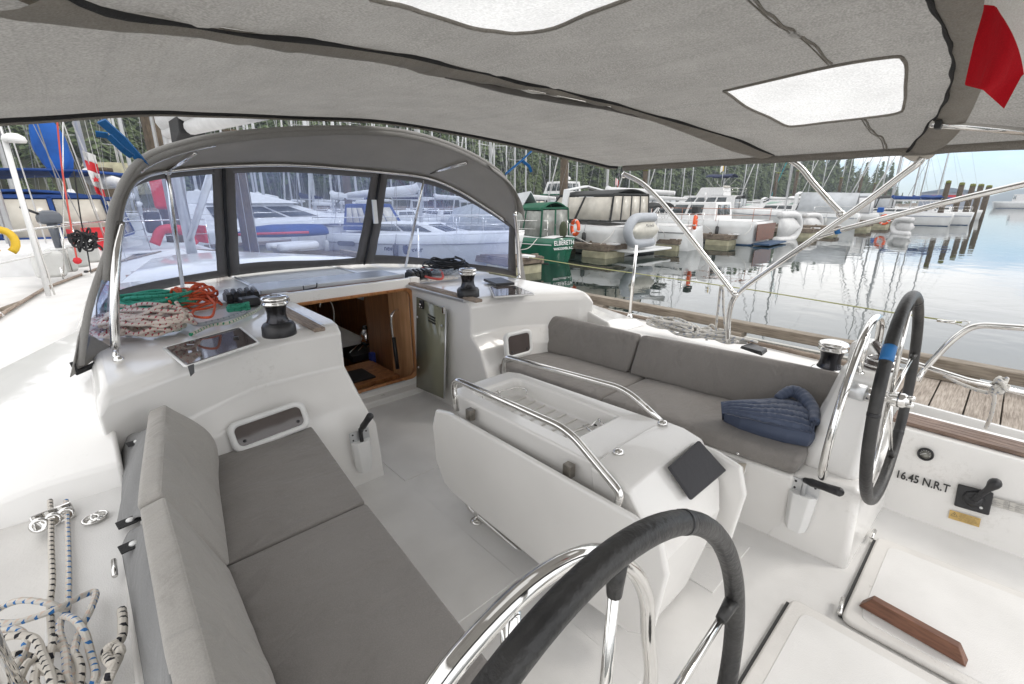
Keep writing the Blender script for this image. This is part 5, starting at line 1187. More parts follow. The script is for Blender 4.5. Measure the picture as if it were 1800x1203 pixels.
fdock = wood('dock_timber', (.06, .045, .035), (.26, .21, .16), 8, .9, stretch=(1, 1, 6))
redc = pbr('red_fabric', (.55, .02, .03), .7, var=.1); whitec = pbr('white_fabric', (.68, .68, .68), .7)
NT = {'n': 0}
def hull(root, L_=9, B=3, F=1, tr=.8, mat=None, boot=None, stripe=None, rake=.25, sheer=.25, deckm=None, bowf=1.0, draft=.35):
    mat = mat or hullw; secs = []; n = 14
    def bw(t): return B/2*(tr+(1-tr)*min(1, t/.4)**.7)*(1-max(0, (t-.45)/.55)**2.3*.985)
    def sec(t, lo, hi):
        b = bw(t); sh = F*(1+sheer*t*t*bowf); zz = lambda k: lo+(hi-lo)*k
        out = []
        for k in (1, .75, .5, .25, 0):
            z = (sh*k if lo == 0 else 0)
            out.append((b*(1-.10*(1-k)**2-.25*(1-k)**2*t), z))
        return out, sh, b
    def yy(t, z, sh): return t*L_+rake*(z/max(.01, F))*(t*1.6-1)*1.0 if t > .6 else t*L_-rake*(1-t/.6)*(z/F)*.6
    for i in range(n+1):
        t = i/n; o, sh, b = sec(t, 0, 1)
        p = [V((x, yy(t, z, sh), z)) for x, z in o]+[V((b*.5, t*L_, -draft)), V((0, t*L_, -draft*1.2)), V((-b*.5, t*L_, -draft))]+[V((-x, yy(t, z, sh), z)) for x, z in o[::-1]]
        secs.append(p)
    MB().loft(secs).build('hull', mat, root)
    dk = [[V((x*.97, p[0].y, p[0].z+.012+.05*(1-(abs(x)/max(.01, p[0].x))**2))) for x in (p[0].x, p[0].x*.5, 0, -p[0].x*.5, -p[0].x)] for p in secs]
    MB().loft(dk, closed=False, cap=False).build('deck', deckm or whitec, root, solid=.03)
    if boot: MB().loft([[V((s[k].x*1.012, s[k].y+(-.012 if i == 0 else 0), z)) for k, z in ((4, -.03), (4, .10))]+[V((-s[k].x*1.012, s[k].y+(-.012 if i == 0 else 0), z)) for k, z in ((4, .10), (4, -.03))] for i, s in enumerate(secs)]).build('boot_stripe', boot, root)
    if stripe:
        mb = MB()
        for sgn in (-1, 1): mb.tube([V((sgn*s[1].x*1.012, s[1].y, s[1].z)) for s in secs], .022, 4)
        mb.build('hull_stripe', stripe, root)
    return bw
def cabin(root, y0, y1, w0, w1, z0, h, mat=None, win=True, name='cabin', gl=None, rows=1, tumble=.15, front=.5, aft=.1):
    secs = []
    for y, w, k in ((y0+0, w0, 0), (y0+aft, w0, 1), (y1-front, w1, 1), (y1, w1*.9, .06)):
        pass
    b = [(-w0, y0), (w0, y0), (w1, y1), (-w1, y1)]; t = [(-w0*(1-tumble), y0+aft), (w0*(1-tumble), y0+aft), (w1*(1-tumble), y1-front), (-w1*(1-tumble), y1-front)]
    o = MB().loft([[V((x, y, z0)) for x, y in b], [V((x, y, z0+h)) for x, y in t]]).build(name, mat or whitec, root, bevel=.05, seg=2)
    if win:
        g = gl or glassd
        def face(i, n, m=.12, lo=.3, hi=.85):
            a0, a1 = V((*b[i], z0)), V((*b[(i+1) % 4], z0)); c0, c1 = V((*t[i], z0+h)), V((*t[(i+1) % 4], z0+h))
            nn = (a1-a0).cross(c0-a0).normalized()*.012
            for k in range(n):
                u0, u1 = m+(1-2*m)*k/n+.015, m+(1-2*m)*(k+1)/n-.015
                q = [a0.lerp(a1, u0).lerp(c0.lerp(c1, u0), lo), a0.lerp(a1, u1).lerp(c0.lerp(c1, u1), lo), a0.lerp(a1, u1).lerp(c0.lerp(c1, u1), hi), a0.lerp(a1, u0).lerp(c0.lerp(c1, u0), hi)]
                MB().add([p+nn for p in q], [(0, 1, 2, 3)]).build('window', g, root, solid=.012)
        nw = win if isinstance(win, int) and win > 1 else 2
        face(0, 2); face(1, nw); face(3, nw); face(2, 2)
    return o
def mast(root, y, h, z0=1, r=.075, boom=3.4, cover=None, bh=1.0, lean=0, B=1.4, aft=0, bow=None, spread=2, furl=None):
    MB().tube([V((0, y, z0)), V((0, y-lean, z0+h))], [r, r*.8], 8).build('mast', aluf, root)
    if boom:
        MB().tube([V((0, y, z0+bh)), V((0, y-boom, z0+bh-.02))], .06, 6).build('boom', aluf, root)
        if cover: MB().tube([V((0, y, z0+bh+.35)), V((0, y-.3, z0+bh+.20)), V((0, y-boom*.6, z0+bh+.12)), V((0, y-boom, z0+bh+.05))], [.16, .19, .15, .09], 8).build('sail_cover', cover, root)
    mb = MB()
    for s in (-1, 1):
        for k in range(spread):
            zz = z0+h*(k+1)/(spread+1); mb.tube([V((0, y, zz)), V((s*(.75-.15*k), y-.1, zz+.05))], .018, 4)
    mb.build('spreader', aluf, root)
    mb = MB()
    for s in (-1, 1):
        mb.tube([V((s*B*.92, y-.15, z0-.1)), V((s*.72, y-.1, z0+h*.5)), V((0, y, z0+h*.97))], .008, 4); mb.tube([V((s*B*.85, y-.5, z0-.1)), V((0, y, z0+h*.5))], .007, 4)
    mb.tube([V((0, aft, z0-.1)), V((0, y, z0+h))], .008, 4)
    if bow: mb.tube([V((0, bow, z0-.05)), V((0, y+.1, z0+h*.96))], .008, 4)
    mb.build('rigging', wire_, root)
    if furl and bow: MB().tube([V((0, bow-.1, z0+.3)), V((0, (bow+y)/2+.1, z0+h*.5)), V((0, y+.15, z0+h*.93))], [.07, .06, .03], 6).build('furled_jib', furl, root)
def rails(root, pts, h=.6, n=None, mat=None, name='rail'):
    mb = MB(); mb.tube([p+V((0, 0, h)) for p in pts], .016, 6); mb.tube([p+V((0, 0, h*.5)) for p in pts], .010, 5)
    for p in pts: mb.tube([p, p+V((0, 0, h))], .014, 5)
    mb.build(name, mat or chrome, root)
def bimtop(root, y0, y1, w, z, mat, h=1.6, arch=.22, legs=True, name='bimini'):
    MB().grid(lambda u, v: V(((u-.5)*2*w, y0+(y1-y0)*v, z-arch*(2*u-1)**2+.03*sin(v*pi*3))), 12, 8).build(name, mat, root, solid=.05)
    if legs:
        mb = MB()
        for s in (-1, 1):
            for y in (y0+.05, (y0+y1)/2, y1-.05): mb.tube([V((s*w*.97, y, z-arch)), V((s*w, (y0+y1)/2+(y-(y0+y1)/2)*.2, z-h))], .016, 5)
        mb.build('bimini_frame', chrome, root)
def enclosure(root, y0, y1, w, z0, z1, frame_m, pan=creamw, arch=.2, n=3, name='canvas_enclosure', taper=.9, slope=.5):
    # canvas top with clear panels all round
    def T(u, v): return V(((u-.5)*2*w*taper, y0+(y1-y0-slope)*v, z1-arch*(2*u-1)**2-.06*v))
    MB().grid(T, 12, 8).build(name, frame_m, root, solid=.05)
    def pane(a, b, c, d, k):
        for i in range(k):
            u0, u1 = i/k+.02, (i+1)/k-.02
            q = [a.lerp(b, u0).lerp(d.lerp(c, u0), .04), a.lerp(b, u1).lerp(d.lerp(c, u1), .04), a.lerp(b, u1).lerp(d.lerp(c, u1), .93), a.lerp(b, u0).lerp(d.lerp(c, u0), .93)]
            MB().add(q, [(0, 1, 2, 3)]).build('clear_panel', pan, root, solid=.015)
        mb = MB()
        for i in range(k+1): mb.bar(a.lerp(b, i/k), d.lerp(c, i/k), .07, .03, up=(b-a).cross(d-a))
        mb.bar(a, b, .07, .03, up=(b-a).cross(d-a)); mb.bar(d, c, .07, .03, up=(b-a).cross(d-a)); mb.build('canvas_strip', frame_m, root)
    zl = z1-arch
    pane(V((-w, y0, z0)), V((w, y0, z0)), V((w*taper, y0, zl+.04)), V((-w*taper, y0, zl+.04)), n)
    for s in (-1, 1): pane(V((s*w, y0, z0)), V((s*w, y1, z0)), V((s*w*taper, y1-slope, zl)), V((s*w*taper, y0, zl)), 2)
    pane(V((-w, y1, z0)), V((w, y1, z0)), V((w*taper, y1-slope, zl)), V((-w*taper, y1-slope, zl)), 2)
def buoy(loc, label, r=.3, rz=0, mat=None, tilt=0):
    W = thing('lifebuoy', label, 'lifebuoy', loc, 'ring lifebuoys on the moored boats', rz)
    MB().tube([V((r*cos(a), 0, r*sin(a))) for a in [i*pi/14 for i in range(28)]], r*.27, 8, closed=True).build('ring', mat or redb, W)
    mb = MB()
    for k in range(4):
        a = k*pi/2+.4; mb.tube([V((r*cos(a+d), 0, r*sin(a+d))) for d in (-.1, 0, .1)], r*.29, 8)
    mb.build('reflective_band', whitec, W); return W
def rib(loc, label, rz=0, L_=3, B=1.5, stand=True, mat=None, up=1, bott=None, nm=None):
    """inflatable dinghy hoisted on edge; bottom towards -y"""
    W = thing('inflatable_dinghy', label, 'dinghy', loc, 'inflatable dinghies on the moored boats', rz); m = mat or ribw; r = .2
    pts = [(-L_/2, B/2), (L_*.15, B/2), (L_*.38, B*.36), (L_/2, 0), (L_*.38, -B*.36), (L_*.15, -B/2), (-L_/2, -B/2)]
    def PT(x, y, z): return V((x*up, z, y)) if stand else V((x, y, z))
    MB().tube(catmull([PT(x, y, 0) for x, y in pts], 6), r, 12).build('tube', m, W)
    secs = []
    for t in (0, .3, .6, .85, 1):
        x = -L_/2+.08+t*(L_*.9); w = (B/2-.12)*(1-max(0, t-.5)**2*3.2); secs.append([PT(x, w, -.05), PT(x, w*.5, -.22*(1-t*.4)), PT(x, 0, -.38*(1-t*.5)), PT(x, -w*.5, -.22*(1-t*.4)), PT(x, -w, -.05), PT(x, -w, .02), PT(x, w, .02)])
    MB().loft(secs).build('hull', bott or pbr('dinghy_hull', (.55, .53, .47), .4), W)
    if nm:
        M = Matrix.Translation(V((-.12, -.30, B*.14))) @ Matrix.Rotation(RD(90), 4, 'X')@Matrix.Rotation(RD(0), 4, 'Z')
        text_obj('name_lettering', nm, .2, M, inkm, W, shear=.3)
    return W
def finger(px, py, label, L_=8, w=1.1, x=None):
    c = at(px, py); F_ = thing('finger_dock', label, 'finger dock', (c.x, c.y, WZ), 'finger docks of the far berths')
    MB().box((0, L_/2, .52), (w, L_, .10)).build('decking', fdock, F_, bevel=.01)
    mb = MB()
    for s in (-1, 1): mb.box((s*w*.5, L_/2, .40), (.12, L_, .2))
    MB().box((0, L_/2, .40), (w*1.05, L_*.99, .12)).build('frame', fdock, F_)
    for s in (-1, 1): MB().box((s*(w*.5+.03), L_/2, .42), (.12, L_, .22)).build('stringer', fdock, F_)
    for k in range(int(L_/2.4)): MB().box((0, .75+k*2.4, .06), (w*1.15, 1.3, .44)).build('float', conc, F_, bevel=.04)
    rr = random.Random(int(px)); mb = MB()
    for k in range(5): mb.box((rr.uniform(-.4, .4)*w, .2+k*1.3, .60), (.3, .12, .07), rot=rr.uniform(-.3, .3))
    mb.build('cleat_block', fdock, F_)
    MB().box((rr.uniform(-.2, .2), .1, .60), (.34, .5, .06)).build('dock_step', whitec, F_)
    return F_
FN = [(1.0, 930, 482, 'finger dock with pale float under the stern of the green sailboat'), (1, 1085, 453, 'finger dock with pale float between the green sailboat and the covered cruiser'), (1, 1205, 440, 'finger dock behind the grey inflatable dinghy'),
      (1, 1292, 431, 'finger dock between the lifebuoy sailboat and the wooden transom boat'), (1, 1432, 417, 'finger dock beyond the white upright dinghies'), (1, 1472, 411, 'finger dock left of the white boat with tarpaulin'), (1, 1530, 404, 'finger dock right of the white boat with tarpaulin'),
      (1, 1562, 399, 'small distant finger dock short of the outer pilings'), (1, 1590, 396, 'distant finger dock under the blue covered boom'), (1, 1618, 393, 'farthest finger dock beside the outer pilings')]
for _, a, b, l in FN: finger(a, b, l, L_=7 if a > 1000 else 5, w=1.25)
# main walkway behind the fingers
W_ = thing('main_dock', 'long main walkway of the marina behind the moored boats', 'dock', (50, 20, WZ)); a = math.atan2(-.1, 1)
MB().box((0, 0, .5), (150, 2.2, .14), rot=-.095).build('decking', fdock, W_)
MB().box((0, 0, .2), (150, 1.8, .4), rot=-.095).build('float', conc, W_)
# ---- green sailboat
g = at(985, 462); G = thing('green_sailboat', 'green hulled sailboat with name lettering on its transom and grey tarp over the boom', 'sailboat', (g.x, g.y+.1, WZ), rz=RD(-3))
hull(G, 9, 2.9, .98, .43, hullg, antir, stripe=whitec, rake=.45, draft=.4)
cabin(G, 1.9, 5.4, .85, .7, .98, .45); 
enclosure(G, .25, 2.4, .78, 1.0, 2.3, greenc, pan=pbr('dull_clear_panel', (.25, .26, .24), .3, var=.3, vscale=4), arch=.25, n=2, slope=.35)
MB().loft([[V((x*k, y, z)) for x, z in ((-1.25, 1.15), (0, zz), (1.25, 1.15), (1.2, 1.1), (0, zz-.06), (-1.2, 1.1))] for y, k, zz in ((1.7, 1.0, 2.75), (4, 1.05, 2.5), (7.5, .5, 2.0))]).build('boom_tarp', greyc, G)
rails(G, [V((-.55, .1, 1)), V((-1.05, 1.2, 1)), V((-1.35, 3, 1.02)), V((-1.35, 5, 1.1))], .62); rails(G, [V((.55, .1, 1)), V((1.05, 1.2, 1)), V((1.35, 3, 1.02))], .62)
mast(G, 4.4, 11, 1, boom=3, B=1.4, bow=8.8)
def tfr(y, z): return Matrix.Translation((0, y, z)) @ Matrix.Rotation(RD(90-24), 4, 'X')
t1 = text_obj('name_lettering', 'ELBERETH', .25, Matrix.Translation((0, -.29, .72))@Matrix.Rotation(RD(75), 4, 'X'), whitec, G, shear=.2, align='CENTER', bold=.002)
t2 = text_obj('port_lettering', 'VANCOUVER, B.C.', .13, Matrix.Translation((0, -.26, .54))@Matrix.Rotation(RD(75), 4, 'X'), whitec, G, align='CENTER', bold=.003)
buoy(P(1011, 400, y=g.y+.1), 'orange ring lifebuoy on the stern rail of the green sailboat', .27, RD(70))
o = MB().ball(P(990, 404, y=g.y-.1), .22, 12, (.8, .7, 1.5)).build('fender', pbr('mossy_bag', (.05, .06, .03), .9, var=.3), None); c = P(990, 404, y=g.y-.1); o.data.transform(Matrix.Translation(-c)); o.location = c; tag(o, 'mossy dark cover hanging at the stern of the green sailboat', 'fender')
# ---- covered cruiser
g = at(1120, 449); C2 = thing('motor_cruiser', 'white and black motor cruiser under a black topped canvas enclosure with cream panels', 'motor cruiser', (g.x+.2, g.y+.2, WZ), rz=RD(-2))
hull(C2, 10.5, 3.5, 1.25, .92, hullw, antir, rake=.1, sheer=.35)
cabin(C2, 4, 9, 1.35, .7, 1.3, .7, win=2, front=1.6, tumble=.25)
enclosure(C2, .45, 4.6, 1.45, 1.5, 2.85, blackc, arch=.25, n=4, slope=1.0)
MB().loft([[V((x, y, z)) for x, z in ((-1.70, 1.1), (-1.62, 1.5), (-1.38, 2.88), (0, 3.08), (1.38, 2.88), (1.62, 1.5), (1.70, 1.1), (1.62, 1.1), (1.5, 1.5), (1.28, 2.80), (0, 2.99), (-1.28, 2.80), (-1.5, 1.5), (-1.62, 1.1))] for y in (3.0, 3.35)]).build('radar_arch', hullw, C2, bevel=.03, seg=2)
for s in (-1, 1): MB().prism([V((s*1.757, y, z)) for y, z in ((1.0, .35), (4.8, .35), (6.2, .9), (4.4, 1.0), (2.6, .85))], (s*.012, 0, 0)).build('hull_graphic', blackc, C2)
MB().box((0, -.45, .28), (3.0, .9, .1)).build('swim_platform', hullw, C2, bevel=.03)
MB().box((.3, -.04, .8), (.55, .06, .9)).build('transom_panel', blackc, C2)
rib(P(1126, 405, y=g.y-.5)+V((0, 0, 0)), 'grey lettered inflatable dinghy hoisted on edge at the stern of the covered cruiser', 0, 1.9, 1.05, mat=ribg, up=-1, nm='Michelle')
# ---- trawler behind
g = P(1035, 372, y=34); C3 = thing('trawler_yacht', 'white trawler with dark green trimmed wheelhouse and radar dome behind the covered cruiser', 'trawler', (g.x, 34, WZ))
hull(C3, 12, 4, 1.7, .9, hullw, antir); cabin(C3, 1, 8, 1.7, 1.3, 1.7, 1.3, win=4); cabin(C3, 2.5, 6, 1.6, 1.4, 3.05, 1.5, win=3, name='wheelhouse')
MB().box((0, 4.2, 3.08), (3.5, 4, .14)).build('green_trim', greenc, C3); MB().lathe([(.35, 0), (.4, .1), (.35, .3), (.1, .42)], (.2, 3.6, 4.75), n=16).build('radar_dome', whitec, C3)
MB().tube([V((0, 3.3, 4.5)), V((0, 3.3, 6.6))], .05, 6).build('mast', aluf, C3); rails(C3, [V((-1.8, 0, 1.7)), V((-1.9, 3, 1.7)), V((-1.8, 6, 1.8))], .8)
# ---- white sailboat with lifebuoy
g = at(1236, 438); S4 = thing('white_sailboat', 'white sailboat with a black barbecue and orange lifebuoy on its stern rail', 'sailboat', (g.x-.6, g.y+.1, WZ), rz=RD(4))
hull(S4, 9.5, 3.0, 1.15, .7, hullw, None, stripe=glassd, rake=-.35); cabin(S4, 3, 7, 1.0, .7, 1.15, .4, win=3)
bimtop(S4, 1.7, 2.7, .8, 2.25, blackc, h=.9, arch=.2, name='dodger'); rails(S4, [V((.9, .15, 1.15)), V((-.9, .15, 1.15)), V((-1.25, 1.6, 1.15)), V((-1.4, 3.5, 1.15))], .62)
MB().box((-.35, .05, 1.95), (.5, .3, .32)).build('barbecue', blackc, S4, bevel=.06); mast(S4, 5.4, 13, 1.2, boom=4, cover=whitec, bh=1.5, B=1.4, bow=9.2)
buoy(P(1222, 390, y=g.y+.1), 'orange ring lifebuoy on the rail of the white barbecue sailboat', .30, RD(20))
# ---- flybridge yacht behind
g = P(1232, 392, y=27); M5 = thing('flybridge_yacht', 'white motor yacht with navy topped flying bridge behind the lifebuoy sailboat', 'motor yacht', (g.x+2.5, 23, WZ), rz=RD(6))
hull(M5, 12, 4.2, 1.5, .92, hullw, antir); cabin(M5, .8, 8.5, 1.8, 1.2, 1.5, 1.5, win=4, front=1.4); cabin(M5, 2.2, 5.6, 1.5, 1.1, 3.0, .95, win=False, name='flybridge')
bimtop(M5, 1.6, 4.6, 1.4, 5.45, navyc, h=1.6, arch=.35); rails(M5, [V((-1.6, .6, 3.05)), V((-1.6, 2.2, 3.05)), V((1.6, 2.2, 3.05)), V((1.6, .6, 3.05))], .8); rails(M5, [V((-1.8, .1, 1.5)), V((-2, 3, 1.5)), V((-1.9, 6, 1.55))], .7)
for k in range(3): MB().ball((-.9+.7*k, 2.35, 4.0), .3, 10, (1.2, .8, .55)).build('seat_cover', creamw, M5)
buoy(P(1240, 345, y=26), 'white ring lifebuoy on the flying bridge of the motor yacht', .34, RD(20), mat=whitec)
# ---- wood transom boat
g = at(1350, 427); C6 = thing('classic_cruiser', 'white cabin cruiser with varnished wooden transom and bronze coloured rails', 'cabin cruiser', (g.x-1.0, g.y+.1, WZ), rz=RD(3))
hull(C6, 11, 3.6, 1.25, .92, hullw, antif, rake=.1); cabin(C6, 2.2, 8.4, 1.4, 1.0, 1.25, 1.05, win=4, front=1.2)
MB().prism([V((x, -.21, z)) for x, z in ((-1.5, .25), (1.5, .25), (1.62, 1.15), (-1.62, 1.15))], (0, -.03, 0)).build('wood_transom', woodt, C6)
MB().box((0, -.55, .10), (3.2, .8, .08)).build('swim_platform', antif, C6); rails(C6, [V((1.5, .1, 1.25)), V((-1.5, .1, 1.25)), V((-1.7, 2, 1.25)), V((-1.75, 4, 1.25)), V((-1.7, 6, 1.3))], .7, mat=pbr('bronze_rail', (.35, .12, .06), .4))
# ---- navy topped express cruiser
g = P(1340, 392, y=20); C7 = thing('express_cruiser', 'white express cruiser with radar arch, pale green windscreen and navy canvas', 'motor cruiser', (g.x+3, 14, WZ), rz=RD(4))
hull(C7, 10, 3.3, 1.4, .92, hullw, antir); cabin(C7, 3, 8.5, 1.4, .7, 1.45, 1.0, win=2, gl=pbr('green_glass', (.3, .42, .36), .1), front=2.2)
enclosure(C7, .2, 3.4, 1.35, 1.55, 3.15, navyc, arch=.3, n=3)
MB().loft([[V((x, y, z)) for x, z in ((-1.6, 1.3), (-1.35, 3.1), (0, 3.35), (1.35, 3.1), (1.6, 1.3), (1.45, 1.3), (1.25, 3.0), (0, 3.22), (-1.25, 3.0), (-1.45, 1.3))] for y in (3.3, 3.7)]).build('radar_arch', hullw, C7, bevel=.03, seg=2)
rib(P(1386, 399, y=10.0), 'white inflatable dinghy standing on edge behind the wooden transom', RD(-14), 2.3, 1.5, mat=ribw, up=1, bott=ribw)
rib(P(1427, 394, y=11.5), 'white inflatable dinghy leaning bow up beside the black canvas boat', RD(-20), 2.1, 1.4, mat=ribw, up=1, bott=ribw)
# ---- black canvas boat, tarpaulin boat and further craft
g = P(1432, 398, y=14); C8 = thing('sport_cruiser', 'white motor cruiser with black camper canvas beyond the two white dinghies', 'motor cruiser', (g.x+1, 12.3, WZ), rz=RD(4))
hull(C8, 9, 3.2, 1.4, .92, hullw, antir); enclosure(C8, .3, 3.6, 1.35, 1.5, 3.2, blackc, pan=greyc, arch=.3, n=2); cabin(C8, 3.5, 7.5, 1.2, .7, 1.4, .6)
g = at(1515, 404); C9 = thing('tarpaulin_boat', 'white sailboat with a pale tarpaulin over its cockpit', 'sailboat', (g.x, g.y+.5, WZ), rz=RD(5))
hull(C9, 10, 3.2, 1.3, .8, hullw, None, stripe=antif); MB().loft([[V((x*k, y, z)) for x, z in ((-1.4, 1.5), (0, zz), (1.4, 1.5))] for y, k, zz in ((.2, 1, 3.0), (4.4, .9, 3.1))], closed=False, cap=False).build('tarpaulin', greyc, C9, solid=.04)
mast(C9, 5.6, 14, 1.3, boom=0, B=1.5, bow=9.6); rails(C9, [V((1.2, .1, 1.3)), V((-1.2, .1, 1.3)), V((-1.5, 3, 1.3))], .6)
SB = [ # px (mast), x depth handled by y, cover, label, y, mast h, rz
 (905, 22, whitec, 'white sailboat whose mast stands just right of the sprayhood', 12, 0), (1012, 26, whitec, 'white sailboat moored behind the green sailboat', 13, 0), (1137, 21, whitec, 'white sailboat with a thick mast right of the covered cruiser', 13, 0), (1175, 30, navyc, 'sailboat with navy boom cover behind the flybridge yacht', 14, 0),
 (1352, 18, whitec, 'white sailboat with mast and strut by the navy topped cruiser', 14, .5), (1395, 22, blackc, 'sailboat with black boom cover behind the upright dinghies', 14, 0), (1440, 24, tealc, 'sailboat with a long teal boom cover', 14, 0), (1472, 22, tealc, 'sailboat with teal cover nearer the tarpaulin boat', 14, 0),
 (1530, 20, whitec, 'sailboat with rigged mast beyond the tarpaulin boat', 14, 0), (1586, 17, darkblue, 'sailboat with blue boom cover left of the outer pilings', 12, 0), (1622, 12, darkblue, 'farthest sailboat with blue boom cover beside the outer pilings', 12, 0)]
for px, y, cov, lab, h, le in SB:
    g = P(px, 356, y=y+5) if px < 1560 else P(px, 358, x=62 if px < 1600 else 66)
    if px >= 1560: y = g.y-4
    B_ = thing('moored_sailboat', lab, 'sailboat', (g.x, y, WZ), 'sailboats in the far berths', rz=0)
    hull(B_, 9.5, 3.1, 1.2, .75, hullw, antif if cov != whitec else None, stripe=cov if cov != whitec else None); cabin(B_, 2.8, 7, 1.0, .7, 1.2, .42, win=3)
    mast(B_, 5, h, 1.3, boom=4.2, cover=cov, bh=1.2, B=1.45, bow=9.2, furl=(tealc if px == 1395 else whitec)); rails(B_, [V((1.1, .1, 1.2)), V((-1.1, .1, 1.2)), V((-1.45, 2.5, 1.2)), V((-1.5, 5, 1.22))], .6)
    if px in (1440, 1530, 1586, 1352): bimtop(B_, .8, 2.6, 1.1, 2.9, cov, h=1.4)
buoy(P(1555, 386, x=48), 'small distant orange ring lifebuoy left of the outer pilings', .35, 1.2)
# white covered motorboat at right of the row
g = at(1560, 397); B_ = thing('covered_motorboat', 'white motorboat with grey canopy frame and a small blue cover', 'motorboat', (g.x, g.y+1, WZ), rz=RD(5))
hull(B_, 8, 3, 1.1, .9, hullw, None); enclosure(B_, .6, 3.8, 1.3, 1.2, 3.1, greyc, pan=whitec, arch=.3, n=2); MB().box((.9, -.1, 1.5), (.8, .5, .5)).build('outboard_cover', bluec, B_, bevel=.08)
rib(at(1585, 398, WZ+.55), 'white inflatable dinghy tilted at the end of the far finger docks', RD(40), 1.8, 1.0, mat=ribw, up=1, bott=ribw)
# ---- pilings
for (tx, ty, bx, by, l) in ((1667, 322, 1647, 397, 'first of the five outer pilings, nearest and leftmost'), (1687, 325, 1672, 393, 'second outer piling from the left'), (1706, 327, 1692, 391, 'middle one of the five outer pilings'), (1721, 327, 1707, 388, 'fourth outer piling from the left'), (1738, 329, 1722, 386, 'rightmost and farthest outer piling')):
    b = at(bx, by); t = P(tx, ty, x=b.x); W = thing('piling', l, 'piling', b, 'tall wooden mooring pilings')
    MB().tube([V((0, 0, -1.2)), V((0, 0, .25+.5)), V((0, 0, t.z-WZ))], [.30*b.x/75, .29*b.x/75, .26*b.x/75], 12).build('shaft', pilem, W)
    MB().lathe([(.27*b.x/75, 0), (.24*b.x/75, .25), (0, .3)], (0, 0, t.z-WZ-.02), n=12).build('mossy_top', pbr('moss', (.16, .17, .04), .9, var=.3), W)
for (px, ty, d, r, l) in ((990, 278, 20, .26, 'tall dark piling behind the green sailboat and covered cruiser'), (1130, 300, 24, .2, 'brown piling left of the flybridge yacht'), (1392, 300, 26, .25, 'weathered piling with cross beams behind the navy topped cruiser'), (1358, 304, 24, .2, 'short weathered piling carrying the left end of the cross beams'), (1470, 312, 24, .25, 'piling behind the teal boom cover'), (1505, 310, 24, .25, 'piling right of the teal boom cover'), (1530, 322, 22, .2, 'short piling behind the tarpaulin boat'), (1552, 322, 20, .22, 'stepped piling left of the blue covered boats')):
    b = P(px, 360, y=d); b.z = WZ; t = P(px, ty, y=d); W = thing('piling', l, 'piling', b, 'tall wooden mooring pilings')
    MB().tube([V((0, 0, -1)), V((0, 0, t.z-WZ))], r, 10).build('shaft', pilem, W); MB().lathe([(r*1.15, 0), (r*1.15, .15), (0, .2)], (0, 0, t.z-WZ), n=10).build('cap', pbr('moss', (.16, .17, .04), .9, var=.3), W)
# ---- flags
def flagth(q, w, h, mats, label, rz=0, pole=1.5):
    W = thing('flag', label, 'flag', q, rz=rz); MB().tube([V((0, 0, -pole)), V((0, 0, h*.5))], .02, 6).build('pole', aluf, W)
    for i, (u0, u1, m) in enumerate(mats):
        MB().grid(lambda u, v: V(((u0+(u1-u0)*u)*w*.6, .06*w*sin((u0+(u1-u0)*u)*9), h*.5-h*v-(u0+(u1-u0)*u)*h*.4)), 8, 6).build('cloth', m, W, solid=.004)
flagth(P(1082, 318, y=22), .7, .5, [(0, .3, redc), (.3, .7, whitec), (.7, 1, redc)], 'small red and white flag above the covered cruiser')
flagth(P(1272, 295, y=17), 1.0, .45, [(0, .3, yell), (.3, 1, whitec)], 'small yellow and white flag beside the navy bimini', rz=pi)
# ---- far ferry and hills
g = at(1733, 366); FE = thing('ferry', 'long white two deck boat far off on open water at right', 'ferry', (g.x, g.y-2, WZ), rz=RD(188))
hull(FE, 44, 8, 2.2, .85, hullw, antif, rake=1.2); cabin(FE, 4, 36, 3.4, 3, 2.2, 2.3, win=12, front=2.5, tumble=.06); cabin(FE, 9, 26, 2.8, 2.4, 4.5, 1.6, win=7, front=2, tumble=.08, name='upper_deck'); MB().tube([V((0, 20, 6)), V((0, 20, 14))], .12, 6).build('mast', aluf, FE)
FB = P(1672, 345, x=210); SH = thing('boathouse', 'grey boathouse with red sign board beyond the outer pilings', 'building', (210, FB.y, WZ))
MB().box((0, 0, 2.5), (12, 14, 5)).build('wall', pbr('boathouse_wall', (.30, .33, .40), .7), SH); MB().box((-6.1, 0, 3.6), (.1, 9, 1.2)).build('sign_board', redc, SH)
MB().prism([V((-6.3, -7.5, 5)), V((-6.3, 0, 6.4)), V((-6.3, 7.5, 5))], (12.6, 0, 0)).build('roof', pbr('boathouse_roof', (.2, .25, .32), .6), SH)
hillm = pbr('far_hill', (.05, .09, .10), .95, var=.3, vscale=.006, detail=8)
mb = MB(); H0 = []
def hz(y): return 95*max(0, 1-((y+300)/560)**2)**.8+45*max(0, 1-((y+700)/500)**2)+12*noise.noise(V((y*.01, 0, 0)))
mb.grid(lambda u, v: V((1200+280*v, -720+860*u, WZ-1+.4*hz(-1800+2150*u)*sin(pi*v*.5))), 80, 8); mb.build('far_hills', hillm)['kind'] = 'structure'
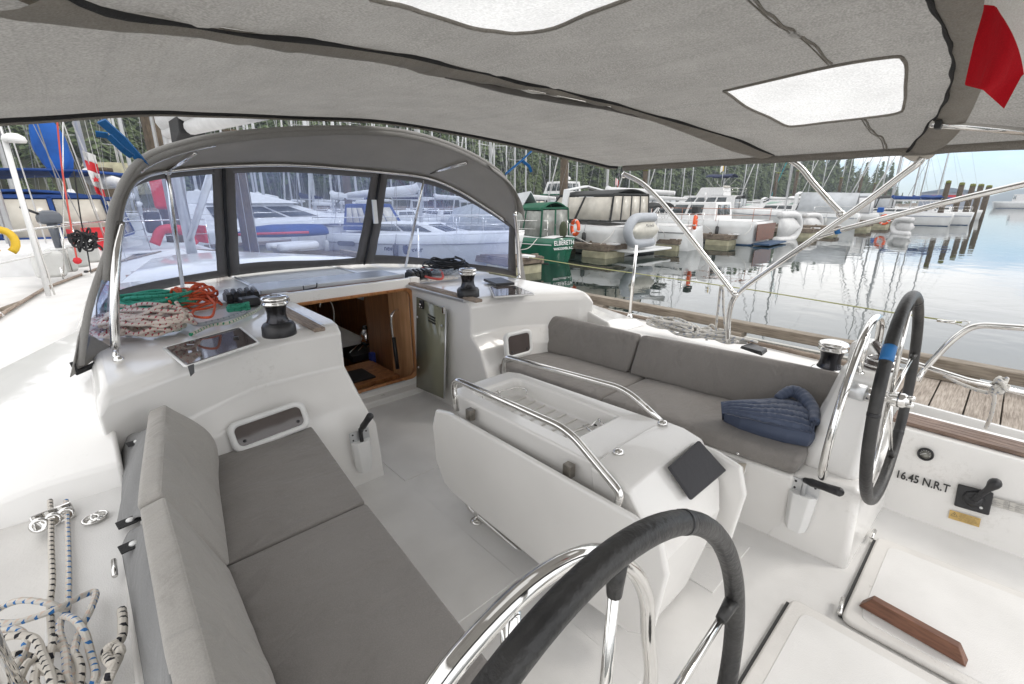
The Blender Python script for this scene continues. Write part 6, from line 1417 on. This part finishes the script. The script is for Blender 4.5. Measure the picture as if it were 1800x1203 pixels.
# ---- forested shore
def shore(t):     # t 0..1 from far left to the point at right
    pts = [V((-140, 130, 0)), V((-60, 118, 0)), V((0, 104, 0)), V((45, 92, 0)), V((95, 82, 0)), V((150, 74, 0)), V((205, 62, 0)), V((255, 49, 0)), V((308, 35, 0))]
    k = t*(len(pts)-1); i = min(len(pts)-2, int(k)); return pts[i].lerp(pts[i+1], k-i)
def top_h(t): return 38*(1-t)+5 if t < .95 else 3
def ground(t, d):
    p = shore(t); d = max(0, d); h = min(1, d/70)**.8*(34*max(0, 1-t)**.7+2)*(1 if t < .93 else .4); return V((p.x+d*.30, p.y+d*.95, WZ-.5+h+(.6 if d > 1 else 0)))
MB().grid(lambda u, v: ground(u, v*110-1), 60, 14).build('hillside', pbr('forest_floor', (.035, .045, .02), .95, var=.4, vscale=.3, col2=(.08, .08, .045)))['kind'] = 'structure'
mb = MB(); rr = random.Random(5)
mb.grid(lambda u, v: shore(u)+V((0, -1.5+3*v+rr.random()*.8, WZ-.3+v*1.3+rr.random()*.5)), 160, 2, smooth=False); mb.build('shore_rocks', pbr('shore_rock', (.16, .13, .10), .9, var=.4, vscale=.8))['kind'] = 'structure'
vs, fs, mi = [], [], []
def tree(base, h, rr, dens=1.0, fir=True):
    w = h*(.17 if fir else .30)*rr.uniform(.8, 1.25); n = int(120*dens)
    for k in range(n):
        t = rr.random()**.8
        if fir: r = w*(1-t)**.8*(.35+.65*rr.random())*(1 if (t*9) % 1 > .25 else .65); z = h*(.12+.88*t)
        else: r = w*math.sqrt(max(0, 1-(2*t-1)**2))*(.5+.5*rr.random()); z = h*(.25+.75*t)
        a = rr.random()*6.283; s = h*.05*(1.25-.75*t)*rr.uniform(.7, 1.5)
        c = base+V((r*cos(a), r*sin(a), z-.25*r)); d = V((cos(a), sin(a), -.45)).normalized()*s*1.5; e = V((-sin(a), cos(a), rr.uniform(-.3, .3)))*s; u = V((0, 0, s*.55))
        o = len(vs); vs.extend([c-d*.4-e, c-d*.4+e, c+d*.8, c-d*.3+u]); fs.extend([(o, o+2, o+3), (o+1, o+3, o+2), (o, o+3, o+1)])
for k in range(1900):
    t = rr.random()**.75; d = rr.random()**1.3*95+1.5
    if t > .93 and d > 30: continue
    fir = rr.random() < .6; h = (rr.uniform(7.5, 17) if fir else rr.uniform(6, 11))*(1.0+.75*t*t)*(.6 if d < 6 else 1)
    tree(ground(min(t, .995), d), h*(1 if t < .84 else .9 if t < .91 else .7 if t < .96 else .42), rr, dens=(1.1 if d < 40 else .6), fir=fir)
me = bpy.data.meshes.new('forest'); me.from_pydata([tuple(v) for v in vs], [], fs)
def leafm():
    m, nt, out, N, L = nodes('conifer_foliage'); b = N('BsdfPrincipled'); b.inputs['Roughness'].default_value = .8; tc = N('TexCoord')
    n1 = N('TexNoise'); n1.inputs['Scale'].default_value = .12; n1.inputs['Detail'].default_value = 3; L(tc.outputs['Object'], n1.inputs[0])
    n2 = N('TexNoise'); n2.inputs['Scale'].default_value = 1.6; n2.inputs['Detail'].default_value = 3; L(tc.outputs['Object'], n2.inputs[0])
    ad = N('Math', operation='ADD'); L(n1.outputs[0], ad.inputs[0]); L(n2.outputs[0], ad.inputs[1]); r = N('ValToRGB')
    r.color_ramp.elements[0].position = .75; r.color_ramp.elements[1].position = 1.25; r.color_ramp.elements[0].color = (.022, .046, .018, 1); r.color_ramp.elements[1].color = (.095, .13, .048, 1)
    L(ad.outputs[0], r.inputs[0]); L(r.outputs[0], b.inputs['Base Color']); L(b.outputs[0], out.inputs[0]); return m
lf = leafm(); me.materials.append(lf); o = bpy.data.objects.new('forest', me); link(o); o['kind'] = 'stuff'
o['label'] = 'dense conifer forest covering the hillside behind the marina'; o['category'] = 'forest'
print('forest faces', len(fs))
# ================================================================ BOATS AHEAD AND TO PORT (seen past and through the sprayhood)
# white sailboat lying across, seen through the right hood window
bow, stern = at(905, 474), at(590, 452)
d = (bow-stern); L_ = 8.6; rz = math.atan2(d.y, d.x)-pi/2; st = bow-d.normalized()*L_
NE = thing('cruising_sailboat', 'white cruising sailboat with a name on its side seen through the right sprayhood window', 'sailboat', (st.x, st.y, WZ), rz=rz)
print('NE', bow, stern, d.length)
hull(NE, L_, 3.1, 1.08, .8, hullw, antif, stripe=wire_, rake=.5, sheer=.22)
cabin(NE, 2.6, 6.4, 1.1, .6, 1.15, .42, win=2, front=1.4); cabin(NE, 1.5, 3.1, 1.0, .95, 1.25, 1.0, win=3, gl=creamw, mat=darkblue, front=.6, name='dodger')
mast(NE, 4.6, 13, 1.4, boom=3.6, cover=whitec, bh=1.15, B=1.4, bow=8.4); rails(NE, [V((x, y, 1.10+.02*y)) for x, y in ((1.25, .2), (1.48, 1.9), (1.5, 3.5), (1.35, 5.2), (.95, 6.8), (.25, 8.3))], .62)
rails(NE, [V((-x, y, 1.10+.02*y)) for x, y in ((1.25, .2), (1.48, 1.9), (1.5, 3.5), (1.35, 5.2), (.95, 6.8), (.25, 8.3))], .62)
def on_side(y, z, L2=.0): return Matrix.Translation((1.56-max(0, y-3.6)*.10, y, z))@Matrix.Rotation(RD(90+(6 if y > 4 else 2)), 4, 'Z')@Matrix.Rotation(RD(90), 4, 'X')
text_obj('name_lettering', 'never', .26, on_side(4.0, .62), navyc, NE, bold=.004); text_obj('name_lettering', 'ever', .26, on_side(5.15, .62), navyc, NE, bold=.004)
M = on_side(4.93, .75)
MB().add([M@V((.11*cos(a)*(1-.35*sin(a)), .24*sin(a), .03)) for a in [i*pi/8 for i in range(16)]], [tuple(range(16))]).build('hull_emblem', navyc, NE, solid=.02)
text_obj('registration', 'AE 71551', .20, Matrix.Translation((1.02, 6.9, .98))@Matrix.Rotation(RD(114), 4, 'Z')@Matrix.Rotation(RD(90), 4, 'X'), wire_, NE)
MB().prism([on_side(2.2, .8)@V((x, y, 0.01)) for x, y in rrect(.42, .09, .08, 3)], on_side(2.2, .8).to_3x3()@V((0, 0, .02))).build('hull_port', glassd, NE)
# motor yacht through the middle window
g = P(520, 425, y=27); MY = thing('motor_yacht', 'white motor yacht with sleek cabin seen through the middle sprayhood window', 'motor yacht', (g.x-7, 24.5, WZ), rz=RD(-80))
MY.scale = (.75, .8, .68); hull(MY, 15, 4.2, 1.9, .9, hullw, antir, sheer=.3); cabin(MY, 2, 12, 1.9, .9, 1.95, 1.35, win=3, front=4, tumble=.2); cabin(MY, 3, 8.5, 1.6, 1.0, 3.3, .8, win=False, front=3, name='flybridge'); rails(MY, [V((-2, 1, 1.95)), V((-2.1, 5, 2.0)), V((-2, 9, 2.1)), V((-1.2, 13, 2.3))], .7); rails(MY, [V((2, 1, 1.95)), V((2.1, 5, 2.0)), V((2, 9, 2.1)), V((1.2, 13, 2.3))], .7)
MB().tube([V((0, 4, 4)), V((0, 4, 8))], .06, 6).build('mast', aluf, MY)
# cross dock with upturned covered dinghy and tender
b = P(470, 436, y=17); CD = thing('cross_dock', 'dark dock crossing ahead of the bow with a covered dinghy on it', 'dock', (1.5, 18.2, WZ))
MB().box((-.5, 0, .42), (12, 2.0, .16), rot=-.1).build('decking', fdock, CD); MB().box((-.5, 0, .15), (12, 1.6, .4), rot=-.1).build('float', conc, CD)
c = P(500, 410, y=17.6); K = thing('covered_dinghy', 'dinghy under a blue cover with red edge seen through the middle window', 'dinghy', c, rz=RD(-5)); K.scale = (.72, .8, .75)
MB().loft([[V((x, w*cos(a), .42*max(-.3, sin(a))*k)) for a in [i*pi/6 for i in range(12)]] for x, w, k in ((-2.0, .05, .3), (-1.5, .45, .8), (-.5, .75, 1), (.9, .8, 1), (1.8, .6, .9), (2, .4, .6))]).build('cover', darkblue, K)
MB().tube([V((-2.05, 0, .02)), V((-1.5, -.5, .05)), V((-.5, -.8, .06)), V((.9, -.85, .06))], .06, 6).build('red_edge', redc, K)
rib(P(518, 432, y=13.2), 'white inflatable tender afloat ahead of the bow in the middle window', RD(10), 2.6, 1.3, stand=False, mat=ribw).scale = (.45, .45, .5)
gb = P(560, 404, y=19); BX = thing('dock_box', 'pale dock box with dark lid edge seen in the middle window', 'dock box', (gb.x, 19, WZ+.5)); MB().box((0, 0, .45), (1.9, .9, .9)).build('box', whitec, BX, bevel=.03); MB().box((0, 0, .93), (2.0, 1.0, .05)).build('lid', navyc, BX)
for px, y, cov, lab in ((350, 26, whitec, 'white sailboat ahead seen at the left hood divider'), (455, 31, whitec, 'sailboat with thick mast in the left part of the middle window'), (530, 33, navyc, 'sailboat with navy cover in the middle window'), (585, 24, whitec, 'sailboat with furled jib at the right part of the middle window'), (612, 36, darkblue, 'sailboat with dark cover far behind the middle window'), (690, 30, navyc, 'sailboat behind the dodger of the cruising sailboat'), (765, 29, whitec, 'white sailboat behind the mast of the cruising sailboat'), (845, 27, darkblue, 'sailboat at the right end of the right hood window'), (232, 34, whitec, 'sailboat ahead to port beyond the red clad cockpit'), (130, 30, whitec, 'sailboat beyond the blue bimini at far left')):
    g = P(px, 356, y=y+5)
    B_ = thing('moored_sailboat', lab, 'sailboat', (g.x, y, WZ), 'sailboats beyond the bow', rz=RD(0))
    hull(B_, 9.5, 3.1, 1.2, .75, hullw, antif if cov != whitec else None); cabin(B_, 2.8, 7, 1.0, .7, 1.2, .42, win=3); mast(B_, 5, 13, 1.3, boom=4.2, cover=cov, bh=1.2, B=1.45, bow=9.2, furl=whitec)
    rails(B_, [V((1.1, .1, 1.2)), V((-1.1, .1, 1.2)), V((-1.45, 2.5, 1.2)), V((-1.5, 5, 1.22))], .6)
for (px, ty, d, r, l) in ((432, 240, 14.5, .2, 'dark tall piling at the left edge of the middle window'), (178, 300, 24, .25, 'pair piling, left one, beside the round concrete block'), (203, 302, 24, .25, 'pair piling, right one, behind the port curtain'), (615, 300, 27, .22, 'dark piling in the right half of the middle window'), (300, 205, 15, .2, 'brown piling just left of the boom end')):
    b = P(px, 380, y=d); b.z = WZ; t = P(px, ty, y=d); W = thing('piling', l, 'piling', b, 'tall wooden mooring pilings')
    MB().tube([V((0, 0, -1)), V((0, 0, t.z-WZ))], r, 10).build('shaft', pilem, W); MB().lathe([(r*1.1, 0), (r*1.1, .12), (0, .16)], (0, 0, t.z-WZ), n=10).build('cap', pilem, W)
# neighbour yacht to port: seen from astern over its foredeck
NB = thing('neighbour_yacht', 'white yacht to port with royal blue bimini, blue windowed dodger and clear deck', 'sailing yacht', (-3.5, 6.9, WZ), rz=RD(-13))
hull(NB, 13, 3.3, 1.2, .85, hullw, darkblue, rake=.1, deckm=nskid)
def NBL(px, py, y): return (NB.matrix_basis.inverted() @ P(px, py, y=y))
enclosure(NB, 6.6, 8.2, 1.35, 1.62, 2.55, darkblue, pan=creamw, arch=.15, n=3, slope=.3, taper=.92)
bimtop(NB, 8.0, 11.2, 1.9, 3.0, darkblue, h=1.5, arch=.12)
cabin(NB, 3.2, 7.6, 1.0, 1.25, 1.2, .42, win=False)
MB().box((0, 10.2, 1.6), (2.4, 3.4, .7)).build('cockpit_coaming', hullw, NB, bevel=.1)
rails(NB, [V((s, y, 1.4)) for s, y in ((1.35, .2), (1.5, 2.5), (1.6, 5), (1.6, 8))], .62); rails(NB, [V((-s, y, 1.4)) for s, y in ((1.35, .2), (1.5, 2.5), (1.6, 5), (1.6, 8))], .62)
MB().tube([V((1.62-(.25 if y < 1 else .08 if y < 3 else 0), y, 1.25)) for y in (.3, 2, 4, 6, 8)], .035, 6).build('toe_rail', timber, NB)
for x, y in ((.4, 2.5), (-.6, 3.1)): MB().lathe([(.12, 0), (.12, .03), (.05, .035), (.05, .0)], (x, y, 1.27), n=16).build('deck_vent', black, NB)
mast(NB, 5.6, 13, 1.4, boom=0, B=1.5, bow=None)
def cov(u, v):
    a = v*2*pi; t = u; r = (.10+.36*sin(pi*min(1, t*.95))**.8)*(1+.12*sin(a*5+t*9)); q = [V((60, 190)), V((82, 235)), V((100, 280)), V((108, 312))]
    k = t*3; i = min(2, int(k)); c = q[i].lerp(q[i+1], k-i); p = P(c.x, c.y, y=15); return p+V((r*.62*cos(a), r*.4*sin(a), r*.1*sin(a)))
SC = thing('sail_cover', 'bright blue sail cover bundled on the mast above the blue bimini', 'sail cover', P(92, 290, y=15)); o = MB().grid(cov, 24, 20).build('cover', bluec, None); o.data.transform(Matrix.Translation(-V(SC.location))); o.parent = SC
# jerry cans along its side deck
for k in range(4):
    q = P(85+22*k, 462-7*k, y=8.6+.5*k); J_ = thing('jerry_can', 'white jerry can number %s from the left lashed on the port neighbour side deck' % ('one', 'two', 'three', 'four')[k], 'jerry can', q-V((0, 0, .18)), 'white jerry cans on the neighbouring deck', rz=.3)
    J_['label'] = ('leftmost', 'second from left', 'third from left', 'rightmost')[k]+' of the white jerry cans on the neighbouring side deck'
    MB().box((0, 0, .16), (.30, .18, .34)).build('can', pbr('jerry_white', (.6, .6, .58), .5, var=.08), J_, bevel=.05); MB().lathe([(.03, 0), (.03, .04), (0, .04)], (.08, 0, .33), n=10).build('cap', whitep, J_)
# outboard on the rail
q = P(87, 383, y=9.2); OB = thing('outboard_motor', 'dark grey outboard motor clamped on a rail of the port neighbour', 'outboard motor', q, rz=.2); OB.scale = (.6, .6, .6); dg = pbr('outboard_grey', (.09, .10, .12), .35, var=.1, coat=.3)
MB().loft([[V((x*k, y*k+dy, z)) for x, y in ((-.2, -.16), (.2, -.16), (.22, .1), (.1, .24), (-.1, .24), (-.22, .1))] for k, dy, z in ((.7, 0, -.14), (1, 0, -.1), (1.02, 0, .02), (.85, 0, .12), (.4, 0, .17))]).build('cowl', dg, OB, bevel=.03)
MB().loft([[V((x*k, y*k, z)) for x, y in ((-.07, -.1), (.07, -.1), (.05, .12), (-.05, .12))] for k, z in ((1.3, -.14), (1, -.4), (.8, -.75), (.9, -.8))]).build('leg', dg, OB); MB().tube([V((0, 0, .0)), V((-.45, -.2, .25))], [.025, .03], 8).build('tiller', black, OB)
# flags, lines, gear at the far left
flagth(P(155, 270, y=8), .001, .001, [], 'x') if False else None
F2 = thing('flag', 'long drooping red and white maple leaf flag hanging by the port curtain', 'flag', P(165, 300, y=9)); c = [P(155, 265, y=9), P(160, 285, y=9.02), P(165, 305, y=9), P(172, 325, y=9.03), P(177, 340, y=9)]
def f2(u, v):
    k = v*4; i = min(3, int(k)); p = c[i].lerp(c[i+1], k-i); return p+V((.055*(u-.5)*(1.2-.4*v)*2, .04*sin(u*8+v*5), -.05*u))-V(F2.location)
for v0, v1, m in ((0, .2, whitec), (.2, .42, redc), (.42, .78, whitec), (.78, 1, redc)): MB().grid(lambda u, v: f2(u, v0+(v1-v0)*v), 8, 6).build('cloth', m, F2, solid=.003)
MB().prism([f2(.5, .6)+V((.045*x, -.06, .05*y)) for x, y in ((0, 1), (.3, .4), (.9, .5), (.5, 0), (.7, -.5), (0, -.4), (-.7, -.5), (-.5, 0), (-.9, .5), (-.3, .4))], (0, -.004, 0)).build('maple_leaf', redc, F2)
MB().tube([P(127, 215, y=9)-V(F2.location), P(187, 360, y=9)-V(F2.location)], .008, 5).build('halyard', wire_, F2)
YB = thing('horseshoe_buoy', 'yellow horseshoe lifebuoy at the left edge of the picture', 'lifebuoy', P(3, 425, y=7)); YB.scale = (.6, .6, .6); MB().tube([V((.16*cos(a), .03*sin(a), .2*sin(a))) for a in [RD(-60+20*i) for i in range(16)]], .06, 8).build('float', yell, YB)
# white pole with lamp head
q = P(86, 520, z=.56); WPp = thing('deck_pole', 'white pole with a domed lamp head rising from the port rail', 'pole', q); t = P(8, 245, y=q.y); MB().tube([V(), t-q], .021, 10).build('pole', whitep, WPp)
MB().lathe([(.0, -.02), (.075, -.02), (.085, 0), (.075, .03), (.035, .055), (0, .06)], t-q+V((.06, 0, .0)), n=20).build('lamp_head', whitep, WPp); MB().tube([V((.04, .03, 0)), P(-10, 190, y=q.y)-q], .008, 6).build('shroud', chrome, WPp)
q = P(112, 490, z=.56); W = thing('shroud', 'steel shroud with turnbuckle on the port toe rail', 'shroud', q); MB().tube([V(), P(110, 60, y=q.y)-q], .006, 6).build('wire', chrome, W); MB().tube([V((0, 0, .0)), V((0, 0, .14))], .013, 8).build('turnbuckle', chrome, W)
ropeline('red_halyard', 'red halyard running down to the port rail', [P(95, 150, y=6.4), P(107, 280, y=6.4), P(122, 380, y=6.3), P(135, 455, y=6.2)], .007, R_redl, None, 'rope')
MB_ = MB().ball((0, 0, 0), .035, 8).build('rope_ball', redc, None); MB_.location = P(136, 458, y=6.2); tag(MB_, 'red stopper ball at the end of the red halyard', 'rope stopper')
pile('coiled_rope', 'black rope coil hanging from its line near the port curtain', P(152, 425, y=5.5)-V((0, 0, .1)), .10, .05, 9, .008, R_dark, 77, .3, .16, None, jit=.6)
ropeline('rope', 'thin black line carrying the hanging coil down to the deck block', [P(130, 300, y=5.5), P(143, 390, y=5.5), P(150, 420, y=5.5), P(155, 450, y=5.4), P(160, 480, z=.60)], .005, R_dark)
W = thing('deck_block', 'small steel block on the port side deck by the curtain', 'block', P(153, 484, z=.57)); MB().box((0, 0, .02), (.08, .05, .035)).build('base', chrome, W, bevel=.008); MB().lathe([(.025, 0), (.02, .03), (0, .035)], (0, 0, .03), n=12).build('sheave', black, W)
# red covered cockpit ahead, in the left window
q = P(270, 400, y=13.5); RC = thing('red_cockpit_boat', 'small white boat with red spray cloths and jackets seen through the left sprayhood window', 'sailboat', (q.x-.2, 12.6, WZ), rz=RD(8))
hull(RC, 8, 2.9, 1.25, .8, hullw, None); mast(RC, 4.2, 11, 1.3, boom=3, cover=whitec, bh=1.4, B=1.3)
for s in (-1, 1): MB().box((s*1.15, .6, 1.6), (.04, .8, .4)).build('spray_cloth', redc, RC)
MB().box((-.75, .15, 1.62), (.55, .05, .45)).build('stern_cloth', redc, RC); MB().tube(catmull([V((.1, .12, 1.45)), V((.3, .1, 1.75)), V((.7, .1, 1.7)), V((.85, .12, 1.4))], 6), .10, 8).build('rescue_sling', redc, RC); rails(RC, [V((1.15, .1, 1.3)), V((-1.15, .1, 1.3)), V((-1.3, 2.2, 1.3)), V((-1.35, 4, 1.3))], .65)
MB().box((.2, .3, 1.9), (.28, .2, .45)).build('dark_bag', black, RC, bevel=.05)
W = thing('jacket', 'red life jacket hanging high in the left sprayhood window', 'life jacket', P(283, 340, y=12)); MB().box((0, 0, 0), (.3, .16, .62)).build('body', redc, W, bevel=.08)
# round concrete block behind the port curtain
q = P(200, 285, y=40); W = thing('concrete_dolphin', 'rounded grey concrete block on piles far behind the port curtain', 'concrete block', (q.x, 40, WZ)); MB().lathe([(.6, 0), (.6, q.z-WZ-2.0), (1.6, q.z-WZ-1.9), (1.7, q.z-WZ-.6), (1.5, q.z-WZ-.1), (0, q.z-WZ)], n=24).build('block', conc, W)
# ================================================================ BACK ROW OF SAILBOATS (their masts crowd the treeline)
T0 = thing('distant_sailboat', 'distant white sailboat in the crowded back rows beyond the marina docks', 'sailboat', (0, 0, -50), 'distant sailboats of the back rows')
hull(T0, 9, 2.9, 1.15, .75, hullw, None); cabin(T0, 2.8, 7, .95, .65, 1.15, .4, win=2)
MB().tube([V((0, 5, 1.2)), V((0, 5, 15))], [.09, .07], 7).build('mast', aluf, T0); MB().tube([V((0, 5, 2.5)), V((0, 1.4, 2.45))], [.16, .09], 7).build('boom', whitec, T0)
mb = MB()
for s in (-1, 1): mb.tube([V((s*1.35, 4.8, 1.1)), V((s*.7, 4.9, 8)), V((0, 5, 14.5))], .012, 4)
mb.tube([V((0, 0, 1.1)), V((0, 5, 15))], .012, 4); mb.tube([V((0, 8.8, 1.3)), V((0, 5.1, 14.5))], .03, 5); mb.tube([V((-.8, 4.9, 8)), V((.8, 4.9, 8))], .025, 4); mb.tube([V((-.6, 4.9, 11)), V((.6, 4.9, 11))], .02, 4); mb.build('rigging', wire_, T0)
rr = random.Random(11); first = True
for px, y in ((28, 26), (62, 33), (112, 38), (222, 27), (312, 36), (372, 30), (408, 38), (447, 35), (482, 27), (508, 40), (548, 28), (566, 37), (598, 31), (632, 28), (652, 39), (712, 34), (738, 40), (800, 33), (826, 38), (868, 31), (890, 36), (928, 30), (962, 37), (1062, 31), (1098, 36), (1158, 34), (1196, 28), (1212, 36), (1262, 33), (1300, 28), (1324, 33), (1372, 28), (1418, 30), (1478, 29), (1503, 26), (1548, 24), (1566, 22), (1604, 17), (1640, 12)):
    g = P(px, 352, y=y+5) if px < 1540 else P(px, 352, x=70+(px-1540)*.16)
    yy = g.y-5
    loc = (g.x, yy, WZ); hh = rr.uniform(.82, 1.12)
    if first: T0.location = loc; first = False; continue
    copy_tree(T0, None, loc, rr.uniform(-.12, .12), scale=(rr.uniform(.9, 1.05), rr.uniform(.85, 1.05), hh if False else rr.uniform(.88, 1.06)))
# fenders and stern lines of the nearer boats (parts of their boats)
fcol = [pbr('fender_white', (.6, .6, .58), .5), pbr('fender_navy', (.02, .03, .10), .5), pbr('fender_black', (.03, .03, .03), .5)]
for root, hw, fb, ys in ((G, 1.3, .98, (2.4, 4.4)), (C2, 1.72, 1.3, (1.6, 3.6, 5.6)), (S4, 1.42, 1.15, (2.2, 4.2, 6)), (M5, 2.1, 1.55, (2, 5)), (C6, 1.78, 1.3, (1.8, 4.2, 6.4)), (C7, 1.62, 1.4, (2, 4.5)), (C8, 1.58, 1.4, (1.8, 4)), (NE, 1.52, 1.1, (1.2, 3.0, 4.6)), (C9, 1.52, 1.3, (2, 4.5))):
    for i, y in enumerate(ys):
        for s in (-1, 1):
            z0 = fb*.55; MB().lathe([(.02, .30), (.09, .24), (.10, 0), (.09, -.22), (.02, -.28)], (s*(hw+.09), y, z0), n=12).build('fender', fcol[(i+int(hw*10)) % 3], root)
            MB().tube([V((s*(hw+.09), y, z0+.28)), V((s*(hw-.02), y, fb+.12))], .012, 5).build('fender_line', wire_, root)
    for s in (-1, 1):
        MB().tube(catmull([V((s*hw*.8, .15, fb)), V((s*(hw+.35), -.05, fb*.7)), V((s*(hw+.75), .1, .62))], 6), .014, 5).build('mooring_line', R_wht, root)
# second row of motor boats behind the first berths
rr = random.Random(4)
for i, (px, y, src) in enumerate(((1085, 27, C8), (1145, 29, C7), (1180, 22, C8), (1308, 21, C8), (1385, 19, C7), (1455, 19, C6), (1495, 17, C8), (1535, 19, C7), (1575, 15, C8), (945, 26, C7), (1010, 30, C8))):
    g = P(px, 372, y=y+2) if px < 1500 else P(px, 366, x=58+(px-1500)*.12)
    c = copy_tree(src, None, (g.x, g.y, WZ), rr.uniform(-.06, .08), label='white motor boat half hidden in the second row behind the first berths', group='motor boats of the second row', scale=rr.uniform(.82, .95)); c.name = 'motor_boat'; c['category'] = 'motor boat'
# stays and halyards of the port neighbour
for k in range(9):
    MB().tube([V((-1.4+.33*k, 2.2+.5*k, 1.25)), V((-.3+.1*k, 5.4, 12))], .012, 4).build('stay', wire_ if k % 2 else whitec, NB)
# air: a closed box of thin haze round everything
hz_ = MB(); hz_.box((670, -150, 33), (1900, 1300, 70)); 
m, nt_, out_, N_, L_n = nodes('haze_air'); pv = N_('VolumePrincipled'); pv.inputs['Color'].default_value = (.80, .88, 1, 1); pv.inputs['Density'].default_value = .0006; pv.inputs['Anisotropy'].default_value = .2; L_n(pv.outputs[0], out_.inputs['Volume'])
ho = hz_.build('haze', m); ho['kind'] = 'stuff'; ho['label'] = 'thin pale haze in the air over the harbour'
# ---------------------------------------------------------------- camera, sky, sun
cd = bpy.data.cameras.new('camera'); cd.sensor_width = 36; cd.lens = 16; cd.clip_start = .01; cd.clip_end = 9000
co = bpy.data.objects.new('camera', cd); COL.objects.link(co); co.location = CAM
fw = V((cos(PITCH)*sin(YAW), cos(PITCH)*cos(YAW), -sin(PITCH))); co.rotation_euler = fw.to_track_quat('-Z', 'Y').to_euler(); S.camera = co
S.view_settings.view_transform = 'Standard'; S.view_settings.look = 'None'; S.view_settings.exposure = EXPO if 'EXPO' in globals() else .9; S.view_settings.gamma = 1
w = bpy.data.worlds.new('World'); S.world = w; w.use_nodes = True; nt = w.node_tree; nt.nodes.clear()
def N(t, **k):
    n = nt.nodes.new('ShaderNode'+t)
    for a, b in k.items(): setattr(n, a, b)
    return n
L = nt.links.new
SUN_AZ, SUN_EL = RD(138), RD(42)
sky = N('TexSky'); sky.sky_type = 'NISHITA'; sky.sun_disc = False; sky.sun_elevation = SUN_EL; sky.sun_rotation = SUN_AZ; sky.dust_density = .4; sky.air_density = 1.0; sky.ozone_density = 2.5
tc = N('TexCoord'); sp = N('SeparateXYZ'); L(tc.outputs['Generated'], sp.inputs[0])
mp = N('Mapping'); mp.inputs['Scale'].default_value = (1, 1, 3.2); L(tc.outputs['Generated'], mp.inputs[0])
nz = N('TexNoise'); nz.inputs['Scale'].default_value = 3.6; nz.inputs['Detail'].default_value = 9; nz.inputs['Roughness'].default_value = .55; L(mp.outputs[0], nz.inputs[0])
# cloud cover: closed overhead and to port, broken low down to starboard
e = N('MapRange'); e.inputs[1].default_value = .085; e.inputs[2].default_value = .20; e.inputs[3].default_value = 0; e.inputs[4].default_value = .55; L(sp.outputs[2], e.inputs[0])
xx = N('MapRange'); xx.inputs[1].default_value = .97; xx.inputs[2].default_value = .80; xx.inputs[3].default_value = 0; xx.inputs[4].default_value = .35; L(sp.outputs[0], xx.inputs[0])
a1 = N('Math', operation='ADD'); L(e.outputs[0], a1.inputs[0]); L(xx.outputs[0], a1.inputs[1])
a2 = N('Math', operation='ADD'); L(a1.outputs[0], a2.inputs[0]); L(nz.outputs[0], a2.inputs[1])
cm = N('MapRange'); cm.interpolation_type = 'SMOOTHSTEP'; cm.inputs[1].default_value = .53; cm.inputs[2].default_value = .75; cm.inputs[3].default_value = .10; cm.inputs[4].default_value = .97; L(a2.outputs[0], cm.inputs[0])
n2 = N('TexNoise'); n2.inputs['Scale'].default_value = 2.2; n2.inputs['Detail'].default_value = 6; L(mp.outputs[0], n2.inputs[0])
cr = N('ValToRGB'); cr.color_ramp.elements[0].position = .3; cr.color_ramp.elements[1].position = .7; cr.color_ramp.elements[0].color = (.66, .67, .69, 1); cr.color_ramp.elements[1].color = (.98, .96, .93, 1); L(n2.outputs[0], cr.inputs[0])
# clouds brighten with height
cb = N('MapRange'); cb.inputs[1].default_value = .05; cb.inputs[2].default_value = .6; cb.inputs[3].default_value = 1.38; cb.inputs[4].default_value = 1.0; L(sp.outputs[2], cb.inputs[0])
vm = N('VectorMath', operation='SCALE'); L(cr.outputs[0], vm.inputs[0]); L(cb.outputs[0], vm.inputs['Scale'])
sk0 = N('VectorMath', operation='MULTIPLY'); sk0.inputs[1].default_value = (.72, .95, 1.22); L(sky.outputs[0], sk0.inputs[0])
sk = N('VectorMath', operation='SCALE'); sk.inputs['Scale'].default_value = .085; L(sk0.outputs[0], sk.inputs[0])
mx = N('MixRGB'); L(cm.outputs[0], mx.inputs[0]); L(sk.outputs[0], mx.inputs[1]); L(vm.outputs[0], mx.inputs[2])
bg = N('Background'); L(mx.outputs[0], bg.inputs[0]); bg.inputs[1].default_value = 1
wo = N('OutputWorld'); L(bg.outputs[0], wo.inputs[0])
sl = bpy.data.lights.new('sun', 'SUN'); sl.energy = .6; sl.angle = RD(14); sl.color = (1, .95, .88)
so = bpy.data.objects.new('sun', sl); COL.objects.link(so)
sd = V((sin(SUN_AZ)*cos(SUN_EL), cos(SUN_AZ)*cos(SUN_EL), sin(SUN_EL))); so.rotation_euler = (-sd).to_track_quat('-Z', 'Y').to_euler()
S.cycles.use_denoising = True; S.cycles.max_bounces = 8; S.cycles.transparent_max_bounces = 12; S.cycles.sample_clamp_indirect = 4
